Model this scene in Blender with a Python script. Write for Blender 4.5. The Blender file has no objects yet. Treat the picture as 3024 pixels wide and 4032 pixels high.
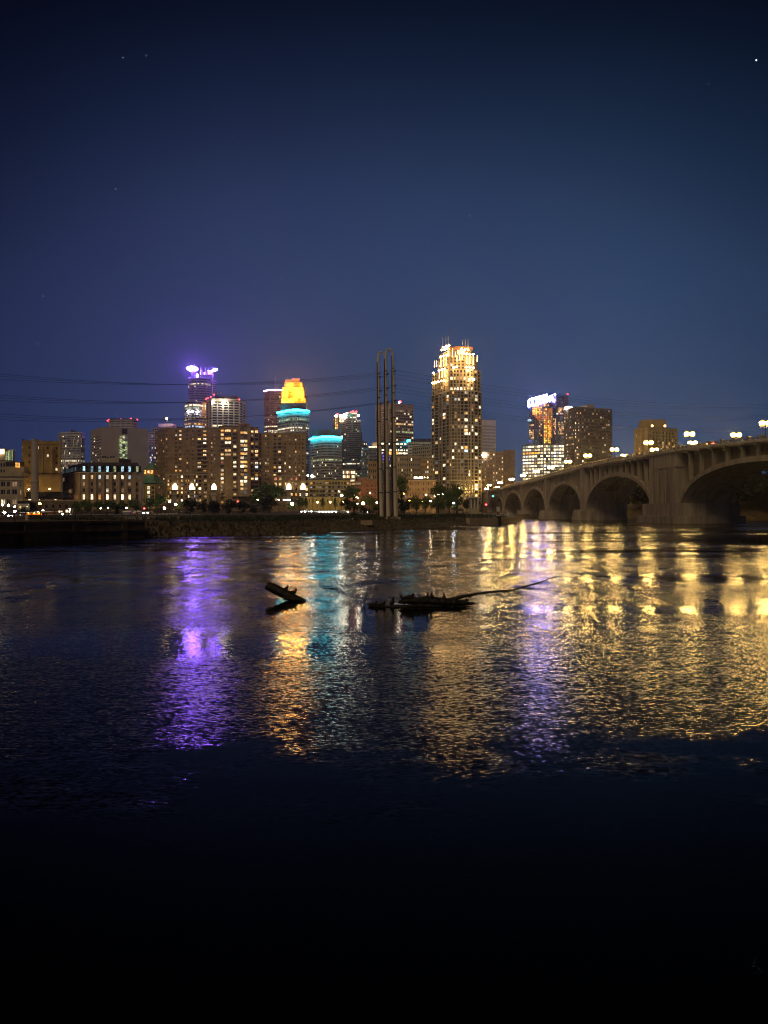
import bpy, bmesh, math, random
import numpy as np
from mathutils import Vector, Matrix, Euler

random.seed(7)
R = math.radians
scene = bpy.context.scene
col = scene.collection

# ------------------------------------------------------------------ camera
F, CX, CY, CAMZ = 3030.0, 1512.0, 2016.0, 4.0
cam_data = bpy.data.cameras.new('camera')
cam = bpy.data.objects.new('camera', cam_data)
col.objects.link(cam)
cam.location = (0, 0, CAMZ)
cam.rotation_euler = (R(90), 0, 0)
cam_data.sensor_fit = 'VERTICAL'
cam_data.sensor_height = 34.6
cam_data.lens = 34.6 * F / 4032.0
cam_data.clip_start = 0.1
cam_data.clip_end = 12000
scene.camera = cam

# ------------------------------------------------------------------ sky (night, faint blue afterglow) and city glow
world = bpy.data.worlds.new('World')
scene.world = world
world.use_nodes = True
wn, wl = world.node_tree.nodes, world.node_tree.links
wn.clear()
w_out = wn.new('ShaderNodeOutputWorld')
w_bg = wn.new('ShaderNodeBackground')
w_tc = wn.new('ShaderNodeTexCoord')
w_sep = wn.new('ShaderNodeSeparateXYZ')
wl.new(w_tc.outputs['Generated'], w_sep.inputs[0])
def ramp(nodes, stops, interp='EASE'):
    r = nodes.new('ShaderNodeValToRGB')
    e = r.color_ramp.elements
    while len(e) > 1:
        e.remove(e[-1])
    e[0].position = stops[0][0]; e[0].color = (*stops[0][1], 1)
    for p, c in stops[1:]:
        k = e.new(p); k.color = (*c, 1)
    r.color_ramp.interpolation = interp
    return r
# brightness falls off with height and, more slowly, with distance from the city's azimuth: a light dome over downtown
SKY_E = [(0.0, (.014, .044, .108)), (.10, (.017, .049, .122)), (.20, (.028, .058, .142)), (.28, (.031, .056, .142)),
         (.39, (.0205, .0380, .0980)), (.46, (.0090, .0195, .0540)), (.52, (.0038, .0095, .0290)), (.58, (.0010, .0022, .0085)), (.7, (.0005, .0009, .0035)), (1.0, (.0003, .0005, .0018))]
w_ra = ramp(wn, SKY_E, 'B_SPLINE')
w_sx = wn.new('ShaderNodeMath'); w_sx.operation = 'MULTIPLY'; w_sx.inputs[1].default_value = .68
wl.new(w_sep.outputs['X'], w_sx.inputs[0])
w_cx = wn.new('ShaderNodeCombineXYZ'); wl.new(w_sx.outputs[0], w_cx.inputs[0]); wl.new(w_sep.outputs['Z'], w_cx.inputs[2])
w_len = wn.new('ShaderNodeVectorMath'); w_len.operation = 'LENGTH'; wl.new(w_cx.outputs[0], w_len.inputs[0])
wl.new(w_len.outputs['Value'], w_ra.inputs[0])
w_rb = ramp(wn, [(0.0, (.62, .50, .62)), (.20, (.80, .70, .80)), (.36, (.98, .90, .96)), (.5, (1.0, 1.0, 1.0)), (.72, (1.0, 1.16, 1.06)), (.86, (.88, 1.08, 1.0)), (1.0, (.7, .9, .85))], 'LINEAR')
w_map = wn.new('ShaderNodeMath'); w_map.operation = 'MULTIPLY_ADD'
w_map.inputs[1].default_value = .8; w_map.inputs[2].default_value = .5
wl.new(w_sep.outputs['X'], w_map.inputs[0])
wl.new(w_map.outputs[0], w_rb.inputs[0])
w_noise = wn.new('ShaderNodeTexNoise'); w_noise.inputs['Scale'].default_value = 2.2; w_noise.inputs['Detail'].default_value = 3
wl.new(w_tc.outputs['Generated'], w_noise.inputs['Vector'])
w_nr = ramp(wn, [(.3, (.9, .9, .92)), (.7, (1.08, 1.07, 1.06))], 'LINEAR')
wl.new(w_noise.outputs[0], w_nr.inputs[0])
def mixmul(nodes, links, a, b):
    m = nodes.new('ShaderNodeMix'); m.data_type = 'RGBA'; m.blend_type = 'MULTIPLY'; m.inputs[0].default_value = 1
    links.new(a, m.inputs[6]); links.new(b, m.inputs[7])
    return m.outputs[2]
wl.new(mixmul(wn, wl, mixmul(wn, wl, w_ra.outputs[0], w_rb.outputs[0]), w_nr.outputs[0]), w_bg.inputs[0])
w_bg.inputs[1].default_value = 1.0
wl.new(w_bg.outputs[0], w_out.inputs[0])

sun_d = bpy.data.lights.new('city_glow', 'SUN')          # the broad warm glow of the near bank's streets
sun_d.energy = 0.70; sun_d.color = (1.0, .73, .36); sun_d.angle = R(25)
sun = bpy.data.objects.new('city_glow', sun_d); col.objects.link(sun)
sun.rotation_euler = Vector((.30, .66, -.69)).to_track_quat('-Z', 'Y').to_euler()

scene.view_settings.view_transform = 'Standard'
scene.view_settings.look = 'None'
scene.view_settings.exposure = 0
scene.view_settings.gamma = 1
cy = scene.cycles
cy.use_denoising = True
cy.filter_width = 1.1 if hasattr(cy, 'filter_width') else 1.5
cy.pixel_filter_type = 'BLACKMAN_HARRIS'
try:
    cy.denoiser = 'OPENIMAGEDENOISE'
    cy.denoising_input_passes = 'RGB_ALBEDO_NORMAL'
except Exception:
    pass
cy.max_bounces = 5; cy.diffuse_bounces = 2; cy.glossy_bounces = 3; cy.transmission_bounces = 2
cy.volume_bounces = 0; cy.transparent_max_bounces = 6
cy.sample_clamp_indirect = 12; cy.sample_clamp_direct = 0
cy.caustics_reflective = False; cy.caustics_refractive = False
cy.use_light_tree = True

# ------------------------------------------------------------------ helpers
def W(x, Y):
    return (x - CX) / F * Y
def Z(y, Y):
    return CAMZ - (y - CY) / F * Y
def P(x, y, Y):
    return Vector((W(x, Y), Y, Z(y, Y)))

class MB:
    def __init__(s):
        s.v, s.f, s.m, s.mats = [], [], [], []
    def mi(s, mat):
        if mat not in s.mats:
            s.mats.append(mat)
        return s.mats.index(mat)
    def quad(s, a, b, c, d, mat):
        n = len(s.v); s.v += [tuple(a), tuple(b), tuple(c), tuple(d)]
        s.f.append((n, n + 1, n + 2, n + 3)); s.m.append(s.mi(mat))
    def hexa(s, p, mat):                       # p: 4 bottom (ccw from above), 4 top
        n = len(s.v); s.v += [tuple(q) for q in p]; k = s.mi(mat)
        for f in ((3, 2, 1, 0), (4, 5, 6, 7), (0, 1, 5, 4), (1, 2, 6, 5), (2, 3, 7, 6), (3, 0, 4, 7)):
            s.f.append(tuple(n + i for i in f)); s.m.append(k)
    def box(s, x0, x1, y0, y1, z0, z1, mat):
        s.hexa([(x0, y0, z0), (x1, y0, z0), (x1, y1, z0), (x0, y1, z0), (x0, y0, z1), (x1, y0, z1), (x1, y1, z1), (x0, y1, z1)], mat)
    def prism(s, poly, z0, z1, mat, top=None):  # poly ccw from above; top: optional other polygon
        n = len(s.v); k = s.mi(mat); c = len(poly); top = top or poly
        s.v += [(p[0], p[1], z0) for p in poly] + [(p[0], p[1], z1) for p in top]
        for i in range(c):
            j = (i + 1) % c
            s.f.append((n + i, n + j, n + c + j, n + c + i)); s.m.append(k)
        s.f.append(tuple(n + c + i for i in range(c))); s.m.append(k)
        s.f.append(tuple(n + c - 1 - i for i in range(c))); s.m.append(k)
    def tube(s, pts, rad, mat, n=8, cap=True):
        pts = [Vector(p) for p in pts]; k = s.mi(mat); base = len(s.v)
        up = Vector((0, 0, 1))
        for i, p in enumerate(pts):
            t = (pts[min(i + 1, len(pts) - 1)] - pts[max(i - 1, 0)])
            t = t.normalized() if t.length > 1e-9 else up
            a = t.cross(up if abs(t.z) < .9 else Vector((0, 1, 0))).normalized(); b = t.cross(a)
            r = rad[i] if hasattr(rad, '__len__') else rad
            for q in range(n):
                w = 2 * math.pi * q / n
                s.v.append(tuple(p + (a * math.cos(w) + b * math.sin(w)) * r))
        for i in range(len(pts) - 1):
            for q in range(n):
                q2 = (q + 1) % n
                s.f.append((base + i * n + q, base + i * n + q2, base + (i + 1) * n + q2, base + (i + 1) * n + q)); s.m.append(k)
        if cap:
            s.f.append(tuple(base + q for q in reversed(range(n)))); s.m.append(k)
            s.f.append(tuple(base + (len(pts) - 1) * n + q for q in range(n))); s.m.append(k)
    def ball(s, c, r, mat, seg=10, rings=6, sc=(1, 1, 1)):
        k = s.mi(mat); base = len(s.v)
        for i in range(1, rings):
            ph = math.pi * i / rings
            for j in range(seg):
                th = 2 * math.pi * j / seg
                s.v.append((c[0] + r * sc[0] * math.sin(ph) * math.cos(th), c[1] + r * sc[1] * math.sin(ph) * math.sin(th), c[2] + r * sc[2] * math.cos(ph)))
        t = len(s.v); s.v += [(c[0], c[1], c[2] + r * sc[2]), (c[0], c[1], c[2] - r * sc[2])]
        for i in range(rings - 2):
            for j in range(seg):
                j2 = (j + 1) % seg
                s.f.append((base + i * seg + j, base + (i + 1) * seg + j, base + (i + 1) * seg + j2, base + i * seg + j2)); s.m.append(k)
        for j in range(seg):
            j2 = (j + 1) % seg
            s.f.append((t, base + j, base + j2)); s.m.append(k)
            s.f.append((t + 1, base + (rings - 2) * seg + j2, base + (rings - 2) * seg + j)); s.m.append(k)
    def mesh(s, name, off=None, smooth=False):
        me = bpy.data.meshes.new(name)
        v = s.v if off is None else [(a[0] - off[0], a[1] - off[1], a[2] - off[2]) for a in s.v]
        me.from_pydata(v, [], s.f)
        for m in s.mats:
            me.materials.append(m)
        me.polygons.foreach_set('material_index', s.m)
        if smooth:
            me.polygons.foreach_set('use_smooth', [True] * len(s.f))
        me.update()
        return me
    def build(s, name, parent=None, smooth=False, local=False, **kw):
        if not s.f:
            return None
        off = None
        if parent is not None and not local:
            off = parent.matrix_world.translation if parent.parent is None else parent['wloc']
            off = parent['wloc']
        me = s.mesh(name, off, smooth)
        o = bpy.data.objects.new(name, me); col.objects.link(o)
        if parent is not None:
            o.parent = parent
            o['wloc'] = list(parent['wloc'])
        for k, v in kw.items():
            o[k] = v
        return o

def clean_props():
    for o in bpy.data.objects:
        if 'wloc' in o:
            del o['wloc']

def thing(name, label, cat, loc, group=None, rz=0.0):
    o = bpy.data.objects.new(name, None); col.objects.link(o)
    o.empty_display_size = .5
    o.location = loc; o.rotation_euler = (0, 0, rz)
    o['wloc'] = [float(a) for a in loc]
    o['label'] = label; o['category'] = cat
    if group:
        o['group'] = group
    return o
def copy_tree(root, loc, rz=0.0, label=None, group=None, scale=None):
    r = root.copy(); col.objects.link(r); r.location = loc; r.rotation_euler = (0, 0, rz)
    r['wloc'] = [float(a) for a in loc]
    if label: r['label'] = label
    if group: r['group'] = group
    if scale: r.scale = scale
    for ch in list(root.children):
        c = ch.copy(); col.objects.link(c); c.parent = r
        for g in list(ch.children):
            d = g.copy(); col.objects.link(d); d.parent = c
    return r

# ------------------------------------------------------------------ materials
def mat(name, base, rough=.8, var=.25, scale=1.0, streak=False, spec=.3, metal=0.0, bump=0.0):
    m = bpy.data.materials.new(name); m.use_nodes = True
    n, l = m.node_tree.nodes, m.node_tree.links
    b = n['Principled BSDF']
    b.inputs['Roughness'].default_value = rough
    b.inputs['Metallic'].default_value = metal
    b.inputs['Specular IOR Level'].default_value = spec
    tc = n.new('ShaderNodeTexCoord'); mp = n.new('ShaderNodeMapping')
    mp.inputs['Scale'].default_value = (scale, scale, scale * (.12 if streak else 1))
    nz = n.new('ShaderNodeTexNoise'); nz.inputs['Scale'].default_value = 1.0; nz.inputs['Detail'].default_value = 5
    l.new(tc.outputs['Object'], mp.inputs[0]); l.new(mp.outputs[0], nz.inputs['Vector'])
    rr = ramp(n, [(.3, tuple(c * (1 - var) for c in base)), (.7, tuple(min(1, c * (1 + var)) for c in base))], 'LINEAR')
    l.new(nz.outputs[0], rr.inputs[0]); l.new(rr.outputs[0], b.inputs['Base Color'])
    if bump:
        bp = n.new('ShaderNodeBump'); bp.inputs['Strength'].default_value = bump; bp.inputs['Distance'].default_value = .1
        l.new(nz.outputs[0], bp.inputs['Height']); l.new(bp.outputs[0], b.inputs['Normal'])
    return m
def brickmat(name, c1, c2, mortar, sc=1.0):
    m = bpy.data.materials.new(name); m.use_nodes = True
    n, l = m.node_tree.nodes, m.node_tree.links
    b = n['Principled BSDF']; b.inputs['Roughness'].default_value = .9; b.inputs['Specular IOR Level'].default_value = .2
    tc = n.new('ShaderNodeTexCoord'); mp = n.new('ShaderNodeMapping'); mp.inputs['Rotation'].default_value = (R(90), 0, 0)
    l.new(tc.outputs['Object'], mp.inputs[0])
    br = n.new('ShaderNodeTexBrick'); br.inputs['Scale'].default_value = sc
    br.inputs['Color1'].default_value = (*c1, 1); br.inputs['Color2'].default_value = (*c2, 1); br.inputs['Mortar'].default_value = (*mortar, 1)
    br.inputs['Brick Width'].default_value = .9; br.inputs['Row Height'].default_value = .3; br.inputs['Mortar Size'].default_value = .03
    l.new(mp.outputs[0], br.inputs['Vector'])
    nz = n.new('ShaderNodeTexNoise'); nz.inputs['Scale'].default_value = .25; nz.inputs['Detail'].default_value = 6
    l.new(tc.outputs['Object'], nz.inputs['Vector'])
    rr = ramp(n, [(.3, (.72, .72, .72)), (.7, (1.25, 1.25, 1.25))], 'LINEAR'); l.new(nz.outputs[0], rr.inputs[0])
    l.new(mixmul(n, l, br.outputs[0], rr.outputs[0]), b.inputs['Base Color'])
    return m
def emis(name, c, s, sampled=True, window=False):
    m = bpy.data.materials.new(name); m.use_nodes = True
    n, l = m.node_tree.nodes, m.node_tree.links
    b = n['Principled BSDF']
    b.inputs['Base Color'].default_value = (.03, .03, .03, 1); b.inputs['Roughness'].default_value = .3
    b.inputs['Emission Color'].default_value = (*c, 1)
    b.inputs['Emission Strength'].default_value = s
    if window:        # rooms differ: brightness per window, blinds and furniture as soft blotches
        oi = n.new('ShaderNodeObjectInfo'); ge = n.new('ShaderNodeNewGeometry')
        a = n.new('ShaderNodeMath'); a.operation = 'ADD'
        l.new(oi.outputs['Random'], a.inputs[0]); l.new(ge.outputs['Random Per Island'], a.inputs[1])
        f = n.new('ShaderNodeMath'); f.operation = 'FRACT'; l.new(a.outputs[0], f.inputs[0])
        p = n.new('ShaderNodeMath'); p.operation = 'MULTIPLY_ADD'; p.inputs[1].default_value = 1.1; p.inputs[2].default_value = .35
        l.new(f.outputs[0], p.inputs[0])
        nz = n.new('ShaderNodeTexNoise'); nz.inputs['Scale'].default_value = .9; nz.inputs['Detail'].default_value = 2
        l.new(ge.outputs['Position'], nz.inputs['Vector'])
        mr = n.new('ShaderNodeMapRange'); mr.inputs[1].default_value = .35; mr.inputs[2].default_value = .62; mr.inputs[3].default_value = .3; mr.inputs[4].default_value = 1.25
        l.new(nz.outputs[0], mr.inputs[0])
        q = n.new('ShaderNodeMath'); q.operation = 'MULTIPLY'; l.new(p.outputs[0], q.inputs[0]); l.new(mr.outputs[0], q.inputs[1])
        q2 = n.new('ShaderNodeMath'); q2.operation = 'MULTIPLY'; l.new(q.outputs[0], q2.inputs[0]); q2.inputs[1].default_value = s
        l.new(q2.outputs[0], b.inputs['Emission Strength'])
    try:
        m.cycles.emission_sampling = 'AUTO' if sampled else 'NONE'
    except Exception:
        pass
    return m

M = {}
M['concrete'] = mat('bridge_concrete', (.33, .275, .235), .9, .32, .45, True)
M['concrete_pale'] = mat('pale_concrete', (.46, .42, .36), .85, .2, .3, True)
M['quay'] = mat('old_quay_stone', (.085, .062, .042), .95, .55, .6, True)
M['brick_brown'] = brickmat('brown_brick', (.36, .25, .125), (.30, .205, .10), (.30, .22, .14))
M['brick_mill'] = brickmat('mill_brick', (.42, .29, .105), (.36, .245, .09), (.30, .22, .12))
M['brick_red'] = brickmat('red_brick', (.36, .17, .10), (.30, .14, .08), (.33, .24, .17))
M['brick_dark'] = brickmat('dark_brick', (.16, .105, .07), (.135, .085, .055), (.17, .12, .08))
M['brick_tan'] = brickmat('tan_brick', (.42, .31, .20), (.36, .26, .165), (.4, .32, .22))
M['stone'] = mat('limestone', (.40, .33, .24), .85, .18, .25, True)
M['tower_stone'] = mat('tower_limestone', (.30, .245, .165), .85, .18, .3, True)
M['stone_white'] = mat('white_stone', (.62, .58, .50), .8, .1, .2, True)
M['stone_pink'] = mat('pink_grey_granite', (.42, .36, .34), .75, .08, .1)
M['trim'] = mat('pale_trim', (.52, .45, .34), .8, .12, .5)
M['yellow_wall'] = mat('ochre_stucco', (.46, .37, .13), .9, .2, .4, True)
M['roof_dark'] = mat('dark_slate_roof', (.035, .030, .030), .7, .4, .5)
M['roof_green'] = mat('green_copper_roof', (.10, .22, .155), .6, .25, .5, True)
M['roof_grey'] = mat('gravel_roof', (.14, .13, .12), .9, .3, .4)
M['metal_grey'] = mat('grey_metal', (.28, .29, .31), .4, .15, .5, metal=.6)
M['metal_dark'] = mat('dark_metal', (.04, .04, .045), .5, .3, 1, metal=.3)
M['steel_blue'] = mat('blue_grey_cladding', (.20, .22, .27), .35, .12, .1, spec=.5)
M['steel_dark'] = mat('dark_cladding', (.085, .08, .09), .35, .2, .1, spec=.5)
M['steel_pale'] = mat('pale_cladding', (.46, .44, .44), .45, .12, .1)
M['glass'] = mat('dark_window_glass', (.018, .020, .024), .12, .5, .6, spec=.6)
M['glass_green'] = mat('green_window_glass', (.03, .045, .04), .12, .5, .3, spec=.6)
M['glass_blue'] = mat('blue_window_glass', (.03, .04, .07), .1, .5, .3, spec=.7)
M['pole'] = mat('weathered_pole_steel', (.33, .27, .19), .75, .35, .5, True)
M['concrete_dark'] = mat('dark_concrete', (.17, .13, .10), .95, .35, .6, True)  # darker tone for the inner spandrel walls
M['concrete_ribbed'] = mat('ribbed_tan_concrete', (.26, .20, .13), .9, .2, .5, True)
M['brick_umber'] = brickmat('umber_brick', (.085, .058, .042), (.07, .048, .034), (.09, .065, .05))
M['pole_shade'] = mat('pole_shade_brown', (.060, .022, .014), .85, .4, .6, True)  # shade on the left of the line poles, put into colour
M['pole_pale'] = mat('pale_galvanised_steel', (.70, .62, .48), .7, .15, .5, True)
M['wire'] = mat('cable_black', (.02, .02, .022), .5, .2, 1)
M['wood_wet'] = mat('wet_driftwood', (.010, .008, .006), .6, .5, 6, bump=.5)
M['feather'] = mat('dark_feathers', (.014, .011, .009), .8, .4, 12)
M['bark'] = mat('bark', (.05, .036, .025), .95, .4, 3)
M['asphalt'] = mat('asphalt', (.05, .048, .045), .9, .25, 1)
M['soil'] = mat('bank_soil', (.085, .062, .036), .95, .5, .35)
M['rock'] = mat('riprap_rock', (.10, .080, .055), .95, .5, 1.2)
M['paint_white'] = mat('white_paint', (.75, .72, .66), .5, .08, 1)
M['car_paint'] = mat('silver_car_paint', (.35, .35, .37), .3, .1, 1, spec=.5)
M['car_dark'] = mat('dark_car_paint', (.04, .04, .05), .3, .2, 1, spec=.5)
M['rubber'] = mat('tyre_rubber', (.02, .02, .02), .9, .2, 3)
M['crown_glass'] = mat('crown_window_bronze', (.030, .008, .003), .4, .3, .6)
M['orange_wall'] = mat('orange_lit_wall', (.55, .24, .08), .8, .12, .6)  # orange lamplight on these walls is put into the base colour
M['red_pipe'] = mat('rusty_red_steel', (.20, .06, .04), .7, .3, 1)

wins = {
    'warm': ((1.0, .60, .24), 1.5), 'amber': ((1.0, .46, .10), 1.25), 'white': ((1.0, .82, .56), 1.8), 'bright': ((1.0, .78, .46), 3.6),
    'cool': ((.72, .86, 1.0), 1.3), 'red': ((1.0, .30, .16), .8), 'dim': ((1.0, .62, .34), .30), 'dimgrey': ((.8, .72, .55), .11), 'dimcool': ((.5, .7, .75), .16),
    'blue': ((.22, .20, 1.0), 1.3), 'cyan': ((.50, .85, .95), 1.2), 'gold': ((1.0, .50, .04), 2.3), 'orange': ((1.0, .24, .015), 1.0),
    'green': ((.72, .86, .40), .75), 'teal': ((.1, .75, .7), .6),
}
for k, (c, s) in wins.items():
    M['w_' + k] = emis('lit_window_' + k, c, s, False, True)
M['l_warm'] = emis('lamp_warm', (1.0, .62, .22), 120)
M['l_bridge'] = emis('bridge_lamp_glow', (1.0, .62, .17), 370)
M['l_fringe'] = emis('lamp_glare_fringe', (1.0, .56, .10), 1.5, False)  # yellow glare fringe of the bridge lamps, given its own glowing surface
M['l_white'] = emis('lamp_white', (1.0, .86, .62), 100)
M['l_cool'] = emis('lamp_cool_white', (.72, .86, 1.0), 110)
M['l_orange'] = emis('lamp_sodium', (1.0, .36, .03), 120)
M['l_red'] = emis('beacon_red', (1.0, .04, .05), 9, False)
M['l_redstrong'] = emis('signal_red', (1.0, .02, .02), 40)
M['l_green'] = emis('signal_green', (.05, .9, .65), 14)
M['l_purple'] = emis('purple_floodlight', (.25, .08, 1.0), 440)
M['l_lilac'] = emis('lilac_tube_light', (.75, .45, 1.0), 6)
M['l_violet'] = emis('violet_white_floodlight', (.34, .28, 1.0), 75)
M['l_teal'] = emis('teal_tube_light', (.015, .78, 1.0), 30)
M['l_crown'] = emis('warm_lamp_and_column_glow', (1.0, .52, .14), 12)
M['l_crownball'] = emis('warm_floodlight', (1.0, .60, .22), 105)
M['l_arch'] = emis('warm_niche_light', (1.0, .80, .50), 9)
M['l_head'] = emis('headlight', (1.0, .93, .82), 110)
M['l_star'] = emis('star_light', (.8, .87, 1.0), 3, False)
M['l_fill'] = emis('shop_light', (1.0, .74, .40), 6)
# ------------------------------------------------------------------ buildings
PAL_HOME = [('warm', 5), ('amber', 2), ('white', 2.5), ('bright', 1.2), ('red', .6), ('cool', .6), ('dim', 5)]
PAL_OFFICE = [('white', 4), ('bright', 1.2), ('cool', 1), ('dim', 5), ('dimgrey', 5), ('cyan', .5)]
def pick(pal):
    t = random.random() * sum(w for _, w in pal)
    for k, w in pal:
        t -= w
        if t <= 0:
            return k
    return pal[0][0]
def homes(p, pal=PAL_HOME):
    return lambda px, py, i, j: pick(pal) if random.random() < p else None
def offices(p, rowp=.12, pal=PAL_OFFICE, rows=None):
    cache = {}
    def f(px, py, i, j):
        if j not in cache:
            r = random.random()
            cache[j] = (.85, pick([('white', 3), ('bright', 2), ('green', .6)])) if r < rowp else (p, None)
            if rows and j in rows:
                cache[j] = (.92, rows[j])
        q, k = cache[j]
        if random.random() < q:
            return k if k and random.random() < .8 else pick(pal)
        return None
    return f
def even(L, n, frac, m0=.4, m1=None):
    m1 = m0 if m1 is None else m1
    p = (L - m0 - m1) / n
    return [(m0 + p * i + p * (1 - frac) / 2, m0 + p * i + p * (1 + frac) / 2) for i in range(n)]

_wm = {}
def window_mesh(w, h, m, frame, mull):
    key = (round(w, 1), round(h, 1), m.name, frame.name, mull)
    if key not in _wm:
        b = MB(); x = w / 2
        b.quad((-x, 0, 0), (x, 0, 0), (x, 0, h), (-x, 0, h), m)
        t = min(.12, w * .06) + .03
        for i in range(mull):
            c = -x + w * (i + 1) / (mull + 1)
            b.box(c - t / 2, c + t / 2, -.09, -.003, .02, h - .02, frame)
        b.box(-x, x, -.16, -.003, -.02, .12, frame)
        _wm[key] = b.mesh('window')
    return _wm[key]

def inset(front, rec):
    ns = []
    for a, b in zip(front[:-1], front[1:]):
        d = Vector((b[0] - a[0], b[1] - a[1])).normalized(); ns.append(Vector((-d.y, d.x)))
    out = []
    for i, p in enumerate(front):
        n1, n2 = ns[max(i - 1, 0)], ns[min(i, len(ns) - 1)]; m = (n1 + n2).normalized(); k = rec / max(.4, m.dot(n2))
        out.append((p[0] + m.x * k, p[1] + m.y * k))
    return out
class Bld:
    def __init__(s, name, label, cat, x, Y, z0, wall, group=None, glass='glass', frame='trim', cap=295):
        s.root = thing(name, label, cat, (W(x, Y), Y, z0), group)
        s.wall, s.roof, s.stuff = MB(), MB(), MB()
        s.mat = M[wall]; s.gl = M[glass]; s.fr = M[frame]; s.z0 = z0; s.n = 0; s.cap = cap
        s.extra = {}
    def mass(s, front, depth, z0, z1, rec=.5, mat=None, roof='roof_grey', parapet=.5):
        ins = inset(front, rec); ra, rb = front[0][0] / front[0][1], front[-1][0] / front[-1][1]      # back corners follow the sight lines, so side walls stay out of view
        sh = 0 if ra * rb < 0 else (ra if abs(ra) < abs(rb) else rb) * depth
        core = ins + [(ins[-1][0] + sh, front[-1][1] + depth), (ins[0][0] + sh, front[0][1] + depth)]
        s.wall.prism(core, z0 - 9 if abs(z0 - s.z0) < .01 else z0, z1 - .05, mat or s.mat)
        o = .08
        rp = [(front[0][0] - o, front[0][1] - o)] + [(p[0], p[1] - o) for p in front[1:-1]] + [(front[-1][0] + o, front[-1][1] - o), (front[-1][0] + sh + o, front[-1][1] + depth + o), (front[0][0] + sh - o, front[0][1] + depth + o)]
        s.roof.prism(rp, z1, z1 + parapet, M[roof] if isinstance(roof, str) else roof)
    def facade(s, a, b, z0, z1, cols, rows, lit=None, rec=.5, mat=None, single=True, mull=1, glass=None, bandmat=None, skip=None, proud=True):
        mt = mat or s.mat; bm = bandmat or mt; gl = glass or s.gl
        a = Vector((a[0], a[1], 0)); b = Vector((b[0], b[1], 0))
        L = (b - a).length; u = (b - a) / L; n = Vector((u.y, -u.x, 0))
        def q(uu, nn, v): return a + u * uu + n * nn + Vector((0, 0, v))
        def bx(u0, u1, v0, v1, n0, n1, m, tgt=None):
            (tgt or s.wall).hexa([q(u0, n0, v0), q(u1, n0, v0), q(u1, n1, v0), q(u0, n1, v0), q(u0, n0, v1), q(u1, n0, v1), q(u1, n1, v1), q(u0, n1, v1)], m)
        c = [0.03] + [t for w in cols for t in w] + [L - .03]
        pf, sf = (0.0, -.06) if proud else (-.06, 0.0)
        for i in range(0, len(c), 2):
            if c[i + 1] - c[i] > .02:
                bx(c[i], c[i + 1], z0, z1, pf, -rec - .05, mt)
        r = [z0 + .02] + [t for w in rows for t in w] + [z1 - .02]
        for i in range(0, len(r), 2):
            if r[i + 1] - r[i] > .02:
                bx(.05, L - .05, r[i], r[i + 1], sf, -rec - .03, bm)
        rot = math.atan2(u.y, u.x)
        for i, (u0, u1) in enumerate(cols):
            for j, (v0, v1) in enumerate(rows):
                if skip and skip(i, j):
                    bx(u0 - .02, u1 + .02, v0 - .02, v1 + .02, -.09, -rec - .02, mt)
                    continue
                p = q((u0 + u1) / 2, 0, (v0 + v1) / 2)
                px, py = CX + F * p.x / p.y, CY - F * (p.z - CAMZ) / p.y
                k = lit(px, py, i, j) if lit else None
                m = M['w_' + k] if k else gl
                if single and s.n < s.cap:
                    s.n += 1
                    o = bpy.data.objects.new('window', window_mesh(u1 - u0, v1 - v0, m, s.fr, mull)); col.objects.link(o)
                    o.parent = s.root
                    lc = q((u0 + u1) / 2, -rec * .75, v0)
                    o.location = lc - Vector(s.root['wloc']); o.rotation_euler = (0, 0, rot)
                else:
                    s.stuff.quad(q(u0, -rec * .75, v0), q(u1, -rec * .75, v0), q(u1, -rec * .75, v1), q(u0, -rec * .75, v1), m)
        return q, L
    def belt(s, a, b, z, h, out, m):
        a = Vector((a[0], a[1], 0)); b = Vector((b[0], b[1], 0)); u = (b - a).normalized(); n = Vector((u.y, -u.x, 0))
        p = [a - u * .02 + n * out, b + u * .02 + n * out, b + u * .02 - n * .3, a - u * .02 - n * .3]
        mb = MB(); mb.hexa([(v.x, v.y, z) for v in p] + [(v.x, v.y, z + h) for v in p], m); s.part('cornice', mb)
    def part_mb(s, name):
        return s.extra.setdefault(name, MB())
    def part(s, name, mb, **kw):
        return mb.build(name, s.root, **kw)
    def finish(s):
        s.wall.build('wall', s.root)
        s.roof.build('roof', s.root)
        s.stuff.build('small_windows', s.root, kind='stuff')
        for k, b in s.extra.items():
            b.build(k, s.root)
        return s.root

def fr(pts, Y):
    """front line: pts = [(x, ytop)]; the roof is level, so each vertex gets the depth at which its top sits on the roof height of the first"""
    x0, y0 = pts[0]; zt = Z(y0, Y); out = []
    for x, y in pts:
        d = Y if y is None else (zt - CAMZ) * F / (CY - y)
        out.append((W(x, d), d))
    return out, zt
def flat(xs, Y):
    return [(W(x, Y), Y) for x in xs]
def colpx(a, b, xa, xb, spans):
    L = math.hypot(b[0] - a[0], b[1] - a[1])
    return [((p - xa) / (xb - xa) * L, (q - xa) / (xb - xa) * L) for p, q in spans]
def length(a, b):
    return math.hypot(b[0] - a[0], b[1] - a[1])
def beacon(B, x, y, Y, r=.9, m='l_red', name='beacon'):
    mb = MB(); p = P(x, y, Y)
    mb.ball(p, r, M[m], 8, 5); mb.tube([p - Vector((0, 0, r * 2.2)), p], r * .25, M['metal_dark'], 5)
    B.part(name, mb)
def mast(B, x, y0, y1, Y, r=.35, m='steel_pale', name='antenna'):
    mb = MB(); mb.tube([P(x, y0, Y), P(x, (y0 + y1) / 2, Y), P(x, y1, Y)], [r, r * .7, r * .35], M[m], 6); B.part(name, mb)

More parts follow.
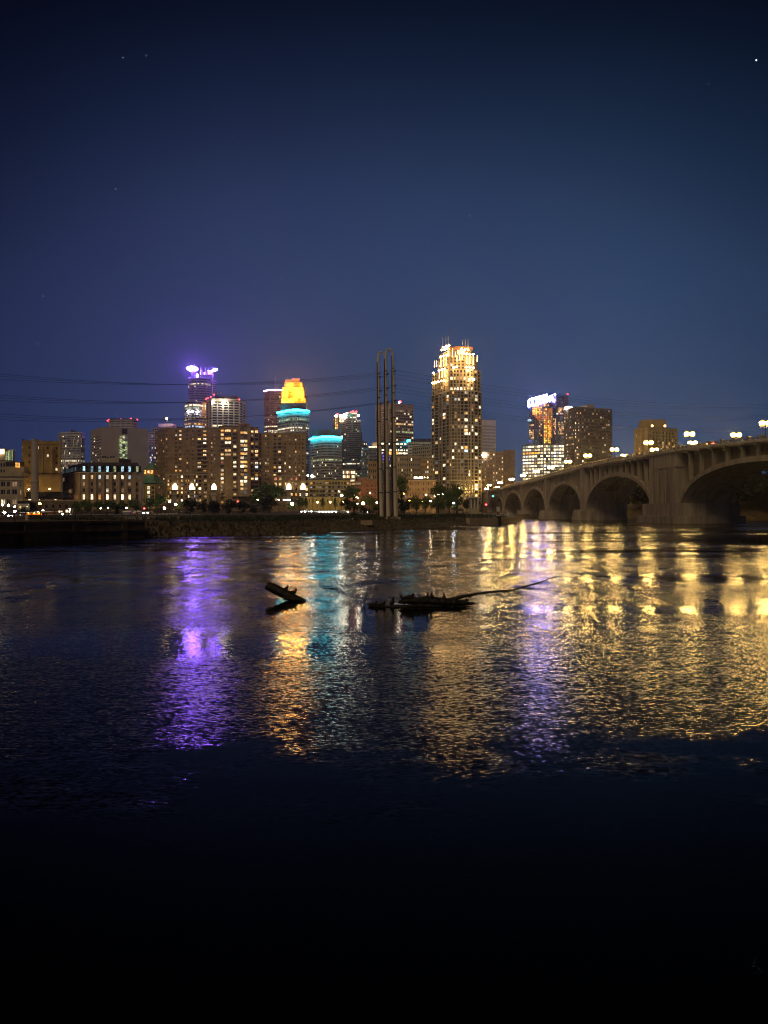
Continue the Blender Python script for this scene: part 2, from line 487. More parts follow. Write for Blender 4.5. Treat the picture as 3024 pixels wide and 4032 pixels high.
def simple(name, label, cat, pts, Y, ybase, depth, wall, nbs, nf, lit, cf=.6, rf=.6, single=False, glass='glass', rec=.5, top=.8, base=.5, mull=0, roof='roof_grey', frame='trim', bandmat=None, proud=True, finish=True, parapet=.6):
    f, zt = fr(pts, Y); z0 = Z(ybase, Y)
    B = Bld(name, label, cat, pts[0][0], Y, z0, wall, glass=glass, frame=frame)
    B.mass(f, depth, z0, zt, rec, roof=roof, parapet=parapet)
    H = zt - z0
    for k in range(len(f) - 1):
        L = length(f[k], f[k + 1]); nb = nbs[k]
        if nb == 0:
            B.facade(f[k], f[k + 1], z0, zt, [], [], rec=rec)
        else:
            rows = [(z0 + base + v0, z0 + base + v1) for v0, v1 in even(H - base - top, nf, rf, 0)]
            B.facade(f[k], f[k + 1], z0, zt, even(L, nb, cf), rows, lit, rec, single=single, mull=mull, bandmat=bandmat, proud=proud)
    B.f, B.zt = f, zt
    if finish:
        B.finish()
    return B

GB = 1988      # image row of the street where the far buildings stand, roughly

# --- far left: tent-roofed lit building and the white stone hotel
B = simple('office_building', 'stepped pale office building at the far left edge with a glowing rooftop light band', 'building', [(-45, 1815), (45, 1815)], 620, 1995, 30, 'stone', [8], 7, homes(.18), single=True, finish=False)
mb = MB(); f = flat([-45, 18], 622); z1 = Z(1766, 620)
mb.prism([f[0], f[1], (f[1][0], 640), (f[0][0], 640)], B.zt + .7, z1, M['stone']); B.part('penthouse', mb)
mb = MB(); mb.hexa([P(-30, 1788, 620.5), P(16, 1786, 620.5), P(16, 1786, 621.4), P(-30, 1788, 621.4), P(-30, 1771, 620.5), P(16, 1769, 620.5), P(16, 1769, 621.4), P(-30, 1771, 621.4)], M['l_fill']); B.part('light_band', mb)
mb = MB()
for i in range(6):
    x = 24 + i * 5
    mb.tube([P(x, 1815, 622), P(x, 1777 - i * 1.2, 622)], .22, M['w_green'], 5)
mb.hexa([P(19, 1777, 620), P(56, 1769, 620), P(56, 1769, 632), P(19, 1777, 632), P(19, 1774, 620), P(58, 1767, 620), P(58, 1767, 632), P(19, 1774, 632)], M['stone_white']); B.part('canopy_roof', mb)
B.finish()

B = simple('hotel', 'pale stone hotel with dark stepped roofs left of the brick chimney', 'hotel', [(-60, 1880), (93, 1880)], 385, 1997, 22, 'stone', [0], 4, None, roof='roof_dark', finish=False)
B.wall = MB(); B.roof = MB(); B.mass(B.f, 22, B.z0, B.zt, .5, roof='roof_dark')
cw = colpx(B.f[0], B.f[1], -60, 93, [(-48, -36), (-22, -10), (4, 20), (28, 40), (48, 66), (77, 84)])
rw = [(Z(y + 10, 385), Z(y - 9, 385)) for y in (1976, 1937, 1906)]
B.facade(B.f[0], B.f[1], B.z0, B.zt, cw, rw, lambda px, py, i, j: 'white' if (i, j) in ((2, 0), (0, 0)) else ('dim' if random.random() < .2 else None), .5, mull=1)
for dx0, dx1, yy, dd in ((-60, 88, 1860, 6), (22, 95, 1837, 9), (22, 95, 1818, 12)):
    mb = MB(); f = flat([dx0, dx1], 385 + dd); zb = B.zt + .5 if dd == 6 else Z(yy + 24, 385)
    mb.prism([f[0], f[1], (f[1][0], 405), (f[0][0], 405)], zb, Z(yy, 385 + dd), M['stone' if dd != 12 else 'roof_dark']); B.part('upper_storey', mb)
mb = MB(); p = P(69, 1831, 393.5)
mb.box(p.x - 1, p.x + 1, 393.2, 393.9, p.z - 1.2, p.z + 1.2, M['w_amber']); B.part('lit_dormer', mb)
B.belt(B.f[0], B.f[1], B.zt - 1.2, .5, .35, M['trim'])
B.finish()

# --- brick mill tower and its chimney
f, zt = fr([(86, 1739), (96, 1737), (241, 1741)], 400); z0 = Z(2000, 400)
B = Bld('grain_mill', 'tall windowless ochre brick mill with a few small windows behind the chimney', 'mill', 150, 400, z0, 'brick_mill', frame='brick_dark')
B.mass(f, 26, z0, zt, .5, roof='brick_mill')
B.facade(f[0], f[1], z0, zt, [(.3, 1.1)], [(Z(1795, 400), Z(1783, 400)), (Z(1769, 400), Z(1757, 400))], lambda *a: 'white', .5)
cw = colpx(f[1], f[2], 96, 241, [(112, 119), (147, 152), (184, 191), (219, 226)])
rw = [(Z(1853, 400), Z(1841, 400)), (Z(1826, 400), Z(1816, 400)), (Z(1800, 400), Z(1789, 400)), (Z(1769, 400), Z(1758, 400))]
lm = {(3, 0): 'bright', (2, 2): 'white', (1, 3): 'white'}
B.facade(f[1], f[2], z0, zt, cw, rw, lambda px, py, i, j: lm.get((i, j)), .5, skip=lambda i, j: (i == 1 and j != 3) or (j == 0 and i != 3) or (i == 2 and j == 1), mull=1)
for x in (99, 167, 203, 235):
    mb = MB(); p = P(x, 1750, 400); mb.box(p.x - .55, p.x + .55, p.y - .25, p.y - .004, Z(1862, 400), zt - 1.6, M['brick_mill']); B.part('pilaster', mb)
B.belt(f[1], f[2], Z(1866, 400), .35, .6, M['roof_dark'])
B.belt(f[1], f[2], zt - 1.2, .6, .3, M['brick_mill'])
mb = MB(); p = P(90, 1730, 402); mb.box(p.x - .4, p.x + .4, 402, 403, zt, p.z, M['roof_dark']); B.part('roof_vent', mb)
B.finish()

ch = thing('brick_chimney', 'round tapering brick chimney in front of the ochre brick mill', 'chimney', (W(138, 375), 375, Z(1975, 375)))
mb = MB(); pts = []; rad = []
for y, r in ((1976, 1.83), (1902, 1.78), (1900, 1.95), (1896, 1.95), (1894, 1.66), (1820, 1.60), (1737, 1.50), (1735, 1.62), (1731, 1.62)):
    pts.append(Vector((W(138, 375), 375, Z(y, 375)))); rad.append(r)
mb.tube(pts, rad, M['stone_pink'], 20); mb.build('shaft', ch, smooth=False)
mb = MB(); mb.tube([Vector((W(138, 375), 375, Z(1731.2, 375))), Vector((W(138, 375), 375, Z(1729, 375)))], [1.5, 1.3], M['roof_dark'], 20); mb.build('cap', ch)

# --- low mill sheds in front
f = flat([100, 246], 380); z0 = Z(1998, 380)
B = Bld('mill_shed', 'low brick shed with a dark sloping roof at the foot of the brick mill', 'shed', 170, 380, z0, 'brick_mill')
B.mass(f, 14, z0, Z(1962, 380), .4, roof='roof_dark')
cw = colpx(f[0], f[1], 100, 246, [(112, 124), (150, 156), (176, 182), (214, 222)])
B.facade(f[0], f[1], z0, Z(1962, 380), cw, [(Z(1962, 380) - 1.7, Z(1962, 380) - .5)], lambda px, py, i, j: ('bright', 'white', 'dim', 'white')[i], .4)
mb = MB(); a, b, c, d = P(100, 1961, 379.5), P(246, 1961, 379.5), P(238, 1936, 388), P(104, 1936, 388)
mb.hexa([a, b, Vector((b.x, 394, a.z)), Vector((a.x, 394, a.z)), d, c, c + Vector((0, .5, 0)), d + Vector((0, .5, 0))], M['roof_dark']); B.part('sloping_roof', mb)
B.finish()
B = simple('stone_cottage', 'small white gabled stone house below the hotel at the left', 'house', [(70, 1983), (116, 1983)], 340, 2010, 9, 'stone_white', [3], 1, homes(.4), single=True, finish=False)
mb = MB(); a, b = P(68, 1983, 339.6), P(118, 1983, 339.6); r0, r1 = P(74, 1972, 344.5), P(112, 1972, 344.5)
mb.hexa([a + Vector((0, 0, .55)), b + Vector((0, 0, .55)), b + Vector((0, 9.8, .55)), a + Vector((0, 9.8, .55)), r0, r1, r1 + Vector((0, .3, 0)), r0 + Vector((0, .3, 0))], M['roof_dark']); B.part('gable_roof', mb)
B.finish()
B = simple('brick_warehouse', 'long low brick warehouse with small dark windows behind the orange sodium lamp', 'warehouse', [(114, 1974), (305, 1974)], 345, 2014, 12, 'brick_dark', [7], 1, homes(.12), cf=.35, rf=.5, single=True, roof='brick_tan')

# --- tower with pyramid roof
Yc = 1000
f, zt = fr([(229, 1714), (245, 1709), (318, 1709), (334, 1714)], Yc); z0 = Z(GB, Yc)
B = Bld('office_tower', 'lilac lit office tower with a dark pyramid roof', 'office tower', 281, Yc, z0, 'steel_pale', glass='glass_blue')
B.mass(f, 32, z0, zt, .5, roof='steel_pale')
H = zt - z0
for k, nb in ((0, 3), (1, 14), (2, 3)):
    L = length(f[k], f[k + 1])
    B.facade(f[k], f[k + 1], z0, zt, even(L, nb, .68), [(z0 + 1 + a, z0 + 1 + b) for a, b in even(H - 2, 28, .68, 0)], offices(.30, .0, [('dim', 5), ('dimgrey', 5), ('white', 1), ('dimcool', 3)], rows={17: 'white', 16: 'dim'}), .5, single=False, mat=M['steel_pale'])  # many dim lit panes added to brighten the facade
    for y in (1710, 1722, 1767, 1798, 1806):
        B.belt(f[k], f[k + 1], Z(y, Yc), 1.3, .5, M['stone_white'])
mb = MB(); x0, x1 = f[1][0] + 2, f[2][0] - 2
mb.prism([(x0, Yc + 3), (x1, Yc + 3), (x1 - 9, Yc + 25), (x0 - 9, Yc + 25)], zt + .5, Z(1687, Yc), M['steel_dark'], [(W(280, Yc + 13), Yc + 13), (W(283, Yc + 13), Yc + 13), (W(283, Yc + 13), Yc + 15), (W(280, Yc + 13), Yc + 15)]); B.part('pyramid_roof', mb)
B.finish()

# --- mansard hotel
Yd = 405
f, zt = fr([(308, 1859), (558, 1860)], Yd); z0 = Z(1984, Yd)
left = (W(246, 440), 440)
B = Bld('mansard_building', 'long brick building with a black mansard roof and a row of blue white dormer windows', 'building', 430, Yd, z0, 'brick_tan', frame='trim')
ff = [left, f[0], f[1]]
B.mass(ff, 26, z0, zt, .5, roof='roof_dark', parapet=.3)
xs = [329.7, 361.5, 391.8, 422, 451.6, 481.4, 510, 539.8]
cw = colpx(f[0], f[1], 308, 558, [(x - 4.6, x + 4.6) for x in xs])
rw = [(Z(yc + h, Yd), Z(yc - h, Yd)) for yc, h in ((1957, 10), (1931, 7.5), (1906, 7.5), (1878.5, 8))]
lmap = {0: ['bright', 'bright', 'amber', 'bright', 'bright', 'bright', 'bright', None], 1: [None, None, None, 'white', None, 'dim', None, None], 2: ['dim', None, 'dim', 'dim', None, None, 'dim', None],
        3: ['white', 'warm', 'cool', 'white', 'white', 'white', 'cool', 'dimcool']}
B.facade(f[0], f[1], z0, zt, cw, rw, lambda px, py, i, j: lmap[j][i], .5, mull=1)
L2 = length(left, f[0])
B.facade(left, f[0], z0, zt, even(L2, 12, .42), rw, lambda px, py, i, j: {0: 'amber' if i > 8 else ('dim' if i > 4 else None), 1: 'white' if 4 <= i <= 7 else None, 3: 'white' if i in (0, 1) else None}.get(j), .5, mull=0)
B.belt(f[0], f[1], zt - .5, .5, .45, M['trim']); B.belt(left, f[0], zt - .5, .5, .45, M['trim'])
for x in (313, 346, 376, 407, 437, 466, 496, 525, 553):
    mb = MB(); p = P(x, 1900, Yd); mb.box(p.x - .45, p.x + .45, Yd - .2, Yd - .004, z0, zt - .6, M['brick_tan']); B.part('pilaster', mb)
# mansard
zr = Z(1819, Yd)
mb = MB(); base = [(left[0] - .2, left[1]), (f[0][0], f[0][1] - .2), (f[1][0] + .2, f[1][1] - .2), (f[1][0] - 8.3, Yd + 27), (left[0] - 8.7, 467)]
topp = [(left[0] + 3, left[1] + 2), (f[0][0] + 3.0, f[0][1] + 3.2), (f[1][0] - 3.2, f[1][1] + 3.2), (f[1][0] - 10.5, Yd + 24), (left[0] - 4.5, 464)]
mb.prism(base, zt + .32, zr, M['roof_dark'], topp); B.part('mansard_roof', mb)
for i, x in enumerate(xs):
    mb = MB(); p = P(x, 1846, Yd); w = .95
    mb.box(p.x - w, p.x + w, Yd + .3, Yd + 3.6, Z(1859, Yd) + .4, Z(1833, Yd), M['roof_dark'])
    dm = B.part('dormer', mb)
    wb = MB(); wb.box(p.x - .62, p.x + .62, Yd + .24, Yd + .297, Z(1857, Yd), Z(1836, Yd), M['w_cyan' if i not in (4, 7) else 'w_green'])
    wb.box(p.x - .62, p.x + .62, Yd + .18, Yd + .237, Z(1847.4, Yd), Z(1846.6, Yd), M['roof_dark']); wb.build('dormer_window', dm)
u = Vector((f[0][0] - left[0], f[0][1] - left[1], 0)); 
for i in range(11):
    t = (i + .6) / 12; c = Vector((left[0], left[1], 0)) + u * t
    mb = MB(); n = Vector((u.y, -u.x, 0)).normalized(); tt = u.normalized()
    c0 = c - n * .4
    def pp(a, d, z): v = c0 + tt * a - n * d; return (v.x, v.y, z)
    mb.hexa([pp(-.6, 0, zt + .7), pp(.6, 0, zt + .7), pp(.6, 2.5, zt + .7), pp(-.6, 2.5, zt + .7), pp(-.6, 0, Z(1833, Yd)), pp(.6, 0, Z(1833, Yd)), pp(.6, 2.5, Z(1833, Yd)), pp(-.6, 2.5, Z(1833, Yd))], M['roof_dark'])
    dm = B.part('dormer', mb)
    wb = MB(); wb.hexa([pp(-.4, -.08, zt + .9), pp(.4, -.08, zt + .9), pp(.4, -.01, zt + .9), pp(-.4, -.01, zt + .9), pp(-.4, -.08, Z(1836, Yd)), pp(.4, -.08, Z(1836, Yd)), pp(.4, -.01, Z(1836, Yd)), pp(-.4, -.01, Z(1836, Yd))], M['w_dimcool'])
    wb.build('dormer_window', dm)
for x0, x1, y, m in ((402, 468, 1803, 'stone'), (470, 492, 1805, 'roof_dark'), (388, 400, 1811, 'stone')):
    mb = MB(); a = W(x0, Yd + 8); b = W(x1, Yd + 8); mb.box(a, b, Yd + 8, Yd + 18, zr, Z(y, Yd + 8), M[m]); B.part('penthouse', mb)
for x in (404, 414, 424, 436, 446):
    mb = MB(); p = P(x, 1799, Yd + 10); mb.box(p.x - .4, p.x + .4, p.y, p.y + .8, Z(1803, Yd + 8), p.z + random.random() * .6, M['metal_dark']); B.part('roof_vent', mb)
B.finish()

# --- two blank granite blocks with a glazed stair hall between them
Ye = 800
f, zt = fr([(397, 1683), (480, 1686)], Ye); z0 = Z(GB, Ye)
B = Bld('court_building', 'blank pinkish granite block pair with a glowing braced glass stair hall between', 'office building', 450, Ye, z0, 'stone_pink')
lf = (W(357, 838), 838)
B.mass([lf, f[0], f[1]], 30, z0, zt, .5, roof='stone_pink')
L = length(lf, f[0])
rw = [(Z(1716 + 11.5 * k + 4, Ye), Z(1716 + 11.5 * k, Ye)) for k in reversed(range(9))]
B.facade(lf, f[0], z0, zt, even(L, 7, .93), rw, homes(.10, [('white', 2), ('green', 1)]), .5, single=False, proud=False)
B.facade(f[0], f[1], z0, zt, [], [], rec=.5)
g, zt2 = fr([(502, 1686), (583, 1690)], Ye)
B.mass(g, 30, z0, zt2, .5, roof='stone_pink')
B.facade(g[0], g[1], z0, zt2, [], [], rec=.5)
hb = flat([470, 514], 804); zh = Z(1715, 804)
B.wall.prism([(hb[0][0], 806), (hb[1][0], 806), (hb[1][0], 820), (hb[0][0], 820)], z0, zh, M['steel_dark'])
mb = MB(); a = flat([480, 502], 806); mb.prism([a[0], a[1], (a[1][0], 816), (a[0][0], 816)], zh, Z(1688, 806), M['roof_dark']); B.part('roof_recess', mb)
L = length(hb[0], hb[1])
B.facade(hb[0], hb[1], z0, zh, even(L, 4, .94, .1), [(z0 + a, z0 + b) for a, b in even(zh - z0, 26, .92, 0)], lambda px, py, i, j: 'green' if random.random() < .62 else pick([('dim', 1), ('dimgrey', 2), ('white', .8)]), .4, single=False, mat=M['steel_dark'])
for k in range(6):
    y0 = 1722 + k * 22
    for x0, x1 in ((470, 514), (514, 470)):
        mb = MB(); mb.tube([P(x0, y0, 803.4 + (.3 if x0 < x1 else 0)), P(x1, y0 + 22, 803.4 + (.3 if x0 < x1 else 0))], .32, M['steel_dark'], 5); B.part('brace', mb)
mb = MB(); a = flat([466, 517], 803); mb.prism([a[0], a[1], (a[1][0], 820), (a[0][0], 820)], zh, zh + 1.2, M['stone_pink']); B.part('canopy', mb)
B.finish()

B = simple('office_tower', 'pale slab tower with red beacons along its flat top behind the granite blocks', 'office tower', [(426, 1658), (431, 1652), (518, 1651), (540, 1654)], 1000, GB, 25, 'steel_pale', [0, 4, 3], 34, offices(.05, 0), cf=.86, rf=.3, finish=False, frame='steel_blue')
for x, y in ((424, 1656), (430, 1653), (476, 1651), (515, 1649), (540, 1652)):
    beacon(B, x, y, 998, 1.1)
mast(B, 459, 1651, 1630, 1005); B.finish()
B = simple('office_tower', 'narrow lilac glass tower between the granite block and the brown apartment block', 'office tower', [(584, 1700), (614, 1700)], 1050, GB, 25, 'steel_pale', [7], 30, offices(.12, 0, [('cool', 3), ('dimcool', 4), ('white', 1)], {19: 'white'}), cf=.7, rf=.66, glass='glass_blue')
B = simple('low_office_tower', 'flat lavender topped slab seen above the left end of the brown apartment block', 'office building', [(598, 1684), (690, 1680)], 1150, GB, 30, 'steel_pale', [10], 26, offices(.02, 0), cf=.7, finish=False)
mast(B, 657, 1682, 1650, 1145, .5); beacon(B, 657, 1648, 1145, 1.4, 'l_crownball', 'top_light')
mb = MB(); a = flat([624, 684], 1155); mb.prism([a[0], a[1], (a[1][0], 1170), (a[0][0], 1170)], B.zt + .6, Z(1668, 1155), M['steel_pale']); B.part('penthouse', mb)
B.finish()

# --- green copper roofed building
Yh = 520
f, zt = fr([(565, 1905), (610, 1905)], Yh); z0 = Z(GB, Yh)
B = Bld('copper_roof_building', 'ochre walled building with a green copper roof and turret beside the mansard building', 'building', 587, Yh, z0, 'yellow_wall')
B.mass(f, 20, z0, zt, .5, roof='roof_green')
B.facade(f[0], f[1], z0, zt, colpx(f[0], f[1], 565, 610, [(566.5, 569), (580, 590), (597, 606)]), [(z0 + .8 + a, z0 + .8 + b) for a, b in even(zt - z0 - 2, 4, .7, 0)], lambda px, py, i, j: 'white' if i == 1 else ('warm' if (i, j) == (2, 0) else None), .5)
mb = MB(); a = flat([562, 612], Yh - 1); t = flat([570, 604], Yh + 5)
mb.prism([a[0], a[1], (a[1][0], Yh + 21), (a[0][0], Yh + 21)], zt + .52, Z(1868, Yh), M['roof_green'], [t[0], t[1], (t[1][0], Yh + 15), (t[0][0], Yh + 15)]); B.part('copper_roof', mb)
mb = MB(); a = flat([567, 604], Yh + 5.5); mb.prism([a[0], a[1], (a[1][0], Yh + 14), (a[0][0], Yh + 14)], Z(1868, Yh), Z(1846, Yh), M['orange_wall']); B.part('turret', mb)
for x0, x1 in ((568, 574), (581, 590), (592, 602)):
    mb = MB(); mb.box(W(x0, Yh + 5), W(x1, Yh + 5), Yh + 5.38, Yh + 5.48, Z(1864, Yh), Z(1849, Yh), M['w_amber']); B.part('turret_window', mb)
mb = MB(); a = flat([564, 607], Yh + 4.5); mb.prism([a[0], a[1], (a[1][0], Yh + 15), (a[0][0], Yh + 15)], Z(1846, Yh), Z(1815, Yh), M['roof_green'], [(W(583, Yh), Yh + 9), (W(587, Yh), Yh + 9), (W(587, Yh), Yh + 10), (W(583, Yh), Yh + 10)]); B.part('turret_roof', mb)
mb = MB(); mb.ball(P(584, 1858, Yh + 4.6), .45, M['l_fill'], 8, 5); B.part('wall_lamp', mb)
B.finish()

# --- the long brown apartment block
Yi = 570
z0 = Z(1990, Yi)
B = Bld('apartment_block', 'long brown brick apartment block with many lit windows and balconies', 'apartment block', 900, Yi, z0, 'brick_brown', cap=298)
def floors(ytop, ybot, n, frac=.5):
    zt_, zb_ = Z(ytop, Yi), Z(ybot, Yi)
    return [(zb_ + a, zb_ + b) for a, b in even(zt_ - zb_, n, frac, 0)]
def balc(xa, xb, Yb, rows, depth=1.3):
    for v0, v1 in rows:
        mb = MB(); a, b = W(xa, Yb), W(xb, Yb)
        mb.box(a, b, Yb - depth, Yb - .07, v0 - .72, v0 - .5, M['trim'])
        mb.box(a, b, Yb - depth, Yb - depth + .08, v0 + .28, v0 + .36, M['metal_dark'])
        for i in range(5):
            x = a + (b - a) * (i + .02) / 4.04
            mb.box(x, x + .07, Yb - depth, Yb - depth + .07, v0 - .5, v0 + .28, M['metal_dark'])
        B.part('balcony', mb)
hl = homes(.42)
# left facet and left wing
lw = [(W(612, 596), 596), (W(650, Yi), Yi), (W(866, Yi), Yi)]
zt = Z(1688, Yi)
B.mass(lw, 18, z0, zt, .5, roof='brick_brown')
rw = floors(1690, 1986, 19, .46)
B.facade(lw[0], lw[1], z0, zt, even(length(lw[0], lw[1]), 4, .34, .6), rw, homes(.30), .5)
def lw_lit(px, py, i, j):
    if i == 2: return pick(PAL_HOME) if random.random() < .75 else None
    return hl(px, py, i, j) if i in (1, 5, 6) else (pick([('dim', 3), ('dimgrey', 4), ('warm', 1)]) if random.random() < .5 else None)
B.facade(lw[1], lw[2], z0, zt, colpx(lw[1], lw[2], 650, 866, [(653, 658), (690, 697), (706, 714), (734, 740), (757, 762), (778, 790), (800, 812), (831, 836), (842, 847)]), rw, lw_lit, .5, skip=lambda i, j: j < 8 and i < 5)
balc(775, 818, Yi, [r for k, r in enumerate(rw) if k > 7 and k < 17])
for y in (1707, 1721, 1783, 1798):
    B.belt(lw[0], lw[1], Z(y, Yi), .4, .18, M['brick_tan']); B.belt(lw[1], lw[2], Z(y, Yi), .4, .18, M['brick_tan'])
# centre tower, a little forward
Yt = 566
ct = flat([866, 938], Yt); ztc = Z(1680, Yt)
B.mass(ct, 20, z0, ztc, .5, roof='brick_dark')
B.facade(ct[0], ct[1], z0, ztc, colpx(ct[0], ct[1], 866, 938, [(869, 880), (885, 909), (919, 930)]), floors(1690, 1986, 19, .55), lambda px, py, i, j: pick([('warm', 4), ('amber', 2), ('white', 2), ('red', 1.2), ('bright', 1), ('cool', .4)]) if random.random() < .68 else None, .6, mull=2, skip=lambda i, j: i == 1 and j < 12)
balc(867, 882, Yt, floors(1690, 1986, 19, .55)); balc(913, 934, Yt, floors(1690, 1986, 19, .55))
Yb = 562
bay = flat([938, 986], Yb); ztb = Z(1671, Yb)
B.mass(bay, 24, z0, ztb, .6, roof='brick_tan')
B.facade(bay[0], bay[1], z0, ztb, colpx(bay[0], bay[1], 938, 986, [(947, 959.5), (961, 973.5)]), floors(1684, 1960, 17, .62), lambda px, py, i, j: pick([('warm', 3), ('amber', 2), ('bright', 2), ('white', 1.5), ('dimcool', 2), ('dimgrey', 2)]) if random.random() < .85 else None, .7, mull=2, mat=M['brick_brown'], bandmat=M['brick_dark'])
mb = MB(); a = flat([937, 987], Yb - 1.6); mb.prism([a[0], a[1], (a[1][0], Yb - .02), (a[0][0], Yb - .02)], z0, Z(1873, Yb), M['brick_tan']); B.part('bay_base', mb)
for y in (1881, 1895, 1908, 1925, 1940):
    for x in (947, 962):
        mb = MB(); mb.box(W(x, Yb - 1.6), W(x + 11, Yb - 1.6), Yb - 1.72, Yb - 1.605, Z(y + 4.5, Yb), Z(y - 4.5, Yb), M['w_' + pick([('warm', 2), ('bright', 2), ('dimgrey', 3), ('dim', 1)])]); B.part('bay_window', mb)
mb = MB(); a = flat([936, 988], Yb - 5); mb.prism([a[0], a[1], (a[1][0], Yb - 1.62), (a[0][0], Yb - 1.62)], Z(1962, Yb), Z(1955, Yb), M['roof_dark']); B.part('entrance_canopy', mb)
mb = MB(); g0, g1, g2 = P(948, 1671, Yb), P(976, 1671, Yb), P(962, 1666, Yb)
mb.hexa([g0, g1, g1 + Vector((0, 6, 0)), g0 + Vector((0, 6, 0)), g2 - Vector((2, 0, 0)), g2 + Vector((2, 0, 0)), g2 + Vector((2, 6, 0)), g2 + Vector((-2, 6, 0))], M['brick_tan']); B.part('gable', mb)
rt = flat([986, 1018], Yt)
B.mass(rt, 20, z0, Z(1684, Yt), .5, roof='brick_dark')
rwr = floors(1694, 1986, 19, .55)
B.facade(rt[0], rt[1], z0, Z(1684, Yt), colpx(rt[0], rt[1], 986, 1018, [(988, 998), (1004, 1016)]), rwr, homes(.5), .6, mull=1)
balc(987, 1017, Yt, rwr)
rwg = flat([1018, 1203], Yi); ztr = Z(1707, Yi)
B.mass(rwg, 18, z0, ztr, .5, roof='brick_brown')
rr_ = floors(1709, 1986, 18, .46)
B.facade(rwg[0], rwg[1], z0, ztr, colpx(rwg[0], rwg[1], 1018, 1203, [(1022, 1027), (1044, 1049), (1053, 1058), (1077, 1087), (1096, 1106), (1120, 1125), (1138, 1143), (1162, 1167), (1176, 1180), (1190, 1195)]), rr_, lambda px, py, i, j: hl(px, py, i, j) if i in (3, 4) else (pick([('warm', 2), ('white', 2), ('dim', 4), ('dimgrey', 6)]) if random.random() < .42 else None), .5, skip=lambda i, j: j < 7 and i > 4)
balc(1074, 1117, Yi, rr_[7:16])
for y in (1722, 1736, 1793, 1805):
    B.belt(rwg[0], rwg[1], Z(y, Yi), .4, .18, M['brick_tan'])
# podiums with arched, lit niches
for xa, xb, yt, Yp, nich, nf, colz in ((652, 824, 1869, 556, (688, 755, 842), 7, [(660, 666), (668, 674), (696, 702), (712, 720), (730, 735), (740, 745), (764, 769), (772, 777), (782, 792), (803, 814)]),
                               (1076, 1216, 1875, 556, (1137, 1193), 5, [(1080, 1090), (1098, 1108), (1122, 1127), (1144, 1152), (1163, 1170), (1180, 1184), (1203, 1212)])):
    pf = flat([xa, xb], Yp); ztp = Z(yt, Yp)
    B.mass(pf, 12, z0, ztp, .5, roof='trim')
    rp = [(Z(1978, Yp) + a, Z(1978, Yp) + b) for a, b in even(ztp - Z(1978, Yp), nf, .5, 0)]
    B.facade(pf[0], pf[1], z0, ztp, colpx(pf[0], pf[1], xa, xb, colz), rp, homes(.5), .5)
    for x in nich:
        if not xa < x < xb + 20: continue
        p = P(x, 1922, Yp - .9); w = 1.55
        mb = MB(); n = 9; arc = [(p.x - w, p.z - 1.2)] + [(p.x + w * math.sin(R(-90 + 180 * i / n)), p.z + .6 + 2.6 * max(0, math.cos(R(-90 + 180 * i / n)))) for i in range(n + 1)] + [(p.x + w, p.z - 1.2)]
        k = len(mb.v); mb.v += [(a, p.y, b) for a, b in arc] + [(a, p.y + .8, b) for a, b in arc]; c = len(arc)
        mb.f.append(tuple(k + i for i in range(c))[::-1]); mb.m.append(mb.mi(M['l_arch']))
        for i in range(c - 1):
            mb.f.append((k + i, k + i + 1, k + c + i + 1, k + c + i)); mb.m.append(0)
        B.part('lit_arch', mb)
        for y0, hw in ((1928, 13), (1934, 16), (1947, 15)):
            mb = MB(); mb.box(W(x - hw, Yp), W(x + hw, Yp), Yp - 1.5, Yp - .1, Z(y0 + 1.3, Yp), Z(y0, Yp), M['trim']); B.part('ledge', mb)
        mb = MB(); mb.box(W(x - 8, Yp), W(x + 8, Yp), Yp - .8, Yp - .1, Z(1984, Yp), Z(1934, Yp), M['concrete_pale']); B.part('niche_pier', mb)
for x0, x1, y, d in ((695, 712, 1680, 6), (860, 883, 1676, 8), (812, 860, 1684, 8)):
    mb = MB(); mb.box(W(x0, Yi + d), W(x1, Yi + d), Yi + d, Yi + d + 6, zt + .4, Z(y, Yi + d), M['brick_dark']); B.part('penthouse', mb)
mb = MB()
for i in range(8):
    mb.box(W(735 + i * 4, 555.2), W(737.6 + i * 4, 555.2), 555.2, 555.35, Z(1914.5 - .5 * (i % 3), 555), Z(1911.5, 555), M['w_red'])
mb.box(W(733, 555.3), W(768, 555.3), 555.352, 555.45, Z(1916, 555), Z(1910, 555), M['roof_dark']); B.part('neon_sign', mb)
B.finish()
# --- glass tower with purple disc lights
Yj = 1120
def curve(xa, xb, Y, sag, n=8):       # convex front line between two image columns, bulging towards the river
    out = []
    for i in range(n + 1):
        t = i / n
        d = Y - sag * 4 * t * (1 - t)
        x = W(xa, Y) + (W(xb, Y) - W(xa, Y)) * t
        out.append((x, d))
    return out
def ribbon(B, front, depth, y0, y1, Y, nf, per, lit, rf=.5, cf=.92, mat=None, glass=None, roof='steel_pale', rec=.5, single=False, top=0.0):
    za, zb = Z(y0, Y), Z(y1, Y)
    B.mass(front, depth, za, zb, rec, roof=roof)
    rows = [(za + a, za + b) for a, b in even(zb - za - top, nf, rf, 0)]
    for k in range(len(front) - 1):
        B.facade(front[k], front[k + 1], za, zb, even(length(front[k], front[k + 1]), per, cf, .1), rows, lit, rec, single=single, mat=mat, glass=glass, mull=0, proud=False)
    return zb
B = Bld('office_tower', 'stepped blue glass tower topped by two glowing purple disc lights', 'office tower', 790, Yj, Z(GB, Yj), 'steel_blue', glass='glass_blue')
ol = offices(.16, .06, [('white', 3), ('cool', 2), ('dim', 5), ('dimcool', 6), ('dimgrey', 4)], {37: 'bright', 36: 'green', 30: 'amber', 29: 'cool'})
ribbon(B, curve(727, 812, Yj - 4, 16, 7), 40, GB, 1585, Yj - 4, 39, 3, ol, .58)
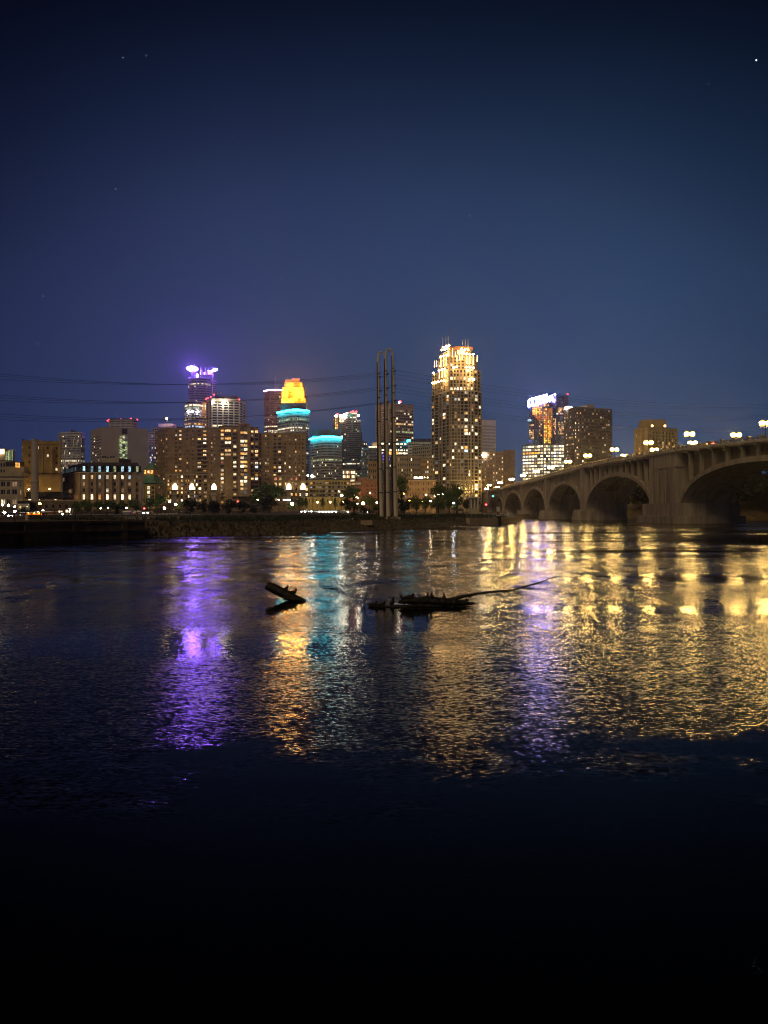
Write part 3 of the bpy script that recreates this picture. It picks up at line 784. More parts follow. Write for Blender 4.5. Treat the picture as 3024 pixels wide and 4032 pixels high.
ol2 = offices(.13, .04, [('white', 3), ('dim', 4), ('dimcool', 4), ('dimgrey', 5)])
ribbon(B, curve(741, 830, Yj, 9, 6), 38, 1585, 1492, Yj, 10, 3, ol2, .55)
ribbon(B, flat([786, 834], Yj + 2), 30, 1492, 1476, Yj + 2, 3, 8, ol2, .5)
ribbon(B, flat([752, 778], Yj - 1), 20, 1492, 1461, Yj - 1, 4, 4, offices(.3, 0, [('blue', 1), ('cool', 1), ('dimcool', 3)]), .5)
ribbon(B, flat([838, 851], Yj + 4), 25, 1560, 1501, Yj + 4, 7, 2, ol2, .5)
mb = MB(); mb.box(W(742, Yj), W(752, Yj), Yj, Yj + 9, Z(1492, Yj), Z(1485, Yj), M['steel_pale']); B.part('terrace_block', mb)
mb = MB(); mb.box(W(790, Yj), W(830, Yj), Yj + 6, Yj + 20, Z(1476, Yj), Z(1462, Yj), M['steel_blue']); B.part('mechanical_floor', mb)
for i in range(9):
    mb = MB(); x = 785 + i * 5.6
    mb.box(W(x, Yj), W(x + 2, Yj), Yj + 5, Yj + 5.8, Z(1474, Yj), Z(1463, Yj), M['l_lilac'] if i % 3 == 0 else M['steel_pale']); B.part('crown_fin', mb)
for x, y, rx, rz, tilt in ((757.5, 1452, 22, 9.5, 5), (844.5, 1457, 11.5, 5, -20)):
    mb = MB(); k = Yj / F
    mb.ball((0, 0, 0), 1, M['l_purple'], 20, 10, (rx * k, rx * k * .8, rz * k))
    rm = Matrix.Rotation(R(tilt), 4, 'Y'); c = P(x, y, Yj + 2)
    mb.v = [tuple(rm @ Vector(q) + c) for q in mb.v]; B.part('disc_light', mb)
for x, y, ax, az, e in ((752, 1446, -.75, .65, 1.0), (748, 1448, -.95, .30, .5), (852, 1452, .85, .52, .55), (768, 1442, -.1, 1.0, .45)):
    ld = bpy.data.lights.new('purple_beam', 'SPOT'); ld.color = (.26, .10, 1.0); ld.energy = 2600000 * e; ld.spot_size = R(62); ld.spot_blend = .9; ld.shadow_soft_size = 2
    lo = bpy.data.objects.new('purple_beam', ld); col.objects.link(lo); lo.location = P(x, y - 6, Yj - 8); lo.rotation_euler = Vector((ax, -.1, az)).to_track_quat('-Z', 'Y').to_euler()
mb = MB(); mb.box(W(815, Yj), W(834, Yj), Yj + 1.4, Yj + 1.9, Z(1461, Yj), Z(1458.5, Yj), M['l_lilac']); B.part('edge_light', mb)
mb = MB(); mb.ball(P(777, 1480, Yj - 3), 1.9, M['l_lilac'], 10, 6, (1, 1, 1.9)); B.part('wall_light', mb)
mb = MB(); mb.tube([P(837, 1555, Yj + 1), P(837, 1461, Yj + 1)], .7, M['steel_pale'], 6); B.part('corner_mast', mb)
for x, y in ((789, 1447), (795, 1452), (809, 1446), (820, 1447), (831, 1446), (766, 1433)):
    mast(B, x, 1464, y, Yj + 10, .3)
for x in (741, 758, 779):
    mb = MB(); mb.ball(P(x, 1621, Yj - 19), 1.5, M['l_white'], 8, 5); B.part('wall_light', mb)
B.finish()

# --- white grid tower
Yk = 900
f, zt = fr([(833, 1569), (944, 1573)], Yk); z0 = Z(GB, Yk)
B = Bld('office_tower', 'white concrete grid tower with chamfered corners and a dark rooftop box', 'office tower', 890, Yk, z0, 'stone_white', cap=200, frame='steel_dark')
lf, rf_ = (W(811, 922), 922), (W(970, 936), 936)
ff = [lf, f[0], f[1], rf_]
B.mass(ff, 24, z0, zt, .8, roof='stone_white', parapet=.3)
rw = [(Z(1587 + 10.25 * k, Yk), Z(1580.5 + 10.25 * k, Yk)) for k in reversed(range(16))]
gl_ = lambda px, py, i, j: ('bright' if j == 6 and i < 2 else ('dimgrey' if j == 15 and random.random() < .5 else ('dim' if random.random() < .01 else None)))
B.facade(f[0], f[1], z0, zt, even(length(f[0], f[1]), 5, .78, .5), rw, gl_, .8, mull=0)
B.facade(lf, f[0], z0, zt, even(length(lf, f[0]), 2, .62, .5), rw, None, .8, mull=0)
B.facade(f[1], rf_, z0, zt, even(length(f[1], rf_), 2, .74, .6), rw, None, .8, mull=0)
mb = MB(); mb.box(W(845, 905), W(934, 905), 905, 918, zt + .3, Z(1559, 905), M['roof_dark']); B.part('penthouse', mb)
for x, y in ((812, 1571), (819, 1567), (830, 1563), (843, 1554), (942, 1573)):
    beacon(B, x, y, Yk - 1 if x > 835 else Yk + 15, .9)
for x in (839, 881):
    mb = MB(); mb.ball(P(x, 1586, Yk - 1.2), 1.1 if x == 881 else .6, M['l_white'], 8, 5, (2, 1, 1)); B.part('wall_light', mb)
for x, r in ((870, 1.2), (857, .8)):
    mb = MB(); p = P(x, 1549, 912); mb.ball(p, r, M['stone_white'], 10, 6, (1, .4, 1)); mb.tube([p, p + Vector((0, 0, -4))], .15, M['metal_dark'], 5); B.part('satellite_dish', mb)
B.finish()

# --- brown tower with a lilac light band
B = simple('office_tower', 'tall brown tower topped by a glowing lilac tube, left of the yellow crown', 'office tower', [(1040, 1543), (1060, 1538.5), (1125, 1538.5)], 1300, GB, 40, 'brick_dark', [4, 13], 50, offices(.05, .06, [('white', 4), ('warm', 2), ('dim', 4)], {49: None, 27: 'bright', 24: 'bright', 16: 'bright', 33: 'bright', 13: 'white'} and {34: 'bright', 31: 'bright', 25: 'white', 22: 'bright', 38: 'dim'}), cf=.75, rf=.5, finish=False)
for k in range(2):
    mb = MB(); a, b = B.f[k], B.f[k + 1]; mb.tube([(a[0], a[1] - .8, B.zt + 1.2), (b[0], b[1] - .8, B.zt + 1.2)], 1.3, M['l_lilac'], 8); B.part('light_tube', mb)
mast(B, 1083, 1537, 1482, 1310, .7)
for x in (1060, 1074, 1098): mast(B, x, 1537, 1530, 1310, .3)
B.finish()

# --- floodlit stepped crown tower
Ym = 1200
z0 = Z(GB, Ym)
B = Bld('office_tower', 'stepped stone tower with a brilliantly floodlit yellow crown above the teal ring', 'office tower', 1155, Ym, z0, 'stone')
def crown(x0, x1, y0, y1, Y, d, m='stone'):
    B.wall.box(W(x0, Y), W(x1, Y), Y, Y + d, Z(y0, Y), Z(y1, Y) - .1, M[m])
    B.roof.box(W(x0, Y) - .3, W(x1, Y) + .3, Y - .3, Y + d + .3, Z(y1, Y) - .1, Z(y1, Y) + .9, M[m])
crown(1107, 1209, GB, 1603, Ym - 6, 40)
crown(1108, 1203, 1603, 1572, Ym, 32)
crown(1109, 1198, 1572, 1543, Ym + 1.5, 30)
crown(1111, 1195, 1543, 1527, Ym + 3, 28)
crown(1120, 1190, 1527, 1508, Ym + 5, 26)
crown(1124, 1180, 1508, 1497, Ym + 8, 20)
crown(1150, 1179, 1497, 1493, Ym + 9, 14)
for xs_, ya, yb, Y in (((1159, 1163, 1167), 1596, 1574, Ym), ((1172, 1176, 1180, 1184), 1597, 1566, Ym), ((1189, 1193, 1197), 1597, 1574, Ym),
                       ((1158, 1162, 1166, 1170, 1174, 1178), 1529, 1508, Ym + 5), ((1137, 1141, 1145, 1149, 1153), 1566, 1540, Ym + 1.5)):
    for x in xs_:
        mb = MB(); mb.box(W(x - .9, Y), W(x + .9, Y), Y - .6, Y - .02, Z(ya, Y), Z(yb, Y), M['crown_glass']); B.part('window_strip', mb)
for x in (1110, 1124, 1134, 1155, 1170, 1186, 1201):
    mb = MB(); Y = Ym - .9; mb.box(W(x - 1.2, Y), W(x + 1.2, Y), Y, Y + .85, Z(1603, Y), Z(1574, Y), M['stone']); B.part('buttress', mb)
mb = MB(); mb.box(W(1108, Ym), W(1133, Ym), Ym - 3, Ym - .95, Z(1602, Ym), Z(1580, Ym), M['steel_blue']); B.part('screen_wall', mb)
mast(B, 1130, 1505, 1485, Ym + 12, .4)
for x, y in ((1126, 1502), (1157, 1492), (1177, 1494)): beacon(B, x, y, Ym + 8, 1.2)
B.finish()
for x, y, dy, e in ((1117, 1580, -7, 1.0), (1145, 1578, -8, 1.4), (1158, 1562, -6, 1.2), (1186, 1562, -7, 1.2), (1128, 1538, -6, .8), (1156, 1535, -6, .9), (1188, 1540, -6, .7), (1140, 1512, -5, .5), (1175, 1512, -5, .6), (1120, 1560, -45, 5), (1180, 1575, -45, 5.5)):  # last two hang far out, added to strengthen the streak on the water
    ld = bpy.data.lights.new('crown_floodlight', 'POINT'); ld.color = (1.0, .37, .010); ld.energy = 24000 * e; ld.shadow_soft_size = 1.0
    lo = bpy.data.objects.new('crown_floodlight', ld); col.objects.link(lo); lo.location = P(x, y, Ym + dy)

# --- curved towers with teal rings
def teal_tower(label, xa, xb, xc, ytop, Y, nf, dy, rows=None, p=.2):
    B = Bld('curved_office_tower', label, 'office tower', (xa + xb) / 2, Y, Z(GB, Y), 'stone_pink', glass='glass_green')
    cf_ = [(W(xa, Y + 22), Y + 22), (W(xc, Y), Y)] + [(W(xc, Y) + (W(xb, Y + 10) - W(xc, Y)) * t, Y - 5 * math.sin(math.pi * t * .9) + 10 * t * t) for t in (.17, .34, .51, .68, .84, 1)]
    olx = offices(p, .10, [('white', 3), ('bright', .7), ('green', 1), ('dim', 5), ('dimgrey', 6), ('dimcool', 3)], rows)
    za, zb = Z(GB, Y), Z(ytop, Y)
    B.mass(cf_, 24, za, zb, .6, roof='steel_pale')
    for k in range(len(cf_) - 1):
        L = length(cf_[k], cf_[k + 1])
        B.facade(cf_[k], cf_[k + 1], za, zb, even(L, max(3, int(L / 3)), .9, .1), [(za + a, za + b) for a, b in even(zb - za - 6, nf, .52, 0)], olx, .6, single=False, mull=0, proud=False)
    for k in range(len(cf_) - 1):
        mb = MB(); a, b = cf_[k], cf_[k + 1]
        mb.tube([(a[0], a[1] - 1.4, zb - 1.0), (b[0], b[1] - 1.4, zb - 1.0)], 1.12 * Y / 850, M['l_teal'], 8); B.part('light_tube', mb)
    mb = MB(); xo, xi = W(xa + dy, Y + 10), W(xb - dy, Y + 10)
    mb.prism([(xo, Y + 10), (xi, Y + 10), (xi, Y + 20), (xo, Y + 20)], zb + .55, zb + 11 * Y / 850 * .8, M['steel_dark']); B.part('penthouse', mb)
    B.finish()
teal_tower('tall curved banded tower ringed by a teal light below the yellow crown', 1092, 1219, 1140, 1613, 850, 32, 14, {30: 'green', 27: 'white', 26: 'dim'})
teal_tower('shorter curved banded tower with a teal light ring along its roof edge', 1222, 1347, 1262, 1718, 800, 23, 6, {16: 'green'}, .16)

# --- dark glass tower with gold flank
Yp = 1000
B = Bld('office_tower', 'dark glass tower with a gold lit left flank and bright white roof lamps', 'office tower', 1370, Yp, Z(GB, Yp), 'steel_dark', glass='glass')
op = offices(.10, .05, [('white', 3), ('dim', 4), ('dimgrey', 5), ('green', .6)], {20: 'white', 14: 'green'})
ribbon(B, flat([1338, 1362], Yp + 6), 26, GB, 1643, Yp + 6, 44, 4, op, .6, .9)
ribbon(B, flat([1362, 1406], Yp), 30, GB, 1624, Yp, 46, 8, op, .6, .9)
ribbon(B, flat([1406, 1420], Yp + 4), 26, GB, 1655, Yp + 4, 42, 3, op, .6, .9)
ribbon(B, flat([1419, 1426], Yp + 9), 20, GB, 1700, Yp + 9, 34, 2, op, .6, .9)
gf = [(W(1312, Yp + 24), Yp + 24), (W(1336, Yp + 8), Yp + 8)]
ribbon(B, gf, 24, GB, 1636, Yp + 10, 34, 4, lambda px, py, i, j: (pick([('gold', 5), ('orange', 1), ('amber', 2)]) if py < 1716 and 1316 < px < 1331 else None), .75, .85)
for x, y, rx in ((1323, 1639, 4.5), (1343, 1636, 5.5), (1358, 1634, 7), (1411, 1636, 3.5)):
    mb = MB(); mb.ball(P(x, y, Yp - 3), 1, M['l_white'], 12, 6, (rx * .33, 1, 1.6)); B.part('roof_lamp', mb)
for x in (1340, 1349):
    mb = MB(); mb.tube([P(x, 1642, Yp + 3), P(x, 1652, Yp + 3), P(x, 1661, Yp + 3)], [.3, .4, 1.0], M['l_crown'], 6); B.part('column_glow', mb)
mb = MB(); mb.box(W(1362, Yp), W(1388, Yp), Yp - .6, Yp - .05, Z(1642, Yp), Z(1628, Yp), M['w_teal']); B.part('lit_panel', mb)
mb = MB(); mb.box(W(1385, Yp), W(1389, Yp), Yp - .7, Yp - .1, Z(1700, Yp), Z(1642, Yp), M['w_dimcool']); B.part('lit_strip', mb)
mb = MB(); mb.tube([P(1366, 1627, Yp + 2), P(1389, 1620, Yp + 2)], .5, M['l_red'], 5); B.part('roof_edge_light', mb)
for x, y in ((1329, 1630), (1390, 1620), (1403, 1621)): beacon(B, x, y, Yp + 2, 1.2)
B.finish()

B = simple('office_building', 'small white lit office block with three bright floors in front of the dark glass tower', 'office building', [(1348, 1848), (1400, 1848)], 720, GB, 20, 'stone', [9], 8, lambda px, py, i, j: pick([('bright', 2), ('warm', 2)]) if j > 4 and random.random() < .9 else (pick([('white', 1), ('dim', 2)]) if random.random() < .3 else None), cf=.7, rf=.62)
B = simple('office_building', 'grey green gridded block with warm rooftop lights left of the steel poles', 'office building', [(1422, 1770), (1450, 1764), (1502, 1764)], 760, GB, 25, 'metal_grey', [6, 10], 18, homes(.13, [('white', 3), ('dim', 3), ('cool', 1), ('dimcool', 4)]), cf=.72, rf=.66, glass='glass_green', finish=False)
mb = MB(); mb.box(W(1451, 760), W(1486, 760), 763, 770, B.zt + .65, B.zt + 3.2, M['w_bright']); B.part('lit_penthouse', mb)
mb = MB(); mb.box(W(1466, 760), W(1485, 760), 771, 778, B.zt + .65, B.zt + 8, M['brick_tan']); B.part('penthouse', mb); B.finish()
B = simple('office_building', 'small dark block with a few lit top windows behind the grey green gridded block', 'office building', [(1424, 1738), (1446, 1742)], 950, GB, 25, 'steel_dark', [5], 24, offices(.2, .1, None or PAL_OFFICE, {23: 'white', 21: 'white'}), cf=.7)
B = simple('brick_block', 'dark brown brick block with few lit windows just left of the steel poles', 'building', [(1448, 1816), (1502, 1816)], 640, GB, 18, 'brick_brown', [6], 7, homes(.22), cf=.42, rf=.5, single=True)

# --- broad tan office tower behind the poles
Yu = 1000
f, zt = fr([(1479, 1597), (1536, 1588), (1629, 1595)], Yu + 30)
B = Bld('office_tower', 'broad tan concrete office tower behind the three steel poles', 'office tower', 1550, Yu, Z(GB, Yu), 'brick_tan', cap=0)
z0 = Z(GB, Yu)
B.mass(f, 30, z0, zt, .6, roof='stone')
H = zt - z0
rows = [(z0 + a, z0 + b) for a, b in even(H - 7, 36, .58, 0)]
B.facade(f[0], f[1], z0, zt, even(length(f[0], f[1]), 10, .5), rows, offices(.05, 0), .6, single=False)
B.facade(f[1], f[2], z0, zt, even(length(f[1], f[2]), 12, .86), rows, offices(.22, .06, [('white', 3), ('warm', 2), ('dim', 4), ('dimgrey', 4)], {35: 'dim', 30: 'warm', 27: 'green'}), .6, single=False, proud=False)
beacon(B, 1576, 1582, Yu + 30, 1.6); beacon(B, 1571, 1585, Yu + 30, 1.2, 'l_white', 'roof_lamp'); B.finish()
B = simple('glass_office_block', 'dark glass block with brightly lit upper floors and a purple lit corner behind the poles', 'office building', [(1500, 1738), (1606, 1740)], 880, GB, 25, 'steel_dark', [22], 20, lambda px, py, i, j: ('blue' if 1504 < px < 1535 and 1772 < py < 1812 else ('bright' if j in (19, 17, 16) and random.random() < .85 else (pick([('white', 2), ('dim', 3), ('dimgrey', 4)]) if random.random() < .16 else None))), cf=.85, rf=.5, finish=False)
mb = MB(); mb.tube([P(1602, 1737, 878), P(1616, 1733, 878)], 1.2, M['l_teal'], 8); B.part('teal_sign', mb)
for x in (1536, 1563):
    mb = MB(); mb.box(W(x - 5, 878.8), W(x + 5, 878.8), 878.8, 879.2, Z(1790, 879), Z(1778, 879), M['w_amber']); B.part('lit_bay', mb)
B.finish()
B = simple('office_building', 'low white banded building with a blue roof edge left of the gold lit tower', 'office building', [(1606, 1741), (1705, 1741)], 930, GB, 25, 'stone_white', [14], 20, offices(.12, .05), cf=.85, rf=.4, finish=False)
mb = MB(); mb.box(W(1630, 935), W(1702, 935), 935, 955, B.zt + .65, Z(1728, 935), M['glass_blue']); B.part('penthouse', mb); B.finish()
B = simple('office_building', 'plain grey block stepping down in front of the low white banded building', 'office building', [(1622, 1760), (1706, 1752)], 820, GB, 20, 'stone', [10], 16, lambda px, py, i, j: pick([('green', 2), ('white', 2), ('dimcool', 2)]) if 7 <= j <= 9 and random.random() < .5 else None, cf=.62, rf=.5)
B = simple('apartment_building', 'beige apartment building with a column of lit windows right of the poles', 'apartment building', [(1556, 1796), (1662, 1796)], 660, GB, 16, 'stone', [14], 9, lambda px, py, i, j: pick([('bright', 2), ('warm', 2)]) if i in (8,) and random.random() < .8 else (pick(PAL_HOME) if random.random() < .10 else None), cf=.40, rf=.5, single=True)
B = simple('apartment_building', 'brown apartment building tucked against the left of the gold lit tower', 'apartment building', [(1656, 1806), (1706, 1806)], 640, GB, 16, 'brick_brown', [6], 9, lambda px, py, i, j: pick([('white', 2), ('warm', 1)]) if i == 3 and random.random() < .8 else (pick(PAL_HOME) if random.random() < .15 else None), cf=.42, rf=.5, single=True)

# --- the tall residential tower with the gold lit crown
Yx = 660
z0 = Z(1985, Yx)
B = Bld('residential_tower', 'tall tan residential tower with a crown of gold glowing uplit columns and white spires', 'residential tower', 1798, Yx, z0, 'tower_stone', cap=298)
def xfac(pts, yb, yt, nf, cols_px, lit, mul=1, mat=None):
    za, zb = Z(yb, Yx), Z(yt, Yx)
    rows = [(za + a, za + b) for a, b in even(zb - za, nf, .74, .05)]
    for k in range(len(pts) - 1):
        B.facade(pts[k], pts[k + 1], za, zb, cols_px[k], rows, lit, .7, mull=mul, mat=mat)
def tv(x, Y): return (W(x, Y), Y)
base = [tv(1698, 690), tv(1770, Yx), tv(1866, Yx), tv(1897, 668)]
cl = [colpx(base[0], base[1], 1698, 1770, [(1700, 1708.5), (1712.5, 1725), (1731, 1737), (1743, 1754), (1757.5, 1766.5)]),
      colpx(base[1], base[2], 1770, 1866, [(1772, 1776), (1781, 1788), (1790.5, 1797.5), (1803, 1810), (1815.5, 1825), (1829, 1841.5), (1846, 1851), (1857.5, 1864)]),
      colpx(base[2], base[3], 1866, 1897, [(1870, 1882), (1886, 1894)])]
def xl(px, py, i, j):
    p = .34 if (1740 < px < 1756 or 1826 < px < 1842) else (.30 if px > 1868 or px < 1712 else .12)
    if 1674 < py < 1684 and 1778 < px < 1840: p = .95
    if 1766 < py < 1782 and 1778 < px < 1842: p = .7
    if random.random() < p:
        return pick([('warm', 3), ('white', 3), ('bright', 1.2), ('amber', 1), ('dim', 3), ('red', .4), ('cool', .3)])
    return pick([('dimcool', 1), ('dimgrey', 2)]) if random.random() < .10 else None
zb = Z(1538, Yx)
B.mass(base, 26, z0, zb, .7, roof='tower_stone')
xfac(base, 1985, 1538, 33, cl, xl)
for y in (1541, 1675, 1809, 1893):
    for k in range(3): B.belt(base[k], base[k + 1], Z(y, Yx), .7, .25, M['trim'])
up1 = [tv(1701, 692), tv(1767, Yx + 3), tv(1864, Yx + 3), tv(1893, 671)]
B.mass(up1, 24, zb + .6, Z(1452, Yx), .6, roof='tower_stone')
cu = [colpx(up1[0], up1[1], 1701, 1767, [(1703, 1709), (1713, 1719), (1726, 1731), (1737, 1742), (1747, 1752)]), colpx(up1[1], up1[2], 1767, 1864, [(1774, 1782), (1787, 1794), (1799, 1806), (1812, 1820), (1826, 1833), (1840, 1848), (1854, 1861)]), colpx(up1[2], up1[3], 1864, 1893, [(1868, 1878), (1882, 1890)])]
for k in range(3):
    za, zt_ = zb + .6, Z(1452, Yx)
    B.facade(up1[k], up1[k + 1], za, zt_, cu[k], [(za + a, za + b) for a, b in even(zt_ - za, 6, .72, .05)], lambda px, py, i, j: pick([('warm', 2), ('white', 2), ('bright', 2)]) if (1776 < px < 1860 and (1478 < py < 1490 or 1521 < py < 1533)) else (pick([('dim', 2), ('warm', 1)]) if random.random() < .15 else None), .6)
up2 = [tv(1724, 688), tv(1768, Yx + 5), tv(1862, Yx + 5), tv(1880, 672)]
z2 = Z(1400, Yx)
B.mass(up2, 20, Z(1452, Yx) + .5, z2, .5, roof='tower_stone')
for k in range(3):
    L = length(up2[k], up2[k + 1]); za = Z(1452, Yx) + .5
    B.facade(up2[k], up2[k + 1], za, z2, even(L, (3, 6, 2)[k], .5), [(za + a, za + b) for a, b in even(z2 - za, 4, .6, .05)], homes(.10), .5)
up3 = [tv(1728, 690), tv(1772, Yx + 8), tv(1858, Yx + 8), tv(1862, 676)]
B.mass(up3, 18, z2 + .5, Z(1372, Yx), .5, roof='tower_stone', mat=M['tower_stone'])
cr = [tv(1772, Yx + 9), tv(1802, Yx + 7), tv(1832, Yx + 7), tv(1862, Yx + 9)]
B.wall.prism(cr + [(cr[-1][0], Yx + 22), (cr[0][0], Yx + 22)], Z(1372, Yx) + .5, Z(1359, Yx), M['orange_wall'])
mb = MB(); mb.prism([(p[0], p[1] - .5) for p in cr] + [(cr[-1][0], Yx + 22.4), (cr[0][0], Yx + 22.4)], Z(1359, Yx), Z(1357, Yx), M['brick_red']); B.part('crown_roof', mb)
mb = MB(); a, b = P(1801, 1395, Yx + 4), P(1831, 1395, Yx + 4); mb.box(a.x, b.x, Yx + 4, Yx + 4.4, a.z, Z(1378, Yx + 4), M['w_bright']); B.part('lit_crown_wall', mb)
def glow_drop(x, y0, y1, Y, w=3.0):
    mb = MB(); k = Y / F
    mb.tube([P(x, y0, Y), P(x, y0 + (y1 - y0) * .6, Y), P(x, y1 - 2.5, Y), P(x, y1, Y)], [.7 * k, 1.1 * k, w * .55 * k, .9 * k], M['l_crown'], 6); B.part('column_glow', mb)  # light washing up the pilasters, built as glowing drops
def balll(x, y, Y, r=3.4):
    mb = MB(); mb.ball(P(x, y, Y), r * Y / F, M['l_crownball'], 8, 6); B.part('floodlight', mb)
for x, a, b in ((1711, 1421, 1446), (1719, 1420, 1444)): glow_drop(x, a, b, 688)
for x, a, b in ((1736, 1408, 1446), (1747, 1406, 1443), (1757, 1405, 1440)): glow_drop(x, a, b, 671)
for x, a, b in ((1730, 1460, 1491), (1741, 1458, 1488), (1752, 1456, 1485)): glow_drop(x, a, b, 668)
for x, a, b in ((1781.5, 1372, 1406), (1793, 1386, 1404), (1799, 1398, 1422), (1810, 1396, 1419), (1820, 1394, 1416), (1838, 1400, 1433), (1850, 1402, 1434), (1864, 1402, 1436), (1879, 1398, 1424), (1765, 1382, 1401)): glow_drop(x, a, b, Yx + 1)
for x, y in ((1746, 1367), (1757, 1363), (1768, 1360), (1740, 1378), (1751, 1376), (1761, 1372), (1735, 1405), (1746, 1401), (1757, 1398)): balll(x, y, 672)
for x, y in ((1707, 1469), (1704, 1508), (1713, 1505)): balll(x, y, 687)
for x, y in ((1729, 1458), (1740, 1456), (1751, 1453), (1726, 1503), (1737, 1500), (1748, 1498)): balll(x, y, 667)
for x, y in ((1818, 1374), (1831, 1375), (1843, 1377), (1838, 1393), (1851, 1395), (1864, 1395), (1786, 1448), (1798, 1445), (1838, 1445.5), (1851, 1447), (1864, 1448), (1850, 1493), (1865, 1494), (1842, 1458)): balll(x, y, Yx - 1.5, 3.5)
for x, y0, y1 in ((1743.5, 1362, 1328), (1755, 1360, 1325), (1765, 1356, 1322), (1821.5, 1360, 1338), (1832, 1362, 1335), (1843, 1372, 1333)):
    mast(B, x, y0, y1, Yx + 6, .32, 'stone_white', 'spire')
B.finish()

# --- right of it
B = simple('office_tower', 'pale slim windowed office tower just right of the gold lit tower', 'office tower', [(1890, 1652), (1953, 1655)], 950, GB, 30, 'stone_white', [18], 25, lambda px, py, i, j: ('green' if j == 12 and 5 < i else ('gold' if j == 16 and i > 14 else ('green' if j == 17 else None))) if False else ({14: 'white' if i > 6 else None, 8: 'green', 18: 'green' if i > 15 else None}.get(j) or ('dimgrey' if random.random() < .15 else None)), cf=.52, rf=.62, top=6)
Yz = 800
B = simple('brick_apartments', 'dark brick block with a vertical strip of lit stair windows near its right edge', 'apartment building', [(1893, 1781), (1985, 1779)], Yz, GB, 20, 'brick_dark', [8], 14, homes(.38, [('white', 3), ('warm', 2), ('cool', .6), ('dim', 2), ('bright', 1)]), cf=.32, rf=.42, single=True, finish=False)
g = flat([1984, 2028], Yz - 3); zt2 = Z(1776, Yz)
B.mass(g, 22, B.z0, zt2, .5, roof='brick_dark')
B.facade(g[0], g[1], B.z0, zt2, colpx(g[0], g[1], 1984, 2028, [(2004, 2009.5)]), [(Z(1876 - 6.4 * k, Yz), Z(1881 - 6.4 * k, Yz)) for k in range(15)], lambda *a: 'amber' if random.random() < .5 else 'warm', .4, mull=0)
mb = MB(); a = flat([1985, 2013], Yz + 2); mb.prism([a[0], a[1], (a[1][0], Yz + 12), (a[0][0], Yz + 12)], zt2 + .52, Z(1770, Yz), M['brick_dark']); B.part('stair_tower', mb)
mb = MB(); mb.ball(P(1907, 1792, Yz - 2), 1.5, M['l_white'], 10, 6, (1.6, 1, 1)); B.part('roof_lamp', mb)
B.finish()

# --- glass tower with glowing crown and gold reflections
Ya = 960
B = Bld('hotel_tower', 'glass tower with a violet white glowing crown and gold glinting glass above a bright podium', 'hotel tower', 2150, Ya, Z(GB, Ya), 'steel_dark', glass='glass_blue', cap=290)
def gold_reflection(px, py, i, j):  # gold mirrored from other lights built as glowing panes; the rest are lit rooms
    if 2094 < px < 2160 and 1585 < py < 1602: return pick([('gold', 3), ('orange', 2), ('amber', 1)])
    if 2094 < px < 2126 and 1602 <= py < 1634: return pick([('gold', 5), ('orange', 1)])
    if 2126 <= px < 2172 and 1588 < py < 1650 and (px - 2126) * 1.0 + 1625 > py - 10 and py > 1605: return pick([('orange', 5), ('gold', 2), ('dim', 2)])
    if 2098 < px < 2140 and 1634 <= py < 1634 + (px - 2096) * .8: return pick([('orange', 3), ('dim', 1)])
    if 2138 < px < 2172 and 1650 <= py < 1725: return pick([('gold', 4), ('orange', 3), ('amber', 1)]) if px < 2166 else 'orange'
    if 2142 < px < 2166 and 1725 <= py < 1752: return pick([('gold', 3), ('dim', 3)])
    if (2084 < px < 2100 and 1670 < py < 1725) or (2122 < px < 2134 and 1655 < py < 1720) or (2172 < px < 2190 and 1645 < py < 1712) or (px > 2196 and 1604 < py < 1708 and not 1632 < py < 1662):
        return pick([('warm', 4), ('amber', 2), ('dim', 2)]) if random.random() < .7 else None
    return pick([('dimcool', 3), ('dimgrey', 3), ('white', .4)]) if random.random() < .16 else None
la = [tv(2082, Ya + 16), tv(2155, Ya), tv(2176, Ya + 3)]
za, zb = Z(1760, Ya), Z(1585, Ya)
B.mass(la, 26, za, zb, .5, roof='steel_dark')
for k, nb in ((0, 11), (1, 3)):
    B.facade(la[k], la[k + 1], za, zb, even(length(la[k], la[k + 1]), nb, .88), [(za + a, za + b) for a, b in even(zb - za, 24, .8, 0)], gold_reflection, .4, single=False, mull=0)
ra = [tv(2176, Ya + 5), tv(2190, Ya + 2), tv(2222, Ya + 2)]
B.mass(ra, 26, za, Z(1560, Ya), .5, roof='steel_dark')
for k, nb in ((0, 3), (1, 6)):
    zc = Z(1560, Ya)
    B.facade(ra[k], ra[k + 1], za, zc, even(length(ra[k], ra[k + 1]), nb, .88), [(za + a, za + b) for a, b in even(zc - za, 28, .8, 0)], gold_reflection, .4, single=False, mull=0)
mb = MB(); a = flat([2196, 2238], Ya + 14); mb.prism([a[0], a[1], (a[1][0], Ya + 30), (a[0][0], Ya + 30)], za, Z(1552, Ya), M['steel_dark']); B.part('service_core', mb)
mb = MB(); mb.box(W(2209, Ya), W(2234, Ya), Ya + 13.4, Ya + 13.9, Z(1582, Ya), Z(1577, Ya), M['w_dimcool']); B.part('lit_strip', mb)
for k in range(2):
    a, b = la[k], la[k + 1]
    mb = MB(); mb.hexa([(a[0], a[1] + .2, Z(1566, Ya)), (b[0], b[1] + .2, Z(1566, Ya)), (b[0], b[1] + 6, Z(1566, Ya)), (a[0], a[1] + 6, Z(1566, Ya)), (a[0] + 1, a[1] + .2, Z(1562, Ya)), (b[0], b[1] + .2, Z(1551, Ya) if k == 0 else Z(1553, Ya)), (b[0], b[1] + 6, Z(1551, Ya) if k == 0 else Z(1553, Ya)), (a[0] + 1, a[1] + 6, Z(1562, Ya))], M['l_violet']); B.part('glowing_crown', mb)
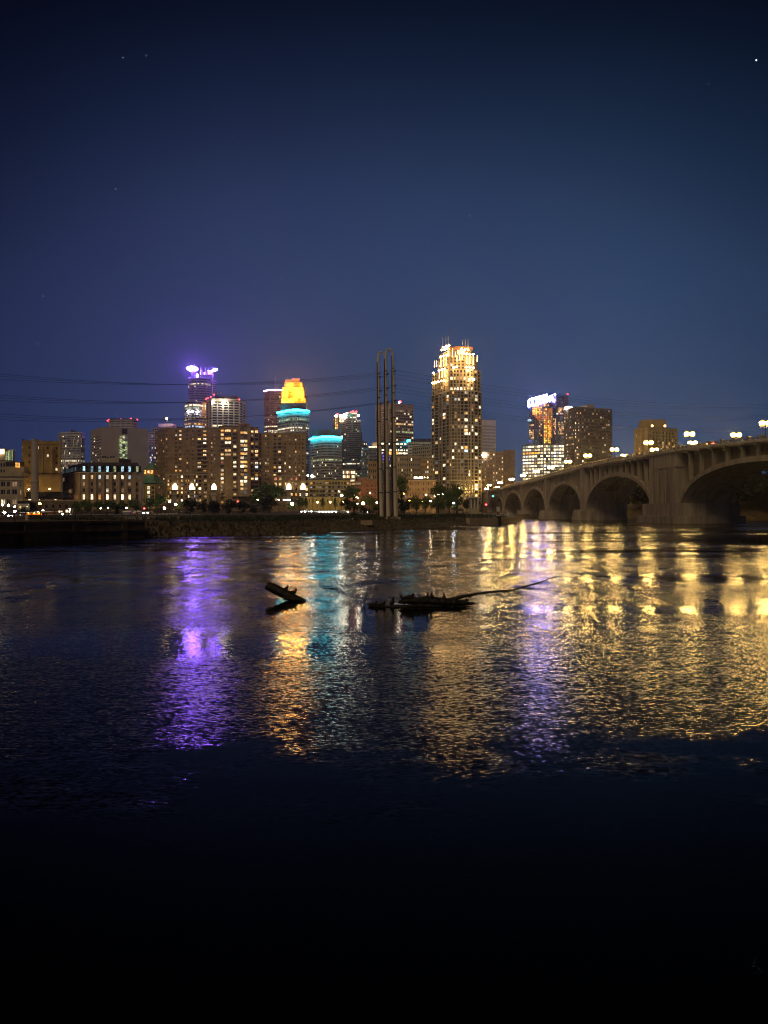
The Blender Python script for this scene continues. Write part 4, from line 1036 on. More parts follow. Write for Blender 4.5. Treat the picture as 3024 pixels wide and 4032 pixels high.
for i in range(8):
    t = i / 7; a = Vector((*la[0], 0)); b = Vector((*la[2], 0)); c = a + (b - a) * t; c.y -= 6 * math.sin(math.pi * t) + 1.0
    yy = 1599 - 20 * t
    mb = MB(); mb.tube([(c.x, c.y, Z(1568, Ya)), (c.x, c.y, Z(yy - 4, Ya)), (c.x, c.y, Z(yy, Ya))], [1.1, 1.3, .4], M['l_violet'], 8); B.part('crown_lamp', mb)
mb = MB(); mb.ball(P(2185, 1553, Ya - 2), 1.2, M['l_violet'], 8, 6); B.part('roof_lamp', mb); beacon(B, 2235, 1552, Ya + 12, .9)
mb = MB(); mb.ball(P(2085, 1655, Ya + 8), 1.4, M['w_cyan'], 8, 5, (2, 1, 1)); B.part('cyan_light', mb)
mb = MB(); mb.box(W(2082, Ya), W(2094, Ya), Ya - 3, Ya - 1, Z(1742, Ya), Z(1732, Ya), M['w_blue']); B.part('blue_sign', mb)
pf = [tv(2056, Ya + 6), tv(2140, Ya - 10), tv(2168, Ya - 9), tv(2222, Ya - 9)]
zp = Z(1748, Ya - 8); z0 = B.z0
B.mass(pf, 30, z0, zp, .5, roof='steel_dark')
rows = [(z0 + 2 + a, z0 + 2 + b) for a, b in even(zp - z0 - 3, 18, .6, 0)]
def podl(px, py, i, j):
    if 1782 < py < 1795 and px < 2132: return pick([('gold', 2), ('amber', 1)])
    return pick([('bright', 3), ('white', 4), ('green', 1), ('cool', .8), ('dim', .8)]) if random.random() < .88 and (py > 1752) else None
for k, nb in ((0, 7), (1, 3), (2, 5)):
    B.facade(pf[k], pf[k + 1], z0, zp, even(length(pf[k], pf[k + 1]), nb, .84), rows, podl, .5, mull=1)
B.finish()

# --- tall brown apartment slab
Yy = 760
f, zt = fr([(2220, 1612), (2262, 1604), (2290, 1604), (2411, 1612)], Yy)
B = Bld('apartment_tower', 'tall dark brown apartment slab with scattered lit windows behind the bridge', 'apartment tower', 2315, Yy, Z(GB, Yy), 'brick_umber', cap=295)
z0 = B.z0; B.mass(f, 24, z0, zt, .5, roof='brick_dark')
for k, nb in ((0, 7), (1, 4), (2, 15)):
    B.facade(f[k], f[k + 1], z0, zt, even(length(f[k], f[k + 1]), nb, .46), [(z0 + a, z0 + b) for a, b in even(zt - z0, 28, .48, .4)], homes(.27, [('warm', 3), ('white', 3), ('cool', .7), ('amber', 1), ('bright', .5), ('dim', 4), ('dimgrey', 3)]), .4, mull=0)
for x0, x1, y, m in ((2293, 2312, 1597, 'brick_tan'), (2313, 2341, 1592, 'brick_dark')):
    mb = MB(); mb.box(W(x0, Yy + 6), W(x1, Yy + 6), Yy + 6, Yy + 16, zt + .55, Z(y, Yy + 6), M[m]); B.part('penthouse', mb)
for x, y, r in ((2239, 1607, 2.4), (2240, 1617, 1.7), (2256, 1614, 1.1), (2281, 1609, 1.1)):
    mb = MB(); mb.ball(P(x, y, Yy - 4), r * .8, M['l_white'], 10, 6, (2.3 if r > 2 else 1, 1, .8)); B.part('roof_lamp', mb)
B.finish()

# --- isolated block above the bridge
Yq = 520
f, zt = fr([(2497, 1691), (2553, 1684), (2669, 1691)], Yq)
B = Bld('concrete_building', 'ribbed tan concrete block with a windowless roof box standing alone above the bridge', 'building', 2585, Yq, Z(GB, Yq), 'concrete_ribbed', cap=290)
z0 = B.z0; B.mass(f, 24, z0, zt, .9, roof='concrete_ribbed')
bl = homes(.24, [('warm', 3), ('white', 2), ('dim', 3), ('amber', 1)])
B.facade(f[0], f[1], z0, zt, even(length(f[0], f[1]), 4, .25), [(z0 + a, z0 + b) for a, b in even(zt - z0 - 1, 22, .5, 0)], homes(.07), .5, mull=0, skip=lambda i, j: i == 3)
B.facade(f[1], f[2], z0, zt, even(length(f[1], f[2]), 9, .55), [(z0 + a, z0 + b) for a, b in even(zt - z0 - 2, 22, .66, 0)], bl, .9, mull=1)
mb = MB(); g = [tv(2537, Yq + 8), tv(2623, Yq + 8)]; mb.prism([g[0], g[1], (g[1][0], Yq + 20), (g[0][0], Yq + 20)], zt + .55, Z(1652, Yq + 8), M['concrete_ribbed']); B.part('roof_box', mb)
for x in (2568, 2618):
    mb = MB(); mb.ball(P(x, 1677, Yq - 1), .75, M['l_crown'], 8, 6); B.part('wall_lamp', mb)
B.finish()

# --- the near row at street level
B = simple('apartment_row', 'low ochre lit apartment row with a grid of balconies above a retaining wall', 'apartment building', [(1217, 1890), (1380, 1890)], 500, 1962, 14, 'yellow_wall', [13], 4, lambda px, py, i, j: ('amber' if (i, j) in ((5, 3), (12, 3), (0, 3)) else pick([('warm', 2), ('white', 1), ('dim', 5), ('dimgrey', 5)]) if random.random() < .45 else None), cf=.70, rf=.62, single=True, mull=2, frame='yellow_wall', finish=False)
for k in range(1, 4):
    for x0, x1 in ((1219, 1245), (1258, 1296), (1310, 1345)):
        z = B.z0 + .5 + (B.zt - B.z0 - 1.3) * k / 4; mb = MB(); mb.box(W(x0, 500), W(x1, 500), 498.7, 499.9, z - .2, z, M['trim']); B.part('balcony', mb)
B.finish()
B = simple('retaining_building', 'long low ochre garage wall with narrow openings below the apartment row', 'garage', [(1195, 1957), (1425, 1957)], 480, 1992, 16, 'yellow_wall', [16], 1, lambda *a: None, cf=.18, rf=.55, top=.5, base=1.4)
f, zt = fr([(1370, 1898), (1408, 1898), (1500, 1898)], 470)
B = Bld('brick_hotel', 'terracotta brick building with three pale sign panels partly hidden by a tree', 'building', 1440, 470, Z(1985, 470), 'brick_red', frame='stone_white')
z0 = B.z0; f = [tv(1372, 474), tv(1424, 468), tv(1500, 470)]
B.mass(f, 18, z0, zt, .4, roof='brick_red')
B.facade(f[0], f[1], z0, zt, [], [], rec=.4)
rw = [(z0 + 1 + a, z0 + 1 + b) for a, b in even(zt - z0 - 2.4, 5, .5, 0)]
B.facade(f[1], f[2], z0, zt, colpx(f[1], f[2], 1424, 1500, [(1443, 1447.5), (1448.2, 1452.5), (1462, 1467), (1476, 1480), (1488, 1492)]), rw, homes(.06), .4)
mb = MB(); a = flat([1408, 1446], 474); mb.prism([a[0], a[1], (a[1][0], 484), (a[0][0], 484)], zt + .5, Z(1880, 474), M['brick_red']); B.part('penthouse', mb)
for x0, x1, y in ((1376, 1383, 1907), (1387, 1399, 1906), (1401, 1420.5, 1904.5)):
    mb = MB(); a, b = P(x0, y + 4, 473.4 - (x0 - 1372) * .115), P(x1, y + 4, 473.4 - (x1 - 1372) * .115)
    mb.hexa([(a.x, a.y - .5, a.z), (b.x, b.y - .5, b.z), (b.x, b.y - .35, b.z), (a.x, a.y - .35, a.z), (a.x, a.y - .5, a.z + 1.3), (b.x, b.y - .5, b.z + 1.3), (b.x, b.y - .35, b.z + 1.3), (a.x, a.y - .35, a.z + 1.3)], M['paint_white']); sg = B.part('sign_panel', mb)
B.finish()
B = simple('brick_mill', 'wide old brick mill washed in orange sodium light behind the riverside trees', 'mill', [(1598, 1889), (1716, 1889)], 470, 1984, 20, 'brick_tan', [11], 4, homes(.02), cf=.22, rf=.5, single=True, finish=False)
B.belt(B.f[0], B.f[1], B.zt - .8, .5, .3, M['trim'])
for i in range(5):
    mb = MB(); p = P(1612 + 22 * i, 1935, 470); mb.box(p.x - .35, p.x + .35, 469.75, 469.99, B.z0, B.zt - .9, M['brick_tan']); B.part('pilaster', mb)
B.finish()
B = simple('rooftop_bar', 'low building with a glowing rooftop terrace behind the orange brick mill', 'building', [(1618, 1886), (1700, 1886)], 530, 1984, 16, 'brick_dark', [9], 5, homes(.1), cf=.4, finish=False)
for x, r in ((1634, 1.1), (1641, .9), (1654, 1.4), (1660, 1.2), (1672, .6), (1684, .7), (1646, .7)):
    mb = MB(); mb.ball(P(x, 1881 + random.uniform(-2, 2), 529), r * .75, M['l_fill'], 8, 5); B.part('terrace_lamp', mb)
mb = MB(); a = flat([1668, 1696], 532); mb.prism([a[0], a[1], (a[1][0], 540), (a[0][0], 540)], Z(1878, 532), Z(1875, 532), M['roof_dark'])
for x in (1669, 1682, 1695): mb.tube([P(x, 1886, 533), P(x, 1878, 533)], .15, M['metal_dark'], 5)
B.part('terrace_roof', mb); B.finish()
B = simple('stone_row', 'long low limestone building with small windows between the orange mill and the bridge', 'building', [(1716, 1886), (1800, 1881), (2010, 1890)], 800, 1984, 22, 'brick_tan', [6, 16], 4, homes(.14), cf=.3, rf=.5, single=True)
# ------------------------------------------------------------------ terrain
SH = [(-260, 20), (-120, 60), (-62, 90), (-49, 98), (-43.3, 111), (-37, 119), (-34, 126), (-19, 136), (-15, 145), (-7, 164), (3, 180), (12, 195), (25.7, 230), (35, 240), (42, 258), (54, 311), (62, 345), (76, 420), (88, 470), (118, 530), (190, 640), (400, 820), (1400, 1300)]
SHa = np.array(SH, float)
LAND = np.array(SH + [(1400, 4000), (-3000, 4000), (-3000, 20)], float)
def shore_dist(x, y):
    x = np.asarray(x, float); y = np.asarray(y, float)
    best = np.full(x.shape, 1e9)
    for i in range(len(SHa) - 1):
        a, b = SHa[i], SHa[i + 1]; d = b - a; L2 = d @ d
        t = np.clip(((x - a[0]) * d[0] + (y - a[1]) * d[1]) / L2, 0, 1)
        best = np.minimum(best, np.hypot(x - a[0] - t * d[0], y - a[1] - t * d[1]))
    ins = np.zeros(x.shape, bool); n = len(LAND); j = n - 1
    for i in range(n):
        xi, yi = LAND[i]; xj, yj = LAND[j]
        c = ((yi > y) != (yj > y)) & (x < (xj - xi) * (y - yi) / (yj - yi + 1e-12) + xi)
        ins ^= c; j = i
    return np.where(ins, best, -best)
def ground(x, y):
    d = shore_dist(x, y)
    z = np.interp(d, [-6, -.3, .3, 5.5, 22, 24.5, 25.5, 60, 100, 150, 200, 260, 420, 1000], [-2.5, -.5, .05, 2.2, 2.7, 2.8, 2.95, 3.2, 3.9, 5.6, 6.6, 8.3, 10.5, 16])
    q = np.clip((-36 - x) / 4, 0, 1) * np.where(d > 24, np.clip((-30 - x) / 50, .0, 1), 1)        # behind the quay wall the bank is flat
    zq = np.interp(d, [-.3, 1.0, 1.4, 24, 60, 130, 200, 260, 420, 1000], [-2.5, -2.5, 2.45, 2.6, 2.75, 3.1, 4.2, 6.5, 10, 16])
    return z * (1 - q) + zq * q
def gz(x, y):
    return float(ground(np.array([x]), np.array([y]))[0])
xs = np.unique(np.concatenate([np.arange(-1100, -150, 50), np.arange(-150, 140, 1.6), np.arange(140, 420, 12), np.arange(420, 1101, 80)]))
ys = np.unique(np.concatenate([np.arange(22, 62, 6), np.arange(62, 300, 1.6), np.arange(300, 560, 8), np.arange(560, 1520, 60)]))
gx, gy = np.meshgrid(xs, ys)
zz = ground(gx, gy) + (np.sin(gx * .9) * np.cos(gy * .7) * .08 + np.random.RandomState(3).randn(*gx.shape) * .05) * (shore_dist(gx, gy) > .5)
nx, ny = len(xs), len(ys)
me = bpy.data.meshes.new('ground')
vv = np.stack([gx.ravel(), gy.ravel(), zz.ravel()], 1)
idx = np.arange(nx * ny).reshape(ny, nx)
q = np.stack([idx[:-1, :-1], idx[:-1, 1:], idx[1:, 1:], idx[1:, :-1]], -1).reshape(-1, 4)
keep = (vv[q][:, :, 2].max(1) > -2.4)
me.from_pydata(vv.tolist(), [], q[keep].tolist())
me.materials.append(M['soil'])
o = bpy.data.objects.new('ground', me); col.objects.link(o); o['kind'] = 'structure'

# wooded bank added upstream so that the arch openings look dark
me = bpy.data.meshes.new('arch_fill_bank'); iv, if_ = [], []
for i in range(25):
    for j in range(13):
        x = 124 + i * 24; y = (446 if i < 3 else 395) + j * 22; e = min(i / 2.0, (24 - i) / 2.0, j / 2.0, (12 - j) / 2.0, 1)
        iv.append((x, y, -2.5 + (13.5 if i < 8 else 22) * e + math.sin(i * 1.7 + j) * .4))
for i in range(24):
    for j in range(12):
        a = i * 13 + j; if_.append((a, a + 13, a + 14, a + 1))
me.from_pydata(iv, [], if_); me.materials.append(M['soil']); o = bpy.data.objects.new('arch_fill_bank', me); col.objects.link(o); o['kind'] = 'structure'

# ------------------------------------------------------------------ water
wm = bpy.data.materials.new('river_water'); wm.use_nodes = True
n, l = wm.node_tree.nodes, wm.node_tree.links
b = n['Principled BSDF']
b.inputs['Base Color'].default_value = (.0012, .0015, .0018, 1)
b.inputs['IOR'].default_value = 1.14
b.inputs['Specular IOR Level'].default_value = .5
g = n.new('ShaderNodeNewGeometry')
sp = n.new('ShaderNodeSeparateXYZ'); l.new(g.outputs['Position'], sp.inputs[0])
def math_(op, a, b_=None, c=None):
    m = n.new('ShaderNodeMath'); m.operation = op
    for i, v in enumerate((a, b_, c)):
        if v is None: continue
        if isinstance(v, (int, float)): m.inputs[i].default_value = v
        else: l.new(v, m.inputs[i])
    return m.outputs[0]
def noise(scale, detail, sx=1.0, sy=1.0, off=0.0, rough=.5):
    mp = n.new('ShaderNodeMapping'); mp.inputs['Scale'].default_value = (sx, sy, 1); mp.inputs['Location'].default_value = (off, off * .7, 0)
    l.new(g.outputs['Position'], mp.inputs[0])
    t = n.new('ShaderNodeTexNoise'); t.inputs['Scale'].default_value = scale; t.inputs['Detail'].default_value = detail; t.inputs['Roughness'].default_value = rough
    l.new(mp.outputs[0], t.inputs['Vector'])
    return t
def mrange(v, a, b_, c, d, smooth=True):
    m = n.new('ShaderNodeMapRange'); m.interpolation_type = 'SMOOTHSTEP' if smooth else 'LINEAR'
    l.new(v, m.inputs[0])
    for i, q_ in enumerate((a, b_, c, d)): m.inputs[i + 1].default_value = q_
    return m.outputs[0]
W_SLOPE, W_ROUGH = .205, .135
# open water is ruffled by the wind; the pool under the near bank is sheltered; slicks drift far out
edge = noise(.30, 6, 1, 1.3, 7.0, .62)
yy = math_('ADD', sp.outputs['Y'], math_('MULTIPLY', math_('SUBTRACT', edge.outputs[0], .5), 16.0))
shel = mrange(math_('MULTIPLY_ADD', sp.outputs['X'], -.10, yy), 10.2, 14.2, 0.0, 1.0)
ruf = noise(.11, 3, .35, 1.2, 31.0)
patch = mrange(ruf.outputs[0], .36, .54, .42, 1.05)
slick = noise(.045, 3, .25, 1.6, 55.0)
far = mrange(sp.outputs['Y'], 70, 105, 0, 1)
sl = math_('SUBTRACT', 1.0, math_('MULTIPLY', far, mrange(slick.outputs[0], .50, .58, 0, .82)))
wob = math_('MULTIPLY_ADD', noise(.06, 3, .5, 1.0, 77.0).outputs[0], 22.0, -11.0)
yw = math_('ADD', sp.outputs['Y'], wob)
def band(y0, y1, y2, y3, x0, x1, k):      # slick current line lying across the river
    up = mrange(yw, y0, y1, 0, 1); dn = mrange(yw, y2, y3, 1, 0); xx = mrange(sp.outputs['X'], x0, x1, 0, 1)
    return math_('SUBTRACT', 1.0, math_('MULTIPLY', math_('MULTIPLY', math_('MULTIPLY', up, dn), xx), k))
sl = math_('MULTIPLY', sl, math_('MULTIPLY', band(88, 96, 118, 128, 34, 48, .9), band(74, 76, 79, 81, 8, 20, .85)))
def lee(cx_, cy_, rx, ry, k):             # still water in the lee of floating wood
    dx = math_('MULTIPLY', math_('SUBTRACT', sp.outputs['X'], cx_), 1 / rx); dy = math_('MULTIPLY', math_('SUBTRACT', math_('ADD', sp.outputs['Y'], math_('MULTIPLY_ADD', edge.outputs[0], 4.0, -2.0)), cy_), 1 / ry)
    r2 = math_('ADD', math_('MULTIPLY', dx, dx), math_('MULTIPLY', dy, dy))
    return math_('SUBTRACT', 1.0, math_('MULTIPLY', mrange(r2, .35, 1.1, 1.0, 0.0), k))
sl = math_('MULTIPLY', sl, math_('MULTIPLY', lee(.1, 29.3, 2.3, 5.0, .8), lee(-4.6, 32.6, 1.3, 3.6, .75)))
amp = math_('MULTIPLY', math_('MULTIPLY', math_('MULTIPLY_ADD', shel, .93, .07), patch), sl)
def slope(scale, detail, sx, sy, off, w):
    t = noise(scale, detail, sx, sy, off, .55)
    v = n.new('ShaderNodeVectorMath'); v.operation = 'SUBTRACT'; v.inputs[1].default_value = (.5, .5, .5)
    l.new(t.outputs['Color'], v.inputs[0])
    s = n.new('ShaderNodeVectorMath'); s.operation = 'SCALE'; s.inputs['Scale'].default_value = w
    l.new(v.outputs[0], s.inputs[0])
    return s.outputs[0]
va = n.new('ShaderNodeVectorMath'); va.operation = 'ADD'
l.new(slope(17.0, 2, .55, 1.3, 0.0, 1.0), va.inputs[0]); l.new(slope(3.0, 2, .5, 1.3, 13.0, .26), va.inputs[1])
vs = n.new('ShaderNodeVectorMath'); vs.operation = 'SCALE'; l.new(va.outputs[0], vs.inputs[0])
vf = n.new('ShaderNodeVectorMath'); vf.operation = 'SCALE'; l.new(slope(1.0, 3, .85, .40, 91.0, 1.0), vf.inputs[0]); l.new(mrange(sp.outputs['Y'], 18, 48, 0.0, .85), vf.inputs['Scale'])
va2 = n.new('ShaderNodeVectorMath'); va2.operation = 'ADD'; l.new(va.outputs[0], va2.inputs[0]); l.new(vf.outputs[0], va2.inputs[1]); l.new(va2.outputs[0], vs.inputs[0])
l.new(math_('MULTIPLY', amp, W_SLOPE * 2), vs.inputs['Scale'])
vm = n.new('ShaderNodeVectorMath'); vm.operation = 'MULTIPLY'; vm.inputs[1].default_value = (1.05, 1.3, 0); l.new(vs.outputs[0], vm.inputs[0])
vu = n.new('ShaderNodeVectorMath'); vu.operation = 'ADD'; vu.inputs[1].default_value = (0, 0, 1); l.new(vm.outputs[0], vu.inputs[0])
vn = n.new('ShaderNodeVectorMath'); vn.operation = 'NORMALIZE'; l.new(vu.outputs[0], vn.inputs[0])
l.new(vn.outputs[0], b.inputs['Normal'])
l.new(math_('MULTIPLY_ADD', amp, W_ROUGH, .02), b.inputs['Roughness'])
wb = MB(); wb.quad((-900, -40, 0), (1090, -40, 0), (1090, 1500, 0), (-900, 1500, 0), wm)
o = wb.build('river_water'); o['kind'] = 'structure'

# ------------------------------------------------------------------ bridge
bp = [(150, 134, 27.5), (195, 128, 27.5), (237, 118, 27.5), (259, 109.5, 27.5), (275, 105.6, 27.5), (303, 104.4, 27.5), (330, 101, 27.5), (372, 97.5, 27.3), (444, 94.6, 25.6), (516, 93.2, 24.6), (588, 92, 23.4), (660, 88, 22.7), (740, 80, 22.5), (790, 74, 22.4)]
by = np.arange(150, 790, 2.0)
def smooth(a, k=11):
    p = np.pad(a, k // 2, mode='reflect', reflect_type='odd'); return np.convolve(p, np.ones(k) / k, 'valid')
bxs = smooth(np.interp(by, [p[0] for p in bp], [p[1] for p in bp])); bzs = smooth(np.interp(by, [p[0] for p in bp], [p[2] for p in bp]))
bdx = np.gradient(bxs, by)
def BR(Y, off, z):
    """point beside the bridge's river face: Y along, off metres across the deck (positive: away from the camera side)"""
    x = float(np.interp(Y, by, bxs)); dx = float(np.interp(Y, by, bdx)); L = math.hypot(1, dx)
    return Vector((x + off / L, Y - off * dx / L, z))
def BT(Y): return float(np.interp(Y, by, bzs))
BW = 20.0
bridge = thing('arch_bridge', 'long concrete arch bridge with open spandrel columns and a lamp lined parapet', 'bridge', BR(290, 10, 0))
CO = M['concrete']
def bhex(mb, Ya, Yb, o0, o1, z0a, z1a, z0b=None, z1b=None, m=None):
    z0b = z0a if z0b is None else z0b; z1b = z1a if z1b is None else z1b
    p = [BR(Ya, o0, z0a), BR(Ya, o1, z0a), BR(Yb, o1, z0b), BR(Yb, o0, z0b), BR(Ya, o0, z1a), BR(Ya, o1, z1a), BR(Yb, o1, z1b), BR(Yb, o0, z1b)]
    mb.hexa(p, m or CO)
# deck and kerb fascia
st = list(np.arange(152, 786, 6.0))
mb = MB(); mf = MB(); mr = MB()
for a, c in zip(st[:-1], st[1:]):
    bhex(mb, a, c, -.9, BW + .9, BT(a) - 2.3, BT(a) - 1.15, BT(c) - 2.3, BT(c) - 1.15)
    bhex(mf, a, c, -1.35, -.93, BT(a) - 1.75, BT(a) - 1.05, BT(c) - 1.75, BT(c) - 1.05, M['concrete_pale'])
    bhex(mr, a, c, 2.2, BW - 2.2, BT(a) - 1.15, BT(a) - 1.12, BT(c) - 1.15, BT(c) - 1.12, M['asphalt'])
mb.build('deck', bridge); mf.build('deck_edge', bridge); mr.build('roadway', bridge)
# spans
spans = [(205, 276, 21.6, True), (301, 372, 21.3, False), (380, 444, 20.6, False), (450.5, 516, 20.1, False), (521, 588, 19.4, False), (592, 655, 18.8, False), (136, 198, 21.6, True)]
def arch_z(Y, s, ext):
    a, c, zt, _ = s; m = (a + c) / 2; h = (c - a) / 2 + (1.2 if ext else 0); r = (zt - 4.0) if ext else (zt - 4.0 - 1.75)
    t = (Y - m) / h
    return 4.0 + r * math.sqrt(max(0, 1 - t * t)) if abs(t) <= 1 else 4.0
for s in spans:
    a, c, zt, solid = s; m = (a + c) / 2; hi = (c - a) / 2; ho = hi + 1.2
    if a < 150: a = 152
    for o0, o1 in (((0, BW),) if solid else ((0, 6.5), (BW - 6.5, BW))):
        mb = MB(); N = 36; pts = []
        for i in range(N + 1):
            th = math.pi * i / N; zi = 4 + (zt - 5.75) * math.sin(th); ze = 4 + (zt - 4) * math.sin(th)
            Yi, Yo = m - hi * math.cos(th), m - ho * math.cos(th)
            if Yi < 153: continue
            pts.append((BR(Yi, o0, zi), BR(Yi, o1, zi), BR(Yo, o1, ze), BR(Yo, o0, ze)))
        k = len(mb.v)
        for p in pts: mb.v += [tuple(q_) for q_ in p]
        mb.mi(CO)
        for i in range(len(pts) - 1):
            for e in range(4):
                e2 = (e + 1) % 4
                mb.f.append((k + i * 4 + e, k + i * 4 + e2, k + i * 4 + 4 + e2, k + i * 4 + 4 + e)); mb.m.append(0)
        mb.f.append((k, k + 1, k + 2, k + 3)); mb.m.append(0); e = k + (len(pts) - 1) * 4; mb.f.append((e + 3, e + 2, e + 1, e)); mb.m.append(0)
        mb.build('arch_rib', bridge)
    nc = int(round((s[1] - s[0]) / 6.0))
    for i in range(1, nc):
        Y = s[0] + (s[1] - s[0]) * i / nc
        if Y < 156: continue
        ze = arch_z(Y, s, True) - .4
        top = BT(Y) - 2.28
        if top - ze > .3:
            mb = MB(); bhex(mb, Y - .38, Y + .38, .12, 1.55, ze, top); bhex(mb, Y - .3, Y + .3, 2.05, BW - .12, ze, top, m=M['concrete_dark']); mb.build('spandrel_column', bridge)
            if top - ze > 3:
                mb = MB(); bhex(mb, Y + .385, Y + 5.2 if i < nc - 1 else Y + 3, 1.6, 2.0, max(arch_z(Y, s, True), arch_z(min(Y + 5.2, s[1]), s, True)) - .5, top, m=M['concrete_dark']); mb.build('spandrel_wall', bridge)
        mb = MB()
        p = [BR(Y - .55, -1.25, top - .15), BR(Y - .55, .1, top - 1.25), BR(Y + .55, .1, top - 1.25), BR(Y + .55, -1.25, top - .15), BR(Y - .55, -1.25, top + .5), BR(Y - .55, .1, top - .02), BR(Y + .55, .1, top - .02), BR(Y + .55, -1.25, top + .5)]
        mb.hexa(p, CO); mb.build('bracket', bridge)
# piers
mb = MB(); bhex(mb, 276.6, 300.4, -.9, BW + .9, 7.2, BT(290) - 1.9); mb.build('pier', bridge)
mb = MB(); bhex(mb, 275.4, 302, -1.5, BW + 1.5, BT(290) - 1.88, BT(290) - 1.1); mb.build('pier_cap', bridge)
mb = MB(); bhex(mb, 276.2, 300.8, -1.15, BW + 1.15, 20.2, 20.9); mb.build('string_course', bridge)
for Ya, Yb in ((277.2, 280.4), (284.6, 285.6), (292.0, 293.0), (296.8, 299.8)):
    mb = MB(); bhex(mb, Ya, Yb, -1.25, -.92, 7.2, 20.15); mb.build('pilaster', bridge)
mb = MB(); bhex(mb, 274.4, 303, -2.6, BW + 2.6, 2.6, 7.15); mb.build('plinth', bridge)
mb = MB(); bhex(mb, 273, 304.6, -4.0, BW + 4, -1.5, 2.58); mb.build('footing', bridge)
for Y0, Y1 in ((372.2, 379.8), (444.2, 450.3), (516.2, 520.8), (588.2, 591.8)):
    mb = MB(); bhex(mb, Y0 + .5, Y1 - .5, -.75, BW + .75, 4.2, BT(Y0) - 1.9); mb.build('pier', bridge)
    mb = MB(); mid = (Y0 + Y1) / 2; r0 = (Y1 - Y0) / 2
    for r, z0_, z1_ in ((r0 + 1.6, -1.5, 2.0), (r0 + .9, 2.0, 4.3), (r0 + .3, 4.3, 5.2)):
        poly = [BR(mid - r, 0, 0), BR(mid - r, BW, 0), BR(mid + r, BW, 0), BR(mid + r, 0, 0)] + [BR(mid + r * math.cos(R(20 * i)), -1.2 - r * .8 * math.sin(R(20 * i)), 0) for i in range(1, 9)]
        poly = [(p.x, p.y) for p in poly]
        mb.prism(poly, z0_, z1_ - .02, CO)
    mb.build('footing', bridge)
mb = MB(); bhex(mb, 655.4, 786, .3, BW - .3, 0, BT(700) - 2.2); mb.build('abutment', bridge)
# parapet: tall posts, short posts, rails and balusters
pm, sm_, rm_, bm_ = None, None, None, MB()
for Y in np.arange(196, 742, 5.2):
    z = BT(Y)
    mb = MB(); bhex(mb, Y - .42, Y + .42, -1.25, -.45, z - 1.15, z + .12); bhex(mb, Y - .55, Y + .55, -1.35, -.35, z + .125, z + .36); mb.build('parapet_post', bridge)
    z2 = BT(Y + 2.6)
    mb = MB(); bhex(mb, Y + 2.35, Y + 2.85, -1.1, -.6, z2 - 1.1, z2 - .22, m=M['concrete_pale']); mb.build('parapet_post', bridge)
    z3 = BT(Y + 4.76)
    mb = MB(); bhex(mb, Y + .43, Y + 4.76, -1.12, -.6, z - .2, z + .0, z3 - .2, z3 + .0, M['concrete_pale']); bhex(mb, Y + .43, Y + 4.76, -1.12, -.6, z - 1.1, z - .85, z3 - 1.1, z3 - .85, M['concrete_pale']); mb.build('railing', bridge)
    for k in range(10):
        if k in (4, 5): continue
        yk = Y + .7 + k * .42; zk = BT(yk)
        bhex(bm_, yk, yk + .1, -.92, -.8, zk - .85, zk - .2, m=M['metal_dark'])
bm_.build('balusters', bridge, kind='stuff')
mb = MB()
for a, c in zip(st[:-1], st[1:]):
    bhex(mb, a, c, BW + .5, BW + .8, BT(a) - 1.1, BT(a) + .1, BT(c) - 1.1, BT(c) + .1)
mb.build('far_parapet', bridge)

# bridge lamps
def make_bridge_lamp():
    t = thing('bridge_lamp', 'twin globe lamp on the river side parapet of the bridge', 'street lamp', (0, 0, 0), 'twin globe lamps along the river side of the bridge')
    mb = MB(); mb.tube([(0, 0, 0), (0, 0, .8), (0, 0, .9), (0, 0, 4.2)], [.26, .22, .12, .08], M['metal_dark'], 8); mb.build('post', t)
    mb = MB(); mb.tube([(-.75, 0, 4.45), (-.4, 0, 4.15), (0, 0, 4.1), (.4, 0, 4.15), (.75, 0, 4.45)], .06, M['metal_dark'], 6); mb.build('crossarm', t)
    for s in (-1, 1):
        mb = MB(); mb.ball((1.0 * s, 0, 5.1), .80, M['l_bridge'], 10, 6); mb.build('globe', t)
        mb = MB(); mb.tube([(1.0 * s, 0, 4.15), (1.0 * s, 0, 4.62)], [.45, .98], M['l_fringe'], 12); mb.build('lower_glare_cone', t)
        mb = MB(); mb.tube([(1.0 * s, 0, 5.62), (1.0 * s, 0, 5.95), (1.0 * s, 0, 6.2)], [.94, .55, .1], M['l_fringe'], 12); mb.build('upper_glare_cone', t)  # cones above and below each globe are added as its amber glare
    return t
lamp0 = make_bridge_lamp(); first = True
LY = [238, 271, 305, 338, 372, 406, 441, 479, 520, 563, 608, 653, 698, 740]
ORD = ['nearest', 'second', 'third', 'fourth', 'fifth', 'sixth', 'seventh', 'eighth', 'ninth', 'tenth', 'eleventh', 'twelfth', 'thirteenth', 'farthest']
for k, Y in enumerate(LY):
    p = BR(Y, .9, BT(Y) - 1.14)
    lab = ORD[k] + ' of the twin globe lamps along the river side parapet, counted from the right edge'
    if first: lamp0.location = p; lamp0['wloc'] = list(p); first = False; lamp0['label'] = lab
    else: copy_tree(lamp0, p, 0, lab)
for k, Y in enumerate(LY[1:]):
    copy_tree(lamp0, BR(Y, BW - .9, BT(Y) - 1.14), 0, ORD[k if k < 12 else 13] + ' of the twin globe lamps along the far side parapet, counted from the right', 'twin globe lamps along the far side of the bridge')

